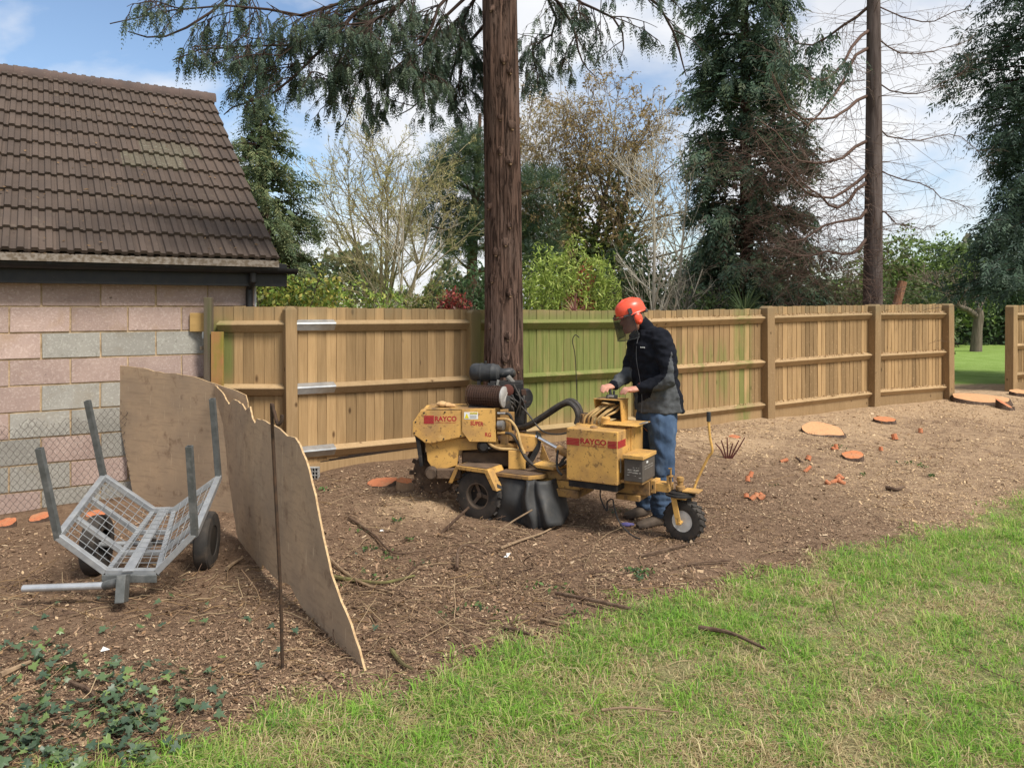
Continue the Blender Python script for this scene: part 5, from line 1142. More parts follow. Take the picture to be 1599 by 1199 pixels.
conifer(432, 13.2, 5.3, 1.0, 280, 7500, .24, [(.075, .105, .048), (.095, .122, .052), (.06, .09, .045), (.13, .14, .06)], 'feathery green conifer rising behind the garage roof', lambda h: np.clip(1.35*(1-h)**.5, .05, 1), lean=-.3, lo=.05)
DK = [(.050, .085, .052), (.060, .094, .056), (.044, .072, .050), (.085, .112, .058)]
conifer(1168, 15.5, 11.5, 1.45, 460, 15000, .27, DK, 'dense dark conifer growing beside the half bare trunk', lambda h: np.clip(1.15-.62*h, .04, 1)*np.where(h < .15, .72, 1)*(.9+.12*np.sin(h*40)), lean=-.1, lo=.02, droop=.8, leaf=.52, wid=.33)
conifer(1632, 16.5, 12, 2.0, 540, 14500, .33, [(.050, .082, .054), (.060, .092, .058), (.044, .070, .050)], 'broad dark conifer standing beyond the short fence run', lambda h: np.clip(1.1-.5*h, .04, 1)*(.86+.22*np.sin(h*15-.6)), lo=.15, droop=.6)
# ---- conifer with a bare brown trunk and dead boughs behind the fence
bt_, _ = tree('bare_conifer', 1364, 13.6, label='half dead conifer with bare sweeping boughs behind the fence', cat='tree'); B0 = np.array(bt_.location)
trunk_np('trunk', [(0, 0, -.2), (-.01, 0, 1.5), (.01, 0, 4.5), (.0, 0, 9)], [.19, .165, .14, .09], barkm('bare_conifer_bark', (.125, .098, .088), (.07, .052, .046), sc_=14), bt_, 14)
def bl(defs, K=9):
    out = []
    for d in defs:
        q = bez([P(*a) for a in d], 8); q = [q[round(i*(len(q)-1)/(K-1))] for i in range(K)]; out.append([tuple(Vector(a)-Vector(B0)) for a in q])
    return np.array(out)
D1 = bl([[(1358, 48, 13.6), (1340, 62, 13.4), (1325, 90, 13.2), (1300, 120, 13.0), (1275, 125, 12.8), (1245, 115, 12.6), (1210, 80, 12.4)],
         [(1358, 75, 13.6), (1335, 90, 13.4), (1320, 120, 13.1), (1300, 150, 12.9), (1275, 190, 12.7), (1245, 190, 12.5), (1205, 110, 12.2)],
         [(1356, 150, 13.6), (1335, 160, 13.4), (1310, 180, 13.1), (1285, 190, 12.9), (1250, 180, 12.7), (1220, 150, 12.5), (1195, 100, 12.3)],
         [(1356, 220, 13.6), (1330, 235, 13.4), (1300, 255, 13.1), (1270, 255, 12.9), (1240, 245, 12.7), (1215, 215, 12.5), (1190, 190, 12.3)],
         [(1356, 270, 13.6), (1335, 290, 13.4), (1305, 305, 13.2), (1275, 308, 13.0), (1250, 295, 12.8), (1225, 265, 12.6), (1180, 205, 12.4)],
         [(1355, 285, 13.6), (1335, 305, 13.4), (1315, 322, 13.2), (1295, 320, 13.0), (1275, 305, 12.9), (1255, 290, 12.8), (1235, 260, 12.7)],
         [(1356, 325, 13.6), (1340, 345, 13.4), (1310, 345, 13.2), (1285, 355, 13.0), (1260, 372, 12.9), (1240, 377, 12.8), (1222, 378, 12.7)],
         [(1356, 370, 13.6), (1335, 395, 13.4), (1320, 400, 13.3), (1290, 395, 13.1), (1260, 400, 13.0), (1235, 395, 12.9), (1205, 385, 12.8)],
         [(1370, 60, 13.6), (1395, 80, 13.8), (1425, 85, 13.9), (1455, 80, 14.0), (1480, 75, 14.1), (1505, 65, 14.2), (1530, 50, 14.3)],
         [(1372, 130, 13.6), (1400, 145, 13.4), (1425, 150, 13.3), (1450, 145, 13.2), (1480, 125, 13.1), (1500, 118, 13.0), (1520, 100, 12.9)],
         [(1372, 200, 13.6), (1395, 215, 13.8), (1430, 222, 13.9), (1460, 215, 14.0), (1490, 212, 14.1), (1515, 225, 14.2), (1540, 250, 14.3)],
         [(1372, 265, 13.6), (1395, 275, 13.4), (1430, 285, 13.2), (1455, 300, 13.0), (1475, 310, 12.9), (1495, 322, 12.8), (1515, 330, 12.7)],
         [(1372, 330, 13.6), (1385, 332, 13.4), (1395, 345, 13.3), (1410, 352, 13.2), (1430, 356, 13.1), (1445, 357, 13.0), (1462, 352, 12.9)],
         [(1370, 10, 13.6), (1400, 25, 13.3), (1430, 30, 13.1), (1460, 35, 12.9), (1500, 20, 12.8), (1520, 5, 12.7), (1540, -20, 12.6)],
         [(1358, 10, 13.6), (1330, 30, 13.9), (1300, 55, 14.1), (1270, 70, 14.3), (1240, 60, 14.4), (1215, 30, 14.5), (1190, -10, 14.6)]])
D1[:, 1:] += rng.normal(0, .022, D1[:, 1:].shape)
dr_ = np.concatenate([np.tile(np.linspace(.033, .007, 9), (8, 1)), np.tile(np.linspace(.014, .004, 9), (6, 1)), np.tile(np.linspace(.03, .007, 9), (1, 1))]); dn = NM(); V, Fq = tubes(D1, dr_, 6)
for q_, q2 in zip(D1, dr_):
    Vv, Ff = tubes(q_[None], q2[None], 6); NM().add(Vv, Ff, (.115, .075, .06)).obj('dead_bough', TWIG, bt_, smooth=True)
p_, d_, L_, r_ = kids(D1, dr_, 30, .10, 50, .26, .4); pl, rd = grow(p_, d_-UP*.15, np.clip(L_, .25, .9), np.clip(r_, .003, .007), -.1, .12, 5); V, Fq = tubes(pl, rd, 3); dn.add(V, Fq, (.15, .105, .085))
p_, d_, L_, r_ = kids(pl, rd, 3, .2, 42, .5, .5); pl2, rd2 = grow(p_, d_, L_, np.full(len(p_), .0028), .0, .12, 4); V, Fq = tubes(pl2, rd2, 3); dn.add(V, Fq, (.19, .145, .115))
st = np.stack([np.zeros(150), np.zeros(150), rng.uniform(.7, 7.5, 150)], 1); az = rng.uniform(0, 6.28, 150); pl, rd = grow(st, np.stack([np.cos(az), np.sin(az), rng.uniform(-.2, .3, 150)], 1), rng.uniform(.5, 1.9, 150), np.full(150, .006), -.2, .12, 6); V, Fq = tubes(pl, rd, 3); dn.add(V, Fq, (.16, .115, .09))
p_, d_, L_, r_ = kids(pl, rd, 4, .25, 45, .4, .5); pl2, rd2 = grow(p_, d_, L_, np.full(len(p_), .0026), 0, .12, 4); V, Fq = tubes(pl2, rd2, 3); dn.add(V, Fq, (.20, .15, .12))
dn.obj('dead_twigs', TWIG, bt_)
# brown dead brush caught in the lower boughs
db = NM(); cb_ = np.array([P(1265, 320, 13.4), P(1225, 260, 13.2), P(1290, 400, 13.4), P(1240, 420, 13.6), P(1320, 430, 13.4), P(1200, 370, 13.6), P(1180, 250, 13.8)])-B0
i0 = rng.integers(0, 7, 900); st = cb_[i0]+rng.normal(0, 1, (900, 3))*np.array([.42, .5, .36]); st[:, 2] = np.maximum(st[:, 2], .15)
pl, rd = grow(st, unit(rng.normal(0, 1, (900, 3))*np.array([1, 1, .5])-UP*.25), rng.uniform(.3, .9, 900), np.full(900, .0042), -.35, .16, 5); V, Fq = tubes(pl, rd, 3); db.add(V, Fq, (.105, .066, .052))
p_, d_, L_, r_ = kids(pl, rd, 4, .1, 45, .45, .6); pl, rd = grow(p_, d_-UP*.15, L_, np.full(len(p_), .0024), -.2, .16, 4); V, Fq = tubes(pl, rd, 3); db.add(V, Fq, (.125, .082, .062)); db.obj('dead_brush', TWIG, bt_)
o1, d1 = along(D1[[0, 14]], 260, .3); NM().add(*sprays(o1+rng.normal(0, .12, o1.shape), d1*.3-UP+rng.normal(0, .3, d1.shape), rng.uniform(.2, .4, 260), tint_of(DK, 260), 6, .3)).obj('crown', LEAF, bt_)

# ---- leafless and budding trees
def baretree(px, Y, Hh, label, trunks, col1, col2, ns=(16, 8, 6), ang=(38, 34, 34), ratio=(.62, .5, .42), curv=.5, tr=.08, name='bare_tree', buds=None, nb=0, bs=.06, lo=.25, twr=.0045, droop=0.0, bark=None, flat=.2):
    e, b = tree(name, px, Y, label=label, cat='tree'); st = np.array([[t[0], t[1], -.1] for t in trunks]); dr = np.array([[t[2], t[3], 1.0] for t in trunks]); L0 = np.array([Hh*t[4] for t in trunks])
    pl, rd = grow(st, dr, L0, np.full(len(st), tr), .25, .035, 9, .16); V, Fq = tubes(pl, rd, 7); NM().add(V, Fq, col1).obj('trunk', TWIG if bark is None else bark, e, smooth=True)
    nm = NM(); out = []
    for k, n in enumerate(ns):
        p_, d_, L_, r_ = kids(pl, rd, n, lo if k == 0 else .2, ang[k], ratio[k], .55, flat if k == 0 else 0); last = k == len(ns)-1
        pl, rd = grow(p_, d_, L_, np.maximum(r_, twr if last else twr*1.6), curv if not (last and droop) else -droop, .07, 5 if not last else 4); V, Fq = tubes(pl, rd, 4 if k == 0 else 3); nm.add(V, Fq, tint_of([np.array(col1)*(1-k/len(ns))+np.array(col2)*k/len(ns)], len(V), .95, 1.05)); out.append(pl)
    if nb:
        o, d = along(pl, nb, .2); nm.add(*leaves(o+rng.normal(0, .03, o.shape), bs, tint_of(buds, nb), .4, .5))
    nm.obj('crown', TWIG if not nb else LEAF, e); return e, out
baretree(600, 20, 5.5, 'rounded bare tree in yellow bud beyond the thin pale trunk', [(0, 0, .02, 0, .9), (.1, .1, .25, .1, .8), (-.1, 0, -.25, .05, .85), (0, -.1, .1, -.15, .8), (-.05, .1, -.1, .2, .8)], (.20, .165, .10), (.38, .33, .16), ns=(13, 8, 7), ang=(44, 40, 38), ratio=(.6, .5, .45), curv=.38, tr=.085, buds=[(.34, .31, .13), (.28, .26, .11)], nb=7000, bs=.055, lo=.22, twr=.0065)
baretree(629, 13.6, 4.1, 'thin pale birch like sapling just behind the fence', [(0, 0, .0, 0, 1)], (.32, .285, .215), (.27, .235, .175), ns=(14, 5, 3), ang=(42, 38, 36), ratio=(.30, .45, .45), curv=.5, tr=.034, lo=.25, twr=.0032)
baretree(1024, 14.6, 4.5, 'slender bare white barked tree behind the helmeted person', [(0, 0, -.02, 0, 1)], (.33, .30, .24), (.28, .25, .195), ns=(26, 6, 4), ang=(42, 34, 34), ratio=(.36, .45, .45), curv=.6, tr=.055, lo=.12, twr=.0034)
baretree(1044, 15.4, 4.3, 'second bare white barked tree leaning beside the slender one', [(0, 0, .10, 0, 1), (.02, 0, .3, .1, .7)], (.32, .29, .235), (.28, .25, .195), ns=(22, 6, 4), ang=(44, 36, 34), ratio=(.38, .45, .45), curv=.5, tr=.05, lo=.12, twr=.0034)
baretree(1105, 15.0, 2.6, 'low tangled bare shrub at the foot of the dark conifer', [(0, 0, .3, 0, .8), (.2, 0, -.4, .1, .8), (-.2, 0, .0, .1, .9), (.1, 0, .6, 0, .9)], (.30, .27, .21), (.27, .23, .17), ns=(12, 6, 4), ang=(45, 40, 36), ratio=(.5, .5, .5), curv=.3, tr=.025, lo=.15, twr=.003, name='bare_shrub')
wb, ou = baretree(905, 26, 8.6, 'tall weeping tree with brown catkins and ivy on its stems', [(0, 0, .05, 0, .92), (.2, 0, .30, .05, .85), (-.2, .1, -.30, .05, .8), (0, .2, -.05, .3, .8)], (.12, .095, .07), (.24, .155, .075), ns=(15, 8, 8), ang=(50, 44, 40), ratio=(.52, .5, .55), curv=.35, tr=.17, buds=[(.25, .18, .08), (.20, .14, .065), (.28, .21, .10)], nb=16000, bs=.10, lo=.35, twr=.008, droop=1.3, name='weeping_tree')
bb_ = [(845, 200, 1.0), (880, 180, 1.1), (920, 185, 1.2), (955, 215, 1.2), (985, 245, 1.0), (840, 250, 1.1), (900, 240, 1.3), (950, 265, 1.0), (830, 290, .8), (1010, 285, .8), (870, 290, .9), (800, 230, 1.0)]
i_ = rng.integers(0, len(bb_), 15000); cc_ = np.array([P(q[0], q[1], 26.0) for q in bb_])-np.array(wb.location); rv = unit(rng.normal(0, 1, (15000, 3)))*rng.random((15000, 1))**.5; ce = cc_[i_]+rv*np.array([q[2] for q in bb_])[i_][:, None]*np.array([1, 1, .72])
NM().add(*leaves(ce, .16, tint_of([(.25, .185, .085), (.20, .15, .075), (.29, .22, .11), (.23, .20, .09)], 15000), .2, .16, np.array([0, 0, -1.2]))).obj('catkins', LEAF, wb)
o = np.concatenate([rng.normal(0, 1, (2600, 3))*np.array([.55, .4, .9])+np.array([.35, 0, 3.2]), rng.normal(0, 1, (1800, 3))*np.array([.35, .3, 1.0])+np.array([-.5, 0, 3.8]), rng.normal(0, 1, (1200, 3))*np.array([.3, .3, 1.0])+np.array([1.3, 0, 4.1])])
NM().add(*leaves(o, .16, tint_of([(.05, .075, .025), (.08, .10, .03), (.14, .14, .04)], len(o)), .4, .7)).obj('ivy', LEAF, wb)
# ---- pine
def pine(px, Y, Hh, label, lean, cols, blobs, n=6500):
    e, b = tree('pine_tree', px, Y, label=label, cat='tree'); trunk_np('trunk', [(0, 0, -.2), (lean*.2, 0, Hh*.4), (lean*.7, 0, Hh*.75), (lean, 0, Hh)], [.2, .16, .11, .05], barkm('pine_bark', (.14, .085, .055), (.09, .055, .04)), e)
    nm = NM(); st = []; dr = []
    for (x, y, z, r) in blobs: st.append((lean*min(1, z/Hh)*.8, 0, z-.5)); dr.append((x, y, .3))
    st, dr = np.array(st, float), np.array(dr, float); L = np.array([math.hypot(q[0], q[1])+.3 for q in blobs]); pl, rd = grow(st, dr, L, np.full(len(st), .06), .2, .05, 5); V, Fq = tubes(pl, rd, 5); NM().add(V, Fq, (.11, .07, .05)).obj('branches', TWIG, e)
    w_ = np.array([q[3]**2 for q in blobs]); i = rng.choice(len(blobs), n, p=w_/w_.sum()); bb = np.array(blobs, float); rv = unit(rng.normal(0, 1, (n, 3)))*rng.random((n, 1))**.45
    o = bb[i, :3]+rv*bb[i, 3:4]*np.array([1.25, 1.1, .6]); nm.add(*sprays(o, rv*.6+UP*.5+rng.normal(0, .4, (n, 3)), rng.uniform(.18, .36, n), tint_of(cols, n), 5, .0, .16, .7, .05)); nm.obj('crown', LEAF, e)
rb_ = random.Random(4)
pine(735, 24, 7.6, 'blue green pine partly hidden behind the reddish trunk', .3, [(.060, .092, .055), (.05, .08, .055), (.085, .11, .05)], [(P(q[0], q[1], 24).x-(735-800)/F*24, rb_.uniform(-.8, .8), P(q[0], q[1], 24).z-.17, q[2]) for q in ((735, 225, .6), (715, 250, .8), (745, 255, .8), (690, 275, .7), (725, 290, .8), (670, 300, .6), (755, 300, .8), (700, 325, .7), (740, 335, .8), (660, 345, .55), (690, 365, .6), (735, 380, .7), (765, 350, .8), (710, 400, .6), (835, 290, .8), (840, 330, .8), (830, 365, .9), (825, 400, .9))])
# ---- leafy shrubs
def shrub(px, Y, label, blobs, cols, n, size, name='shrub', up=.5, asp=.5, cat='shrub', stems=14, scol=(.08, .06, .045), dirs=None, group=None):
    e, b = tree(name, px, Y, label=label, cat=cat, group=group); bb = np.array(blobs, float); w_ = bb[:, 3]*bb[:, 4]*bb[:, 5]; i = rng.choice(len(bb), n, p=w_/w_.sum())
    rv = unit(rng.normal(0, 1, (n, 3)))*rng.random((n, 1))**.38; lump = 1+.18*np.sin(rv[:, :1]*9+i[:, None])*np.sin(rv[:, 2:]*8+1)
    c = bb[i, :3]+rv*bb[i, 3:6]*lump; c[:, 2] = np.maximum(c[:, 2], .02)
    NM().add(*leaves(c, size, tint_of(cols, n), up, asp, dirs)).obj('crown', LEAF, e)
    st = np.zeros((stems, 3)); st[:, 0] = rng.normal(0, bb[:, 3].max()*.35, stems); st[:, 1] = rng.normal(0, .1, stems); tgt = c[rng.integers(0, n, stems)]; L = np.linalg.norm(tgt-st, axis=1)
    pl, rd = grow(st, tgt-st, L, np.full(stems, .018), .1, .05, 5); V, Fq = tubes(pl, rd, 4); p_, d_, L_, r_ = kids(pl, rd, 6, .3, 40, .4); q_, qr = grow(p_, d_, L_, np.full(len(p_), .006), .2, .1, 4); V2, F2 = tubes(q_, qr, 3)
    NM().add(V, Fq, scol).add(V2, F2, scol).obj('stems', TWIG, e); return e
LAU = [(.13, .20, .035), (.18, .24, .045), (.26, .27, .06), (.10, .15, .035)]
shrub(455, 11.2, 'yellow green leafy shrub beside the garage gutter', [(-.25, 0, 1.75, .45, .4, .6), (.35, .1, 1.7, .5, .4, .6), (.0, .2, 1.2, .8, .5, .8)], LAU+[(.30, .26, .06)], 4600, .085)
shrub(545, 12.6, 'mixed green shrub with long leaves next to the pale sapling', [(0, 0, 1.45, .8, .5, .75), (-.5, .1, 1.35, .5, .4, .7), (.6, .2, 1.5, .5, .4, .65)], LAU, 4600, .09, asp=.3)
shrub(668, 13.2, 'olive green shrub rising over the fence beside the reddish trunk', [(0, 0, 1.2, .8, .5, .75), (.4, .2, 1.45, .35, .3, .45)], [(.10, .13, .035), (.14, .15, .045), (.18, .15, .06)], 4300, .08, asp=.35)
shrub(708, 12.6, 'dark red leaved low shrub at the fence top', [(0, 0, 1.55, .28, .2, .3)], [(.17, .03, .03), (.24, .05, .035), (.10, .04, .03)], 900, .06)
shrub(735, 14.0, 'dark glossy evergreen bush behind the reddish trunk', [(0, 0, 1.4, .7, .5, .95)], [(.035, .065, .025), (.05, .085, .03)], 3200, .09)
shrub(885, 14.6, 'bright lime green feathery shrub over the green fence boards', [(0, 0, 1.7, .95, .6, 1.15), (-.5, .1, 1.4, .6, .5, 1.0), (.65, .2, 1.75, .45, .4, .95)], [(.20, .27, .05), (.25, .31, .065), (.16, .22, .045), (.29, .33, .09)], 11000, .11, asp=.22, dirs=np.array([0, 0, -.5]))
shrub(906, 14.6, 'red leaved shrub in front of the lime green one', [(0, 0, 1.55, .28, .25, .5), (.1, 0, 2.1, .2, .2, .35), (-.05, 0, 1.6, .35, .2, .3)], [(.34, .05, .05), (.26, .04, .035), (.42, .10, .09)], 1500, .055, asp=.4)
sp_, _ = tree('spiky_plant', 898, 13.4, label='spiky bronze plant peeping over the fence below the red shrub', cat='plant')
def spiky(e, n, L, h0, cols, wid):
    az = rng.uniform(0, 6.28, n); el = rng.uniform(.1, 1.35, n); st = np.tile(np.array([[0, 0, h0]]), (n, 1)); d = np.stack([np.cos(az)*np.cos(el), np.sin(az)*np.cos(el), np.sin(el)], 1)
    pl, rd = grow(st, d, L*rng.uniform(.7, 1.1, n), np.full(n, wid), -.7, .03, 6, .1); s = unit(np.cross(d, UP))[:, None]*np.linspace(1, .08, 6)[None, :, None]*wid
    V = np.stack([pl-s, pl+s], 2).reshape(-1, 3); k = np.arange(n)[:, None]*12+np.arange(5)[None]*2; Fq = np.stack([k, k+1, k+3, k+2], -1).reshape(-1, 4); NM().add(V, Fq, np.repeat(tint_of(cols, n), 12, 0)).obj('blades', LEAF, e)
    MB().tube([(0, 0, -.05), (0, 0, h0+.05)], .06, 8).obj('stem', BARKC, e)
spiky(sp_, 40, .42, 1.42, [(.26, .12, .10), (.2, .14, .08)], .018)
shrub(962, 15.2, 'grey green bush between the lime shrub and the white barked trees', [(0, 0, 1.5, .55, .4, .95), (-.3, 0, 1.2, .5, .4, .6)], [(.085, .11, .05), (.12, .14, .065), (.06, .08, .04), (.13, .10, .06)], 4200, .07)
shrub(1040, 18.5, 'dark laurel mass behind the white barked trees', [(0, 0, 1.4, 1.6, .7, 1.3), (.9, 0, 1.6, 1.2, .6, 1.5), (-.9, 0, 1.9, .9, .6, 1.5)], [(.035, .062, .028), (.05, .08, .03), (.075, .10, .04)], 8500, .13)
shrub(1120, 14.4, 'low green bush under the dark conifer', [(0, 0, 1.1, .9, .5, .85), (.8, 0, 1.0, .6, .4, .75)], [(.07, .11, .035), (.10, .14, .045), (.05, .08, .03)], 4200, .08)
cd, _ = tree('palm_like_plant', 1163, 13.2, label='spiky cordyline with arching green blades over the fence', cat='plant'); spiky(cd, 90, .62, 1.38, [(.08, .12, .05), (.12, .15, .07), (.06, .09, .04)], .02)
shrub(1290, 16.0, 'ragged olive bush behind the sweeping dead boughs', [(0, 0, 1.2, 1.5, .6, 1.1)], [(.06, .075, .035), (.09, .09, .045), (.05, .06, .03)], 5200, .09)
shrub(1452, 30, 'rounded light green tree beyond the bare conifer', [(-1.1, 0, 3.0, 1.3, 1, 1.7), (.5, 0, 2.8, 1.4, 1, 1.6), (1.5, 0, 2.3, 1.2, 1, 1.6), (-2.2, 0, 2.2, 1.4, 1, 1.7)], [(.11, .16, .045), (.15, .20, .06), (.085, .125, .04)], 11000, .17, name='round_tree', cat='tree', stems=10)
shrub(1420, 20, 'soft green shrub mass behind the bare conifer trunk', [(0, 0, 1.2, 1.1, .7, 1.1), (.45, 0, 1.0, .8, .6, 1.0)], [(.085, .12, .04), (.12, .15, .06)], 5200, .11)
# orchard tree on the far lawn
oa, _ = tree('orchard_tree', 1524, 27, label='gnarled bare orchard tree with a bent trunk on the far lawn', cat='tree')
trunk_np('trunk', [(0, 0, -.1), (.05, 0, .7), (.12, 0, 1.25), (.1, 0, 1.5)], [.2, .16, .15, .12], barkm('orchard_bark', (.16, .13, .10), (.10, .08, .06)), oa)
trunk_np('limb', [(.08, 0, 1.2), (-.25, 0, 1.45), (-.6, 0, 1.6), (-.95, 0, 2.0), (-1.3, 0, 2.3)], [.12, .10, .09, .06, .04], bpy.data.materials['orchard_bark'], oa)
st = np.array([[.1, 0, 1.4], [.1, 0, 1.4], [-.6, 0, 1.6], [-.9, 0, 1.95], [-1.2, 0, 2.2], [-.4, 0, 1.5]]); pl, rd = grow(st, np.array([[.5, 0, 1], [.1, .3, 1], [-.2, -.3, 1], [-.8, .2, .8], [-1, -.2, .6], [.2, .3, 1.0]]), np.array([1.6, 1.5, 1.3, 1.4, 1.2, 1.5]), np.full(6, .05), .1, .08, 6); nm = NM(); V, Fq = tubes(pl, rd, 5); nm.add(V, Fq, (.14, .11, .085))
for k in range(3):
    p_, d_, L_, r_ = kids(pl, rd, (9, 6, 4)[k], .15, 48, .5, .6); pl, rd = grow(p_, d_, L_, np.maximum(r_, .007), .1, .12, 4); V, Fq = tubes(pl, rd, 3); nm.add(V, Fq, (.17, .135, .105))
nm.obj('crown', TWIG, oa)
MB().tube([P(1398, 486, 15.5), P(1410, 440, 15.5)], .085, 10).obj('leaning_log', barkm('orange_log', (.28, .15, .09), (.20, .10, .06)), label='orange brown cut trunk leaning up behind the fence', cat='log')
# hedges that close the view
def hedge(name, label, X0, X1, Y, h, dep, cols, n, size):
    nx_ = n; x = rng.uniform(X0, X1, nx_); top = h*(1+.10*np.sin(x*1.3)+.07*np.sin(x*3.7+1)); c = np.stack([x, Y+rng.uniform(-dep, dep, nx_)*.5, rng.random(nx_)**.7*top+.1], 1); f_ = rng.random(nx_) < .7; c[f_, 1] = Y-dep*.5+rng.random(f_.sum())*.25
    e = empty(name, (0, 0, 0), label=label, cat='hedge'); NM().add(*leaves(c, size, tint_of(cols, nx_), .4, .6)).obj('foliage', LEAF, e)
    MB().b2((X0, Y-.1, 0), (X1, Y+dep*.4, h*.86)).obj('core', sm(name+'_core', (.02, .03, .014)), e); return e
hedge('hedge', 'tall dark hedge closing the far end of the lawn', 13, 31, 32, 2.9, 1.2, [(.03, .055, .025), (.045, .075, .03), (.06, .09, .035)], 12000, .22)
o = np.concatenate([rng.normal(0, 1, (22000, 3))*np.array([1, 1, 1])])
xs = rng.uniform(-22, 30, 22000); tp = 3.6+1.0*np.sin(xs*.55+1)+.8*np.sin(xs*1.37)+.45*np.sin(xs*3.1)
c = np.stack([xs, 40+rng.uniform(-1.5, 1.5, 22000), .2+tp*rng.random(22000)**.75], 1)
NM().add(*leaves(c, .42, tint_of([(.06, .085, .04), (.085, .105, .05), (.10, .11, .06), (.13, .12, .08)], 22000), .4, .6)).obj('treeline', LEAF, label='far soft line of mixed trees behind the gardens', cat='treeline', kind='stuff')
VEG = 1.0
# ------------------------------------------------------------------ stumps, sticks and litter
BARKS = barkm('stump_bark', (.11, .075, .055), (.06, .04, .03), (1, 1, .4), 22)
def cutm(name, a, b):
    m = NT(name); v = m.coords((1, 1, 1)); wv = m.n('ShaderNodeTexWave', wave_type='RINGS', rings_direction='Z'); wv.inputs['Scale'].default_value = 26; wv.inputs['Distortion'].default_value = 3.5; wv.inputs['Detail'].default_value = 3; m.l(v, wv.inputs['Vector'])
    c = m.mix(m.ramp(wv.outputs[0], (.2, 0), (.8, 1)), a, b); c = m.mix(m.ramp(m.noise(v, 9, 5), (.5, 0), (.68, .6)), c, (.40, .22, .12)); c = m.mix(m.ramp(m.noise(v, 40, 4), (.6, 0), (.68, .7)), c, (.17, .10, .06))
    m.base(c, .9, 0, .15); m.bump(m.noise(v, 60, 4), .5, .004); return m.m
def cutm_old(name, a, b): return sm(name, a, b, .85, scale=16, bump=.4, bscale=60, bdist=.004, lo=.3, hi=.7, spots=[((.35, .18, .08), 30, .60, .08, .4)])
ORCUT = cutm('orange_cut_wood', (.54, .205, .085), (.44, .165, .075)); PEACH = cutm('pale_cut_wood', (.60, .34, .175), (.50, .26, .125)); BRIGHT = cutm('bright_orange_cut', (.48, .165, .075), (.38, .145, .075)); PALEW = sm('split_pale_wood', (.42, .29, .18), (.30, .20, .12), .9, scale=12, stretch=(1, 1, .2), bump=.5)
def stump(px, py, w_, h_, label, cut=ORCUT, tilt=(0, 0), el=.75, bark=None, k=0, name='tree_stump', group=None, cat='stump', n=22):
    c = G(px, py); c.z -= .012; sc_ = c.y/F; r = w_/2*sc_; h = h_*sc_*.75; rr2 = random.Random(k*7+int(px)); n_ = n; am = [rr2.uniform(.84, 1.14) for _ in range(n_)]; am = [(am[i-1]+am[i]*2+am[(i+1) % n_])/4 for i in range(n_)]
    e = empty(name, c, label=label, cat=cat, group=group); v = []
    for fz, fr2 in ((-.04, 1.12), (h*.5, 1.03), (h, 1.0)):
        for j in range(n_):
            t = 2*math.pi*j/n_; x, y = r*am[j]*fr2*math.cos(t), r*el*am[j]*fr2*math.sin(t); v.append((x, y, fz+((tilt[0]*x+tilt[1]*y) if fz == h else 0)+rr2.uniform(-.004, .004)))
    f = [(i*n_+j, i*n_+(j+1) % n_, (i+1)*n_+(j+1) % n_, (i+1)*n_+j) for i in range(2) for j in range(n_)]
    O('bark', npmesh('bark', v, f, bark or BARKS, smooth=True), e)
    tv = [(q[0]*.985, q[1]*.985, q[2]+.001) for q in v[2*n_:]]+[(0, 0, h+.004)]; O('cut_face', npmesh('cut_face', tv, [(j, (j+1) % n_, n_) for j in range(n_)], cut), e); return e
stump(1284, 676, 66, 8, 'wide flat pale cut stump low in the sawdust beside the fence', PEACH, (0, .25), 1.0)
stump(1381, 660, 34, 9, 'round orange topped stump close to the third fence bay', ORCUT, (0, .15), .8)
stump(1332, 717, 32, 12, 'dark sided oval stump with orange cut out in the mulch', ORCUT, (.12, .3), .8)
stump(1532, 627, 88, 9, 'largest stump with ragged bark and pale top near the fence opening', PEACH, (-.02, .12), .7)
stump(1570, 639, 26, 12, 'small leaning orange stump tucked beside the largest stump', BRIGHT, (-.5, .4), .8)
stump(1592, 618, 30, 10, 'pale stump at the foot of the short fence run', PEACH, (0, .2), .8)
stump(1147, 683, 18, 3, 'small orange disc in the sawdust near the red shoots', BRIGHT, (0, .3), .8)
stump(596, 757, 48, 9, 'red orange stump against the fence foot being ground away', BRIGHT, (.1, .3), .6)
stump(633, 765, 26, 22, 'split pale stump right under the cutter wheel', ORCUT, (-.1, .2), .8, PALEW)
stump(62, 813, 32, 11, 'orange topped stump at the netting beside the cart', BRIGHT, (.1, .35), .7)
stump(9, 821, 34, 10, 'orange topped stump at the netting by the grey blocks', BRIGHT, (.1, .35), .7)
stump(150, 806, 30, 7, 'flat orange stump behind the cart wheel', BRIGHT, (.0, .5), .7)
def peg(px, py, L, ang, r, label, mat=ORCUT, el=.4, group=None):
    c = G(px, py); s_ = c.y/F; d = Vector((math.cos(ang)*math.cos(el), math.sin(ang)*math.cos(el)*.5, math.sin(el))); r *= s_*.8; L *= s_*.9; b = MB()
    b.tube([c-d*L*.2+Vector((0, 0, r*.3)), c+d*L*.4+Vector((0, 0, r*.3)), c+d*L+Vector((0, 0, r*.3))], [r*1.1, r, r*.95], 9, False); b.mi = 1
    a = c+d*L+Vector((0, 0, r*.3)); b.tube([a-d*.001, a+d*.002], [r*.95, r*.6], 9); b.mi = 0
    b.obj('cut_peg', [BARKS if mat is ORCUT else mat, ORCUT], label=label, cat='cut stem', group=group, smooth=True)
PG = 'small orange cut stems in the mulch'; PLb = 'small orange cut stem end poking out of the mulch between the stumps'
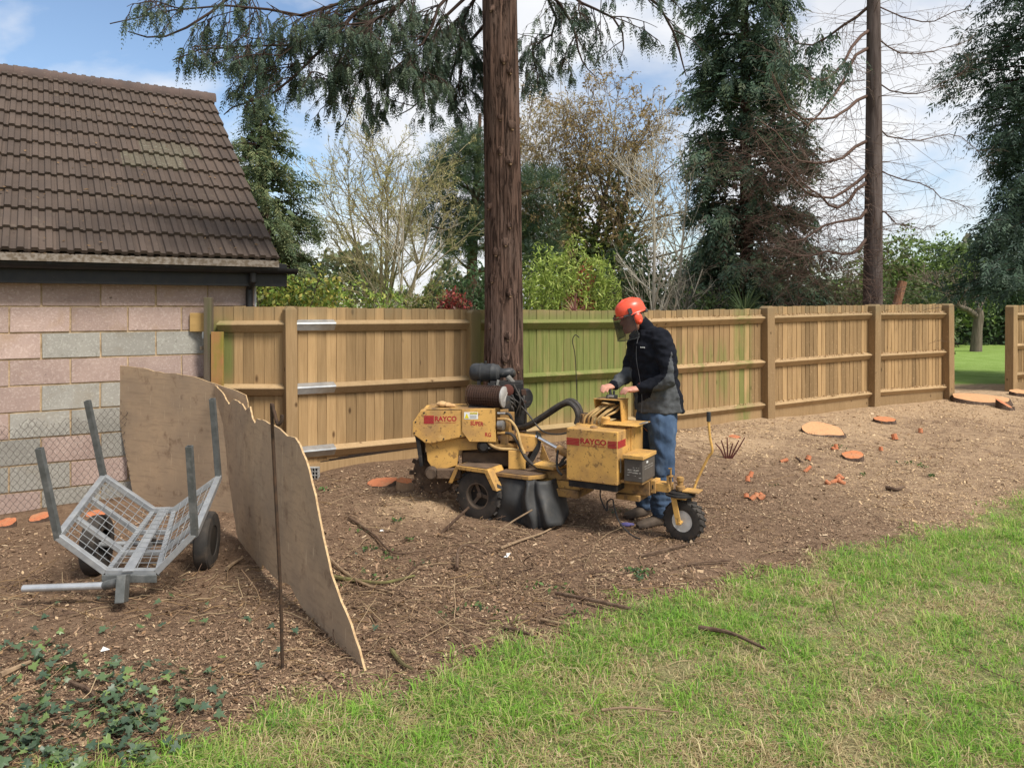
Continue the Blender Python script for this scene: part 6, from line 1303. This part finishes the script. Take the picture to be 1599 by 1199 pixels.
for px, py, L, a, r, el, lb in ((1221, 722, 12, .3, 3.6, .3, 'stubby orange cut stem lying between the red shoots and the oval stump'), (1258, 737, 16, .7, 3.4, .5, 'longest orange cut stem, lying before the oval stump'), (1262, 719, 8, 1.0, 5, .8, 'thick orange stem end beside the dark crossing twig'), (1306, 702, 9, 1.5, 4, 1.0, 'upright orange peg just behind the oval stump'), (1398, 687, 10, 1.7, 5.5, .9, 'thickest upright orange peg in front of the round stump'), (1376, 704, 6, 1.5, 4, 1.2, 'short orange peg between the oval stump and the thickest peg'), (1303, 703, 6, 2.4, 3.4, .6, 'thin orange peg leaning against the upright one behind the oval stump'), (1438, 676, 7, 1.5, 4, 1.2, 'lone orange peg toward the largest stump'), (1252, 722, 14, 2.5, 2.2, .6, 'thin dark cut twig crossing the thick orange stem end')):
    peg(px, py, L, a, r, lb, BRIGHT if r > 3.3 else ORCUT, el, PG)
for px, py, a in ((1300, 755, .4), (1310, 752, 1.4), (1318, 756, 2.6), (1308, 748, .9), (1296, 757, 2.2), (1316, 749, 2.0)): peg(px, py, 11, a, 4.4, 'orange stub in the cluster of chopped shoots far from the fence', BRIGHT, .4, 'cluster of chopped orange shoots')
for px, py, a in ((1168, 752, 1.4), (1172, 745, 1.0)): peg(px, py, 10, a, 4.5, 'orange stub pair beyond the lever', BRIGHT, .8, 'orange stub pair')
for px, py, a in ((1166, 778, 1.5), (1174, 781, .6), (1181, 777, 1.2), (1187, 780, .2), (1192, 777, 2.6)): peg(px, py, 9, a, 5, 'bright orange chopped stub in the row behind the castor wheel', BRIGHT, .6, 'row of chopped orange stubs')
sh = MB(); c = G(1138, 716)
for k in range(6):
    a = -.5+.22*k; sh.tube([c+Vector((.015*k-.04, 0, 0)), c+Vector((.015*k-.04+.10*a, -.02, .10)), c+Vector((.015*k-.04+.22*a, -.03, .17+.03*(k % 3)))], [.009, .008, .006], 7)
sh.obj('cut_shoots', sm('dark_red_shoots', (.13, .035, .028), (.07, .025, .02)), smooth=True, label='bundle of dark red cut shoots standing in the sawdust', cat='shoots')
STK = barkm('stick_bark', (.13, .088, .06), (.08, .05, .035), (1, 1, 1), 25, .006); STKG = barkm('mossy_stick_bark', (.16, .15, .06), (.11, .09, .045), (1, 1, 1), 20, .006); STKP = barkm('pale_stick', (.30, .21, .13), (.2, .14, .09), (1, 1, 1), 20, .006)
def stick(pts, r, label, mat=STK, tip=.5):
    q = []
    for p in pts:
        g = G(p[0], p[1]); q.append(g+Vector((0, 0, .022+(p[2] if len(p) > 2 else 0))))
    q = bez(q, 5); r *= 1.25; MB().tube(q, list(np.linspace(r, r*tip, len(q))), 7).obj('stick', mat, smooth=True, label=label, cat='stick')
def lift(px0, py0, px1, py1, r, label, mat=STK, mid=(0, 0)):       # one end on the ground, the other in the air at about the same depth
    a = G(px0, py0); b = P(px1, py1, a.y+.05); m_ = (a+b)/2+Vector((mid[0], 0, mid[1])); MB().tube(bez([a, m_, b], 5), list(np.linspace(r, r*.7, 11)), 7).obj('stick', mat, smooth=True, label=label, cat='stick')
lift(690, 832, 733, 792, .014, 'cut branch end rising in front of the grinder tyre'); lift(757, 850, 832, 796, .008, 'pale cut twig rising before the rubber flap', STKP, (.0, .02))
stick([(782, 861), (815, 848), (845, 838), (868, 826)], .009, 'knobbly twig lying below the rubber flap', STKP); stick([(515, 905), (560, 912), (600, 915), (648, 904)], .012, 'mossy green curved branch behind the torn plywood', STKG)
stick([(508, 870), (540, 900), (575, 920), (615, 932)], .010, 'long bent pale branch crossing the mossy one', STKP); lift(632, 905, 666, 873, .008, 'dark forked branch rising beside the mossy one', STK, (-.01, .01))
stick([(714, 893), (716, 878, .05), (728, 872, .07), (760, 873, .02)], .010, 'hooked dark root arching out of the soil'); stick([(545, 812), (585, 840), (615, 868), (660, 865)], .008, 'grey branch lying toward the split stump', STK)
stick([(868, 934, .01), (930, 948, .015), (985, 962, .02)], .009, 'straight brown rod lying at the grass edge', STK, .9); stick([(1092, 992, .02), (1140, 1002, .025), (1195, 1026, .02)], .011, 'dark stick lying on the grass', STK)
stick([(788, 985), (815, 992), (838, 1002)], .010, 'short dark stick at the edge of the soil', STK); stick([(845, 973), (880, 980), (905, 978)], .008, 'pale peeled stick by the grass tufts', STKP)
stick([(612, 1022), (628, 1042), (645, 1052)], .010, 'short mossy stick near the plywood corner', STKG); stick([(940, 1122, .015), (985, 1120, .02), (1060, 1126, .015)], .005, 'thin straw like stem lying across the lawn', STKP)
stick([(1300, 950, .05), (1308, 978, .03), (1318, 992, .02)], .005, 'thin green forked stem on the grass', STKG); stick([(1000, 873), (1060, 858), (1110, 846)], .007, 'brown twig beside the castor wheel', STK); stick([(1140, 880), (1090, 884), (1050, 892)], .006, 'fine twig lying past the castor wheel', STK)
stick([(1385, 765), (1400, 768), (1412, 764)], .016, 'short thick stick out in the mulch', STK); stick([(165, 935), (185, 930), (205, 922)], .008, 'dark twig under the cart handle', STK); stick([(355, 893), (365, 885), (380, 876)], .012, 'pale offcut beside the cart wheel', STKP); stick([(0, 1062), (22, 1052), (48, 1040)], .014, 'pale root piece among the ivy', STKP); stick([(110, 560+512), (140, 1085), (160, 1110)], .008, 'brown arching twig in the ivy', STK)
stick([(60, 745), (90, 752), (125, 756)], .01, 'dark twig caught in the netting', STK)
def scrap(px, py, s_, name, label, cat, mat, z=.01):
    c = G(px, py); rr2 = random.Random(px); v = [(c.x+rr2.uniform(-s_, s_), c.y+rr2.uniform(-s_, s_), c.z+z+rr2.uniform(0, s_*.8)) for _ in range(6)]
    O(name, npmesh(name, v, [(0, 1, 2), (0, 2, 3), (0, 3, 4), (0, 4, 5), (1, 2, 5), (2, 3, 4)], mat), label=label, cat=cat)
scrap(165, 1020, .022, 'paper_scrap', 'white paper scrap at the edge of the ivy', 'paper', WHT); scrap(792, 872, .03, 'paper_scrap', 'pale torn scrap beside the hooked root', 'paper', WHT); scrap(597, 832, .02, 'paper_scrap', 'white scrap near the lying grey branch', 'paper', WHT)
c = G(978, 822); b_ = MB()
ball(b_, c+Vector((0, 0, .014)), .05, (1, .6, .35)); ball(b_, c+Vector((.04, .01, .012)), .03, (1, .7, .4)); pb = b_.obj('blue_rag', sm('blue_cloth', (.05, .045, .13), (.09, .08, .2), .9), smooth=True, label='crumpled dark blue rag lying by the boots', cat='rag')

# ------------------------------------------------------------------ ground cover
def scatter(n, y0, y1, p=1.0):
    Y = np.exp(rng.uniform(math.log(y0), math.log(y1), n)); X = rng.uniform(-.76, .92, n)*Y; return X, Y
def free(X, Y):                              # not inside the garage
    return (Y < WZ+FM*X-.05) | (X > -2.4)
# grass, growing in small tufts
EX, EY = [e[0] for e in EDGE], [e[1] for e in EDGE]
X, Y = scatter(62000, 2.35, 11); gm = grass_mask(X, Y); nz = vn(X, Y, 1.6)*.3+vn(X, Y, 5)*.38+vn(X, Y, 13)*.32; nz = .5+(nz-.5)*1.5
lush = np.exp(-((Y-np.interp(X, EX, EY)+.25)/.42)**2)
k = (rng.random(len(X)) < gm*np.clip(.55+1.2*(nz-.42)+.3*lush, .25, 1)) | ((gm > .02) & (gm < .5) & (rng.random(len(X)) < .08*nz)); k &= ((FZ+FM*X-Y) > .2)
X, Y, lush, nz = X[k], Y[k], lush[k], nz[k]; nt_ = len(X); tall = rng.gamma(3, .33, nt_)*(1+1.1*lush+1.6*np.clip(nz-.5, -.25, .5)); nb_ = np.clip(rng.poisson(7, nt_), 2, 14); ti = np.repeat(np.arange(nt_), nb_); n = len(ti)
dryt = np.clip(sstep(-.8, 1.6, X-.1*Y)*.22+1.2*(.55-nz)+1.1*(vn(X+9, Y, 1.1)-.5)+1.1*(vn(X, Y+5, 7)-.5)+.08-.36*lush, .02, .93); hue = rng.random(nt_)
rr3 = rng.normal(0, 1, (n, 2))*(.013+.003*Y[ti])[:, None]; bx, by = X[ti]+rr3[:, 0], Y[ti]+rr3[:, 1]; az = np.arctan2(rr3[:, 1], rr3[:, 0])+rng.normal(0, .7, n)
Hb = rng.uniform(.012, .034, n)*np.clip(tall[ti], .45, 2.6); dd_ = rng.random(n) < dryt[ti]; bend = np.where(dd_, rng.uniform(1.0, 2.6, n), rng.uniform(.3, 1.9, n)); wd = rng.uniform(.0010, .0022, n)*(.8+.12*by)
b0 = np.stack([bx, by, hgt(bx, by)-.003], 1); dh = np.stack([np.cos(az), np.sin(az), 0*az], 1); s = np.stack([-np.sin(az), np.cos(az), 0*az], 1)*wd[:, None]
m1 = b0+UP*(Hb*.6)[:, None]+dh*(Hb*bend*.3)[:, None]; tp = b0+UP*(Hb*np.maximum(.10, 1.0-.34*bend))[:, None]+dh*(Hb*bend*.95)[:, None]
V = np.stack([b0-s, b0+s, m1-s*.8, m1+s*.8, tp-s*.15, tp+s*.15], 1).reshape(-1, 3); q = np.arange(n)[:, None]*6
Fq = np.concatenate([q+np.array([[0, 1, 3, 2]]), q+np.array([[2, 3, 5, 4]])])
colr = np.where(dd_[:, None], tint_of([(.60, .50, .29), (.54, .45, .24), (.42, .31, .17)], n, .75, 1.2), np.where((hue[ti] < .28)[:, None], tint_of([(.41, .44, .14), (.46, .47, .18)], n, .75, 1.2), np.where((hue[ti] < .88)[:, None], tint_of([(.235, .42, .06), (.28, .48, .075), (.18, .34, .05)], n, .75, 1.25), tint_of([(.14, .27, .06), (.16, .29, .075)], n))))
O('grass', npmesh('grass', V, Fq, GRASSM, np.repeat(colr, 6, 0)), label='short patchy spring grass of the near lawn', cat='grass', kind='stuff')
# chippings
X, Y = scatter(430000, 2.5, 15); gm = grass_mask(X, Y); sw = saw_mask(X, Y); k = (rng.random(len(X)) < (1-gm)*np.clip(.25+.9*vn(X, Y, 3), 0, 1)*np.where((X < -1.6) & (Y > 4.1), .45, 1)+.05*gm) & ((FZ+FM*X-Y) > .1) & free(X, Y); X, Y, sw = X[k], Y[k], sw[k]; n = len(X)
L = rng.uniform(.0026, .008, n)*(1+.05*Y)*np.where(rng.random(n) < .05, 2.2, 1); az = rng.uniform(0, 6.28, n); c = np.stack([X, Y, hgt(X, Y)+rng.uniform(.001, .012, n)], 1); d = np.stack([np.cos(az), np.sin(az), rng.normal(0, .35, n)], 1)*L[:, None]; e_ = np.stack([-np.sin(az), np.cos(az), rng.normal(0, .5, n)], 1)*(L*rng.uniform(.18, .5, n))[:, None]
V = np.stack([c-d-e_*.6, c+d*.8-e_, c+d+e_*.7, c-d*.9+e_], 1).reshape(-1, 3); Fq = np.arange(4*n).reshape(-1, 4); sel = rng.random(n)
lt_ = sel < (.20+.45*sw); colr = np.where(lt_[:, None], tint_of([(.40, .285, .175), (.48, .36, .235), (.32, .22, .135)], n, .75, 1.25), tint_of([(.22, .142, .09), (.29, .19, .12), (.14, .088, .055)], n))
colr = np.where((sw > .35)[:, None] & (rng.random(n) < .55)[:, None], tint_of([(.56, .40, .235), (.47, .32, .18)], n), colr)
O('wood_chippings', npmesh('wood_chippings', V, Fq, TWIG, np.repeat(colr, 4, 0)), label='brown wood chippings strewn over the cleared strip', cat='chippings', kind='stuff')
# twig litter
X, Y = scatter(10500, 2.6, 12); gm = grass_mask(X, Y); k = (rng.random(len(X)) < (1-gm)*np.clip(1.1-.22*np.maximum(X, 0)-.1*(X > 1), .15, 1)*(vn(X, Y, 1.5) > .38)+.04*gm) & ((FZ+FM*X-Y) > .25) & free(X, Y); X, Y = X[k], Y[k]; n = len(X); az = rng.uniform(0, 6.28, n)
pl, rd = grow(np.stack([X, Y, hgt(X, Y)+.006], 1), np.stack([np.cos(az), np.sin(az), rng.uniform(-.02, .25, n)], 1), rng.gamma(2, .055, n)+.03, rng.uniform(.0012, .0035, n), -.25, .17, 6, .6); pl[..., 2] = np.maximum(pl[..., 2], hgt(pl[..., 0], pl[..., 1])+.003)
V, Fq = tubes(pl, rd, 4); NM().add(V, Fq, np.repeat(tint_of([(.26, .17, .10), (.17, .11, .07), (.34, .25, .15), (.11, .07, .05), (.22, .14, .07)], n), 24, 0)).obj('twig_litter', TWIG, label='fine dry twigs littering the cleared soil', cat='twigs', kind='stuff')
n = 260; px = rng.uniform(470, 960, n); py = rng.uniform(800, 1030, n); k = (py < 1060-.28*(px-470)); g_ = np.array([G(a, b) for a, b in zip(px[k], py[k])]); n = len(g_); az = rng.uniform(0, 6.28, n)
pl, rd = grow(g_+np.array([0, 0, .01]), np.stack([np.cos(az), np.sin(az)*.7, rng.uniform(0, .35, n)], 1), rng.uniform(.10, .38, n), rng.uniform(.0018, .004, n), -.3, .13, 7, .6); pl[..., 2] = np.maximum(pl[..., 2], hgt(pl[..., 0], pl[..., 1])+.006); V, Fq = tubes(pl, rd, 5)
NM().add(V, Fq, np.repeat(tint_of([(.22, .145, .085), (.15, .10, .065), (.28, .20, .12), (.11, .07, .048)], n), 35, 0)).obj('brushwood', TWIG, label='loose tangle of longer twigs between the plywood and the grinder', cat='twigs', kind='stuff')
# dead leaves and seedling weeds
X, Y = scatter(3000, 2.5, 9); gm = grass_mask(X, Y); k = (rng.random(len(X)) < (1-gm)*.7+.05) & (X < 1.5) & free(X, Y) & ((FZ+FM*X-Y) > .4); X, Y = X[k], Y[k]; n = len(X)
nm = NM(); nm.add(*leaves(np.stack([X, Y, hgt(X, Y)+.008], 1), .028, tint_of([(.30, .19, .10), (.22, .13, .07), (.38, .27, .16)], n), 1.2, .5)); nm.obj('dead_leaves', TWIG, label='dead brown leaves scattered over the soil', cat='leaves', kind='stuff')
cw_ = [(512, 765), (575, 860), (610, 868), (640, 845), (620, 815), (700, 960), (835, 920), (985, 895), (1000, 905), (975, 800), (1010, 895), (880, 925), (745, 950), (900, 960), (1420, 725), (1440, 730), (1455, 745), (520, 920), (1310, 700), (1210, 760), (660, 885), (590, 905), (780, 960), (1345, 742), (560, 830)]
nm = NM()
for px, py in cw_:
    g = G(px, py); n = rng.integers(8, 26); sp2 = rng.uniform(.02, .06); c = np.array(g)+rng.normal(0, 1, (n, 3))*np.array([sp2, sp2, .01]); c[:, 2] = g.z+np.abs(c[:, 2]-g.z)+.012; nm.add(*leaves(c, .03, tint_of([(.07, .13, .03), (.10, .17, .05), (.05, .09, .04)], n), 1.0, .6))
nm.obj('weeds', LEAF, label='small green seedling weeds sprouting from the soil', cat='weeds', kind='stuff')
# ivy: leaves one by one, the small ones at the back as one mass
half = [(0, 0), (.30, -.12), (.46, .10), (.26, .26), (.40, .52), (.15, .50), (0, 1.0)]
ring = half+[(-x, y) for x, y in half[-2:0:-1]]
def ivymesh(t, k):
    rr2 = random.Random(k); v = [(x*rr2.uniform(.9, 1.1), y-.3, .18*abs(x)-.10*(y-.3)**2+rr2.uniform(-.03, .03)) for x, y in ring]+[(0, .0, .0)]
    n_ = len(ring); return npmesh('leaf', v, [(i, (i+1) % n_, n_) for i in range(n_)], IVYM, [t]*(n_+1))
ivt = [(.060, .100, .052), (.075, .118, .058), (.05, .085, .05), (.09, .14, .055), (.14, .20, .06), (.07, .105, .065)]
ivm = [ivymesh(t, k) for k, t in enumerate(ivt*2)]
ivy = empty('ivy', (0, 0, 0), label='trailing ivy covering the soil below the cart at the lawn edge', cat='ivy')
pts = []
while len(pts) < 640:
    px, py = random.uniform(-40, 440), random.uniform(925, 1215); line = 1005+(px/420)*75
    dn = max(0, min(1, (py-line)/70+.35))*(1-max(0, (px-210-(1200-py)*.55)/110)) if py > line-40 else .04
    if random.random() > dn*(.12+1.3*max(0, float(vn(px*.01, py*.016, 2.2))-.28)): continue
    g = G(px, min(py, 1215)); 
    if grass_mask(g.x, g.y) > .75 and random.random() > .12: continue
    pts.append((px, py, g))
for px, py in ((235, 975), (250, 985), (228, 985), (282, 910), (100, 990), (85, 1008), (40, 1012), (300, 975), (318, 978), (22, 1020), (555, 872), (570, 895), (620, 895), (545, 925), (590, 990), (460, 995), (330, 1010), (355, 1035), (300, 1060), (410, 1050)):
    pts.append((px, 2000, G(px, py)))
pts.sort(key=lambda q: -q[1]); nm = NM()
for i, (px, py, g) in enumerate(pts):
    s_ = random.uniform(.022, .058); rot = Euler((random.gauss(-.25, .35), random.gauss(0, .35), random.uniform(0, 6.28))); loc_ = g+Vector((random.uniform(-.02, .02), random.uniform(-.02, .02), random.uniform(.012, .05)))
    if i < 300:
        o = O('leaf', random.choice(ivm), ivy, loc_, rot); o.scale = (s_, s_, s_)
    else:
        me = random.choice(ivm); n_ = len(ring); vv_ = np.array([tuple(loc_+(rot.to_matrix() @ v_.co)*s_) for v_ in me.vertices]); tt = np.tile(np.array(random.choice(ivt))*random.uniform(.85, 1.15), (len(vv_), 1))
        nm.add(vv_, np.array([(j, (j+1) % n_, n_, n_) for j in range(n_)])[:, [0, 1, 2, 2]], tt)
V = np.concatenate(nm.V); T = np.concatenate(nm.T); Fq = np.concatenate(nm.F)[:, :3]
O('small_leaves', npmesh('small_leaves', V, Fq, IVYM, T), ivy, kind='stuff')
vn_ = MB()
for k in range(46):
    px, py, g = pts[random.randrange(20, len(pts))]; a = random.uniform(0, 6.28); q = [g+Vector((0, 0, .012))]
    for j in range(5):
        a += random.gauss(0, .5); nx_ = q[-1]+Vector((math.cos(a), math.sin(a), 0))*.07; nx_.z = gz(nx_.x, nx_.y)+random.uniform(.008, .03); q.append(nx_)
    vn_.tube(q, .0022, 4)
vn_.obj('stems', STK, ivy, kind='stuff')
# chippings that settled on the fence rails
nm = []
for A_, B_, zs in ((posts[3], posts[4], ((1.578, 1.612), (.955, .985), (.36, .385))), (posts[4], posts[5], ((1.61, 1.61), (.965, .965), (.40, .37))), (posts[2], posts[3], ((1.545, 1.578), (.945, .965), (.345, .375)))):
    for za, zb in zs:
        n = 150 if A_ is not posts[2] else 60; t = rng.random(n)**.8; b0 = np.array(A_)[None]*(1-t[:, None])+np.array(B_)[None]*t[:, None]; b0 = b0+np.array(FN)[None]*rng.uniform(-.03, .03, (n, 1)); b0[:, 2] = za*(1-t)+zb*t+.036+rng.uniform(0, .014, n); nm.append(b0)
c = np.concatenate(nm); O('rail_chippings', npmesh('rail_chippings', *[(a, b) for a, b, t in [leaves(c, .035, tint_of([(.45, .31, .18), (.36, .24, .13)], len(c)), .6, .4)]][0], TWIG, np.repeat(tint_of([(.45, .31, .18), (.36, .24, .13)], len(c)), 4, 0)), fence, kind='stuff')
# chips thrown up by the cutter
c = np.array(P(672, 762, 6.35))+rng.normal(0, 1, (130, 3))*np.array([.16, .12, .11]); c[:, 2] = np.maximum(c[:, 2], .04)
V, Fq, T = leaves(c, .014, tint_of([(.40, .29, .18), (.2, .13, .08)], 130), 0, .5); O('flying_chips', npmesh('flying_chips', V, Fq, TWIG, T), label='wood chips flying from the cutter wheel', cat='chips', kind='stuff')
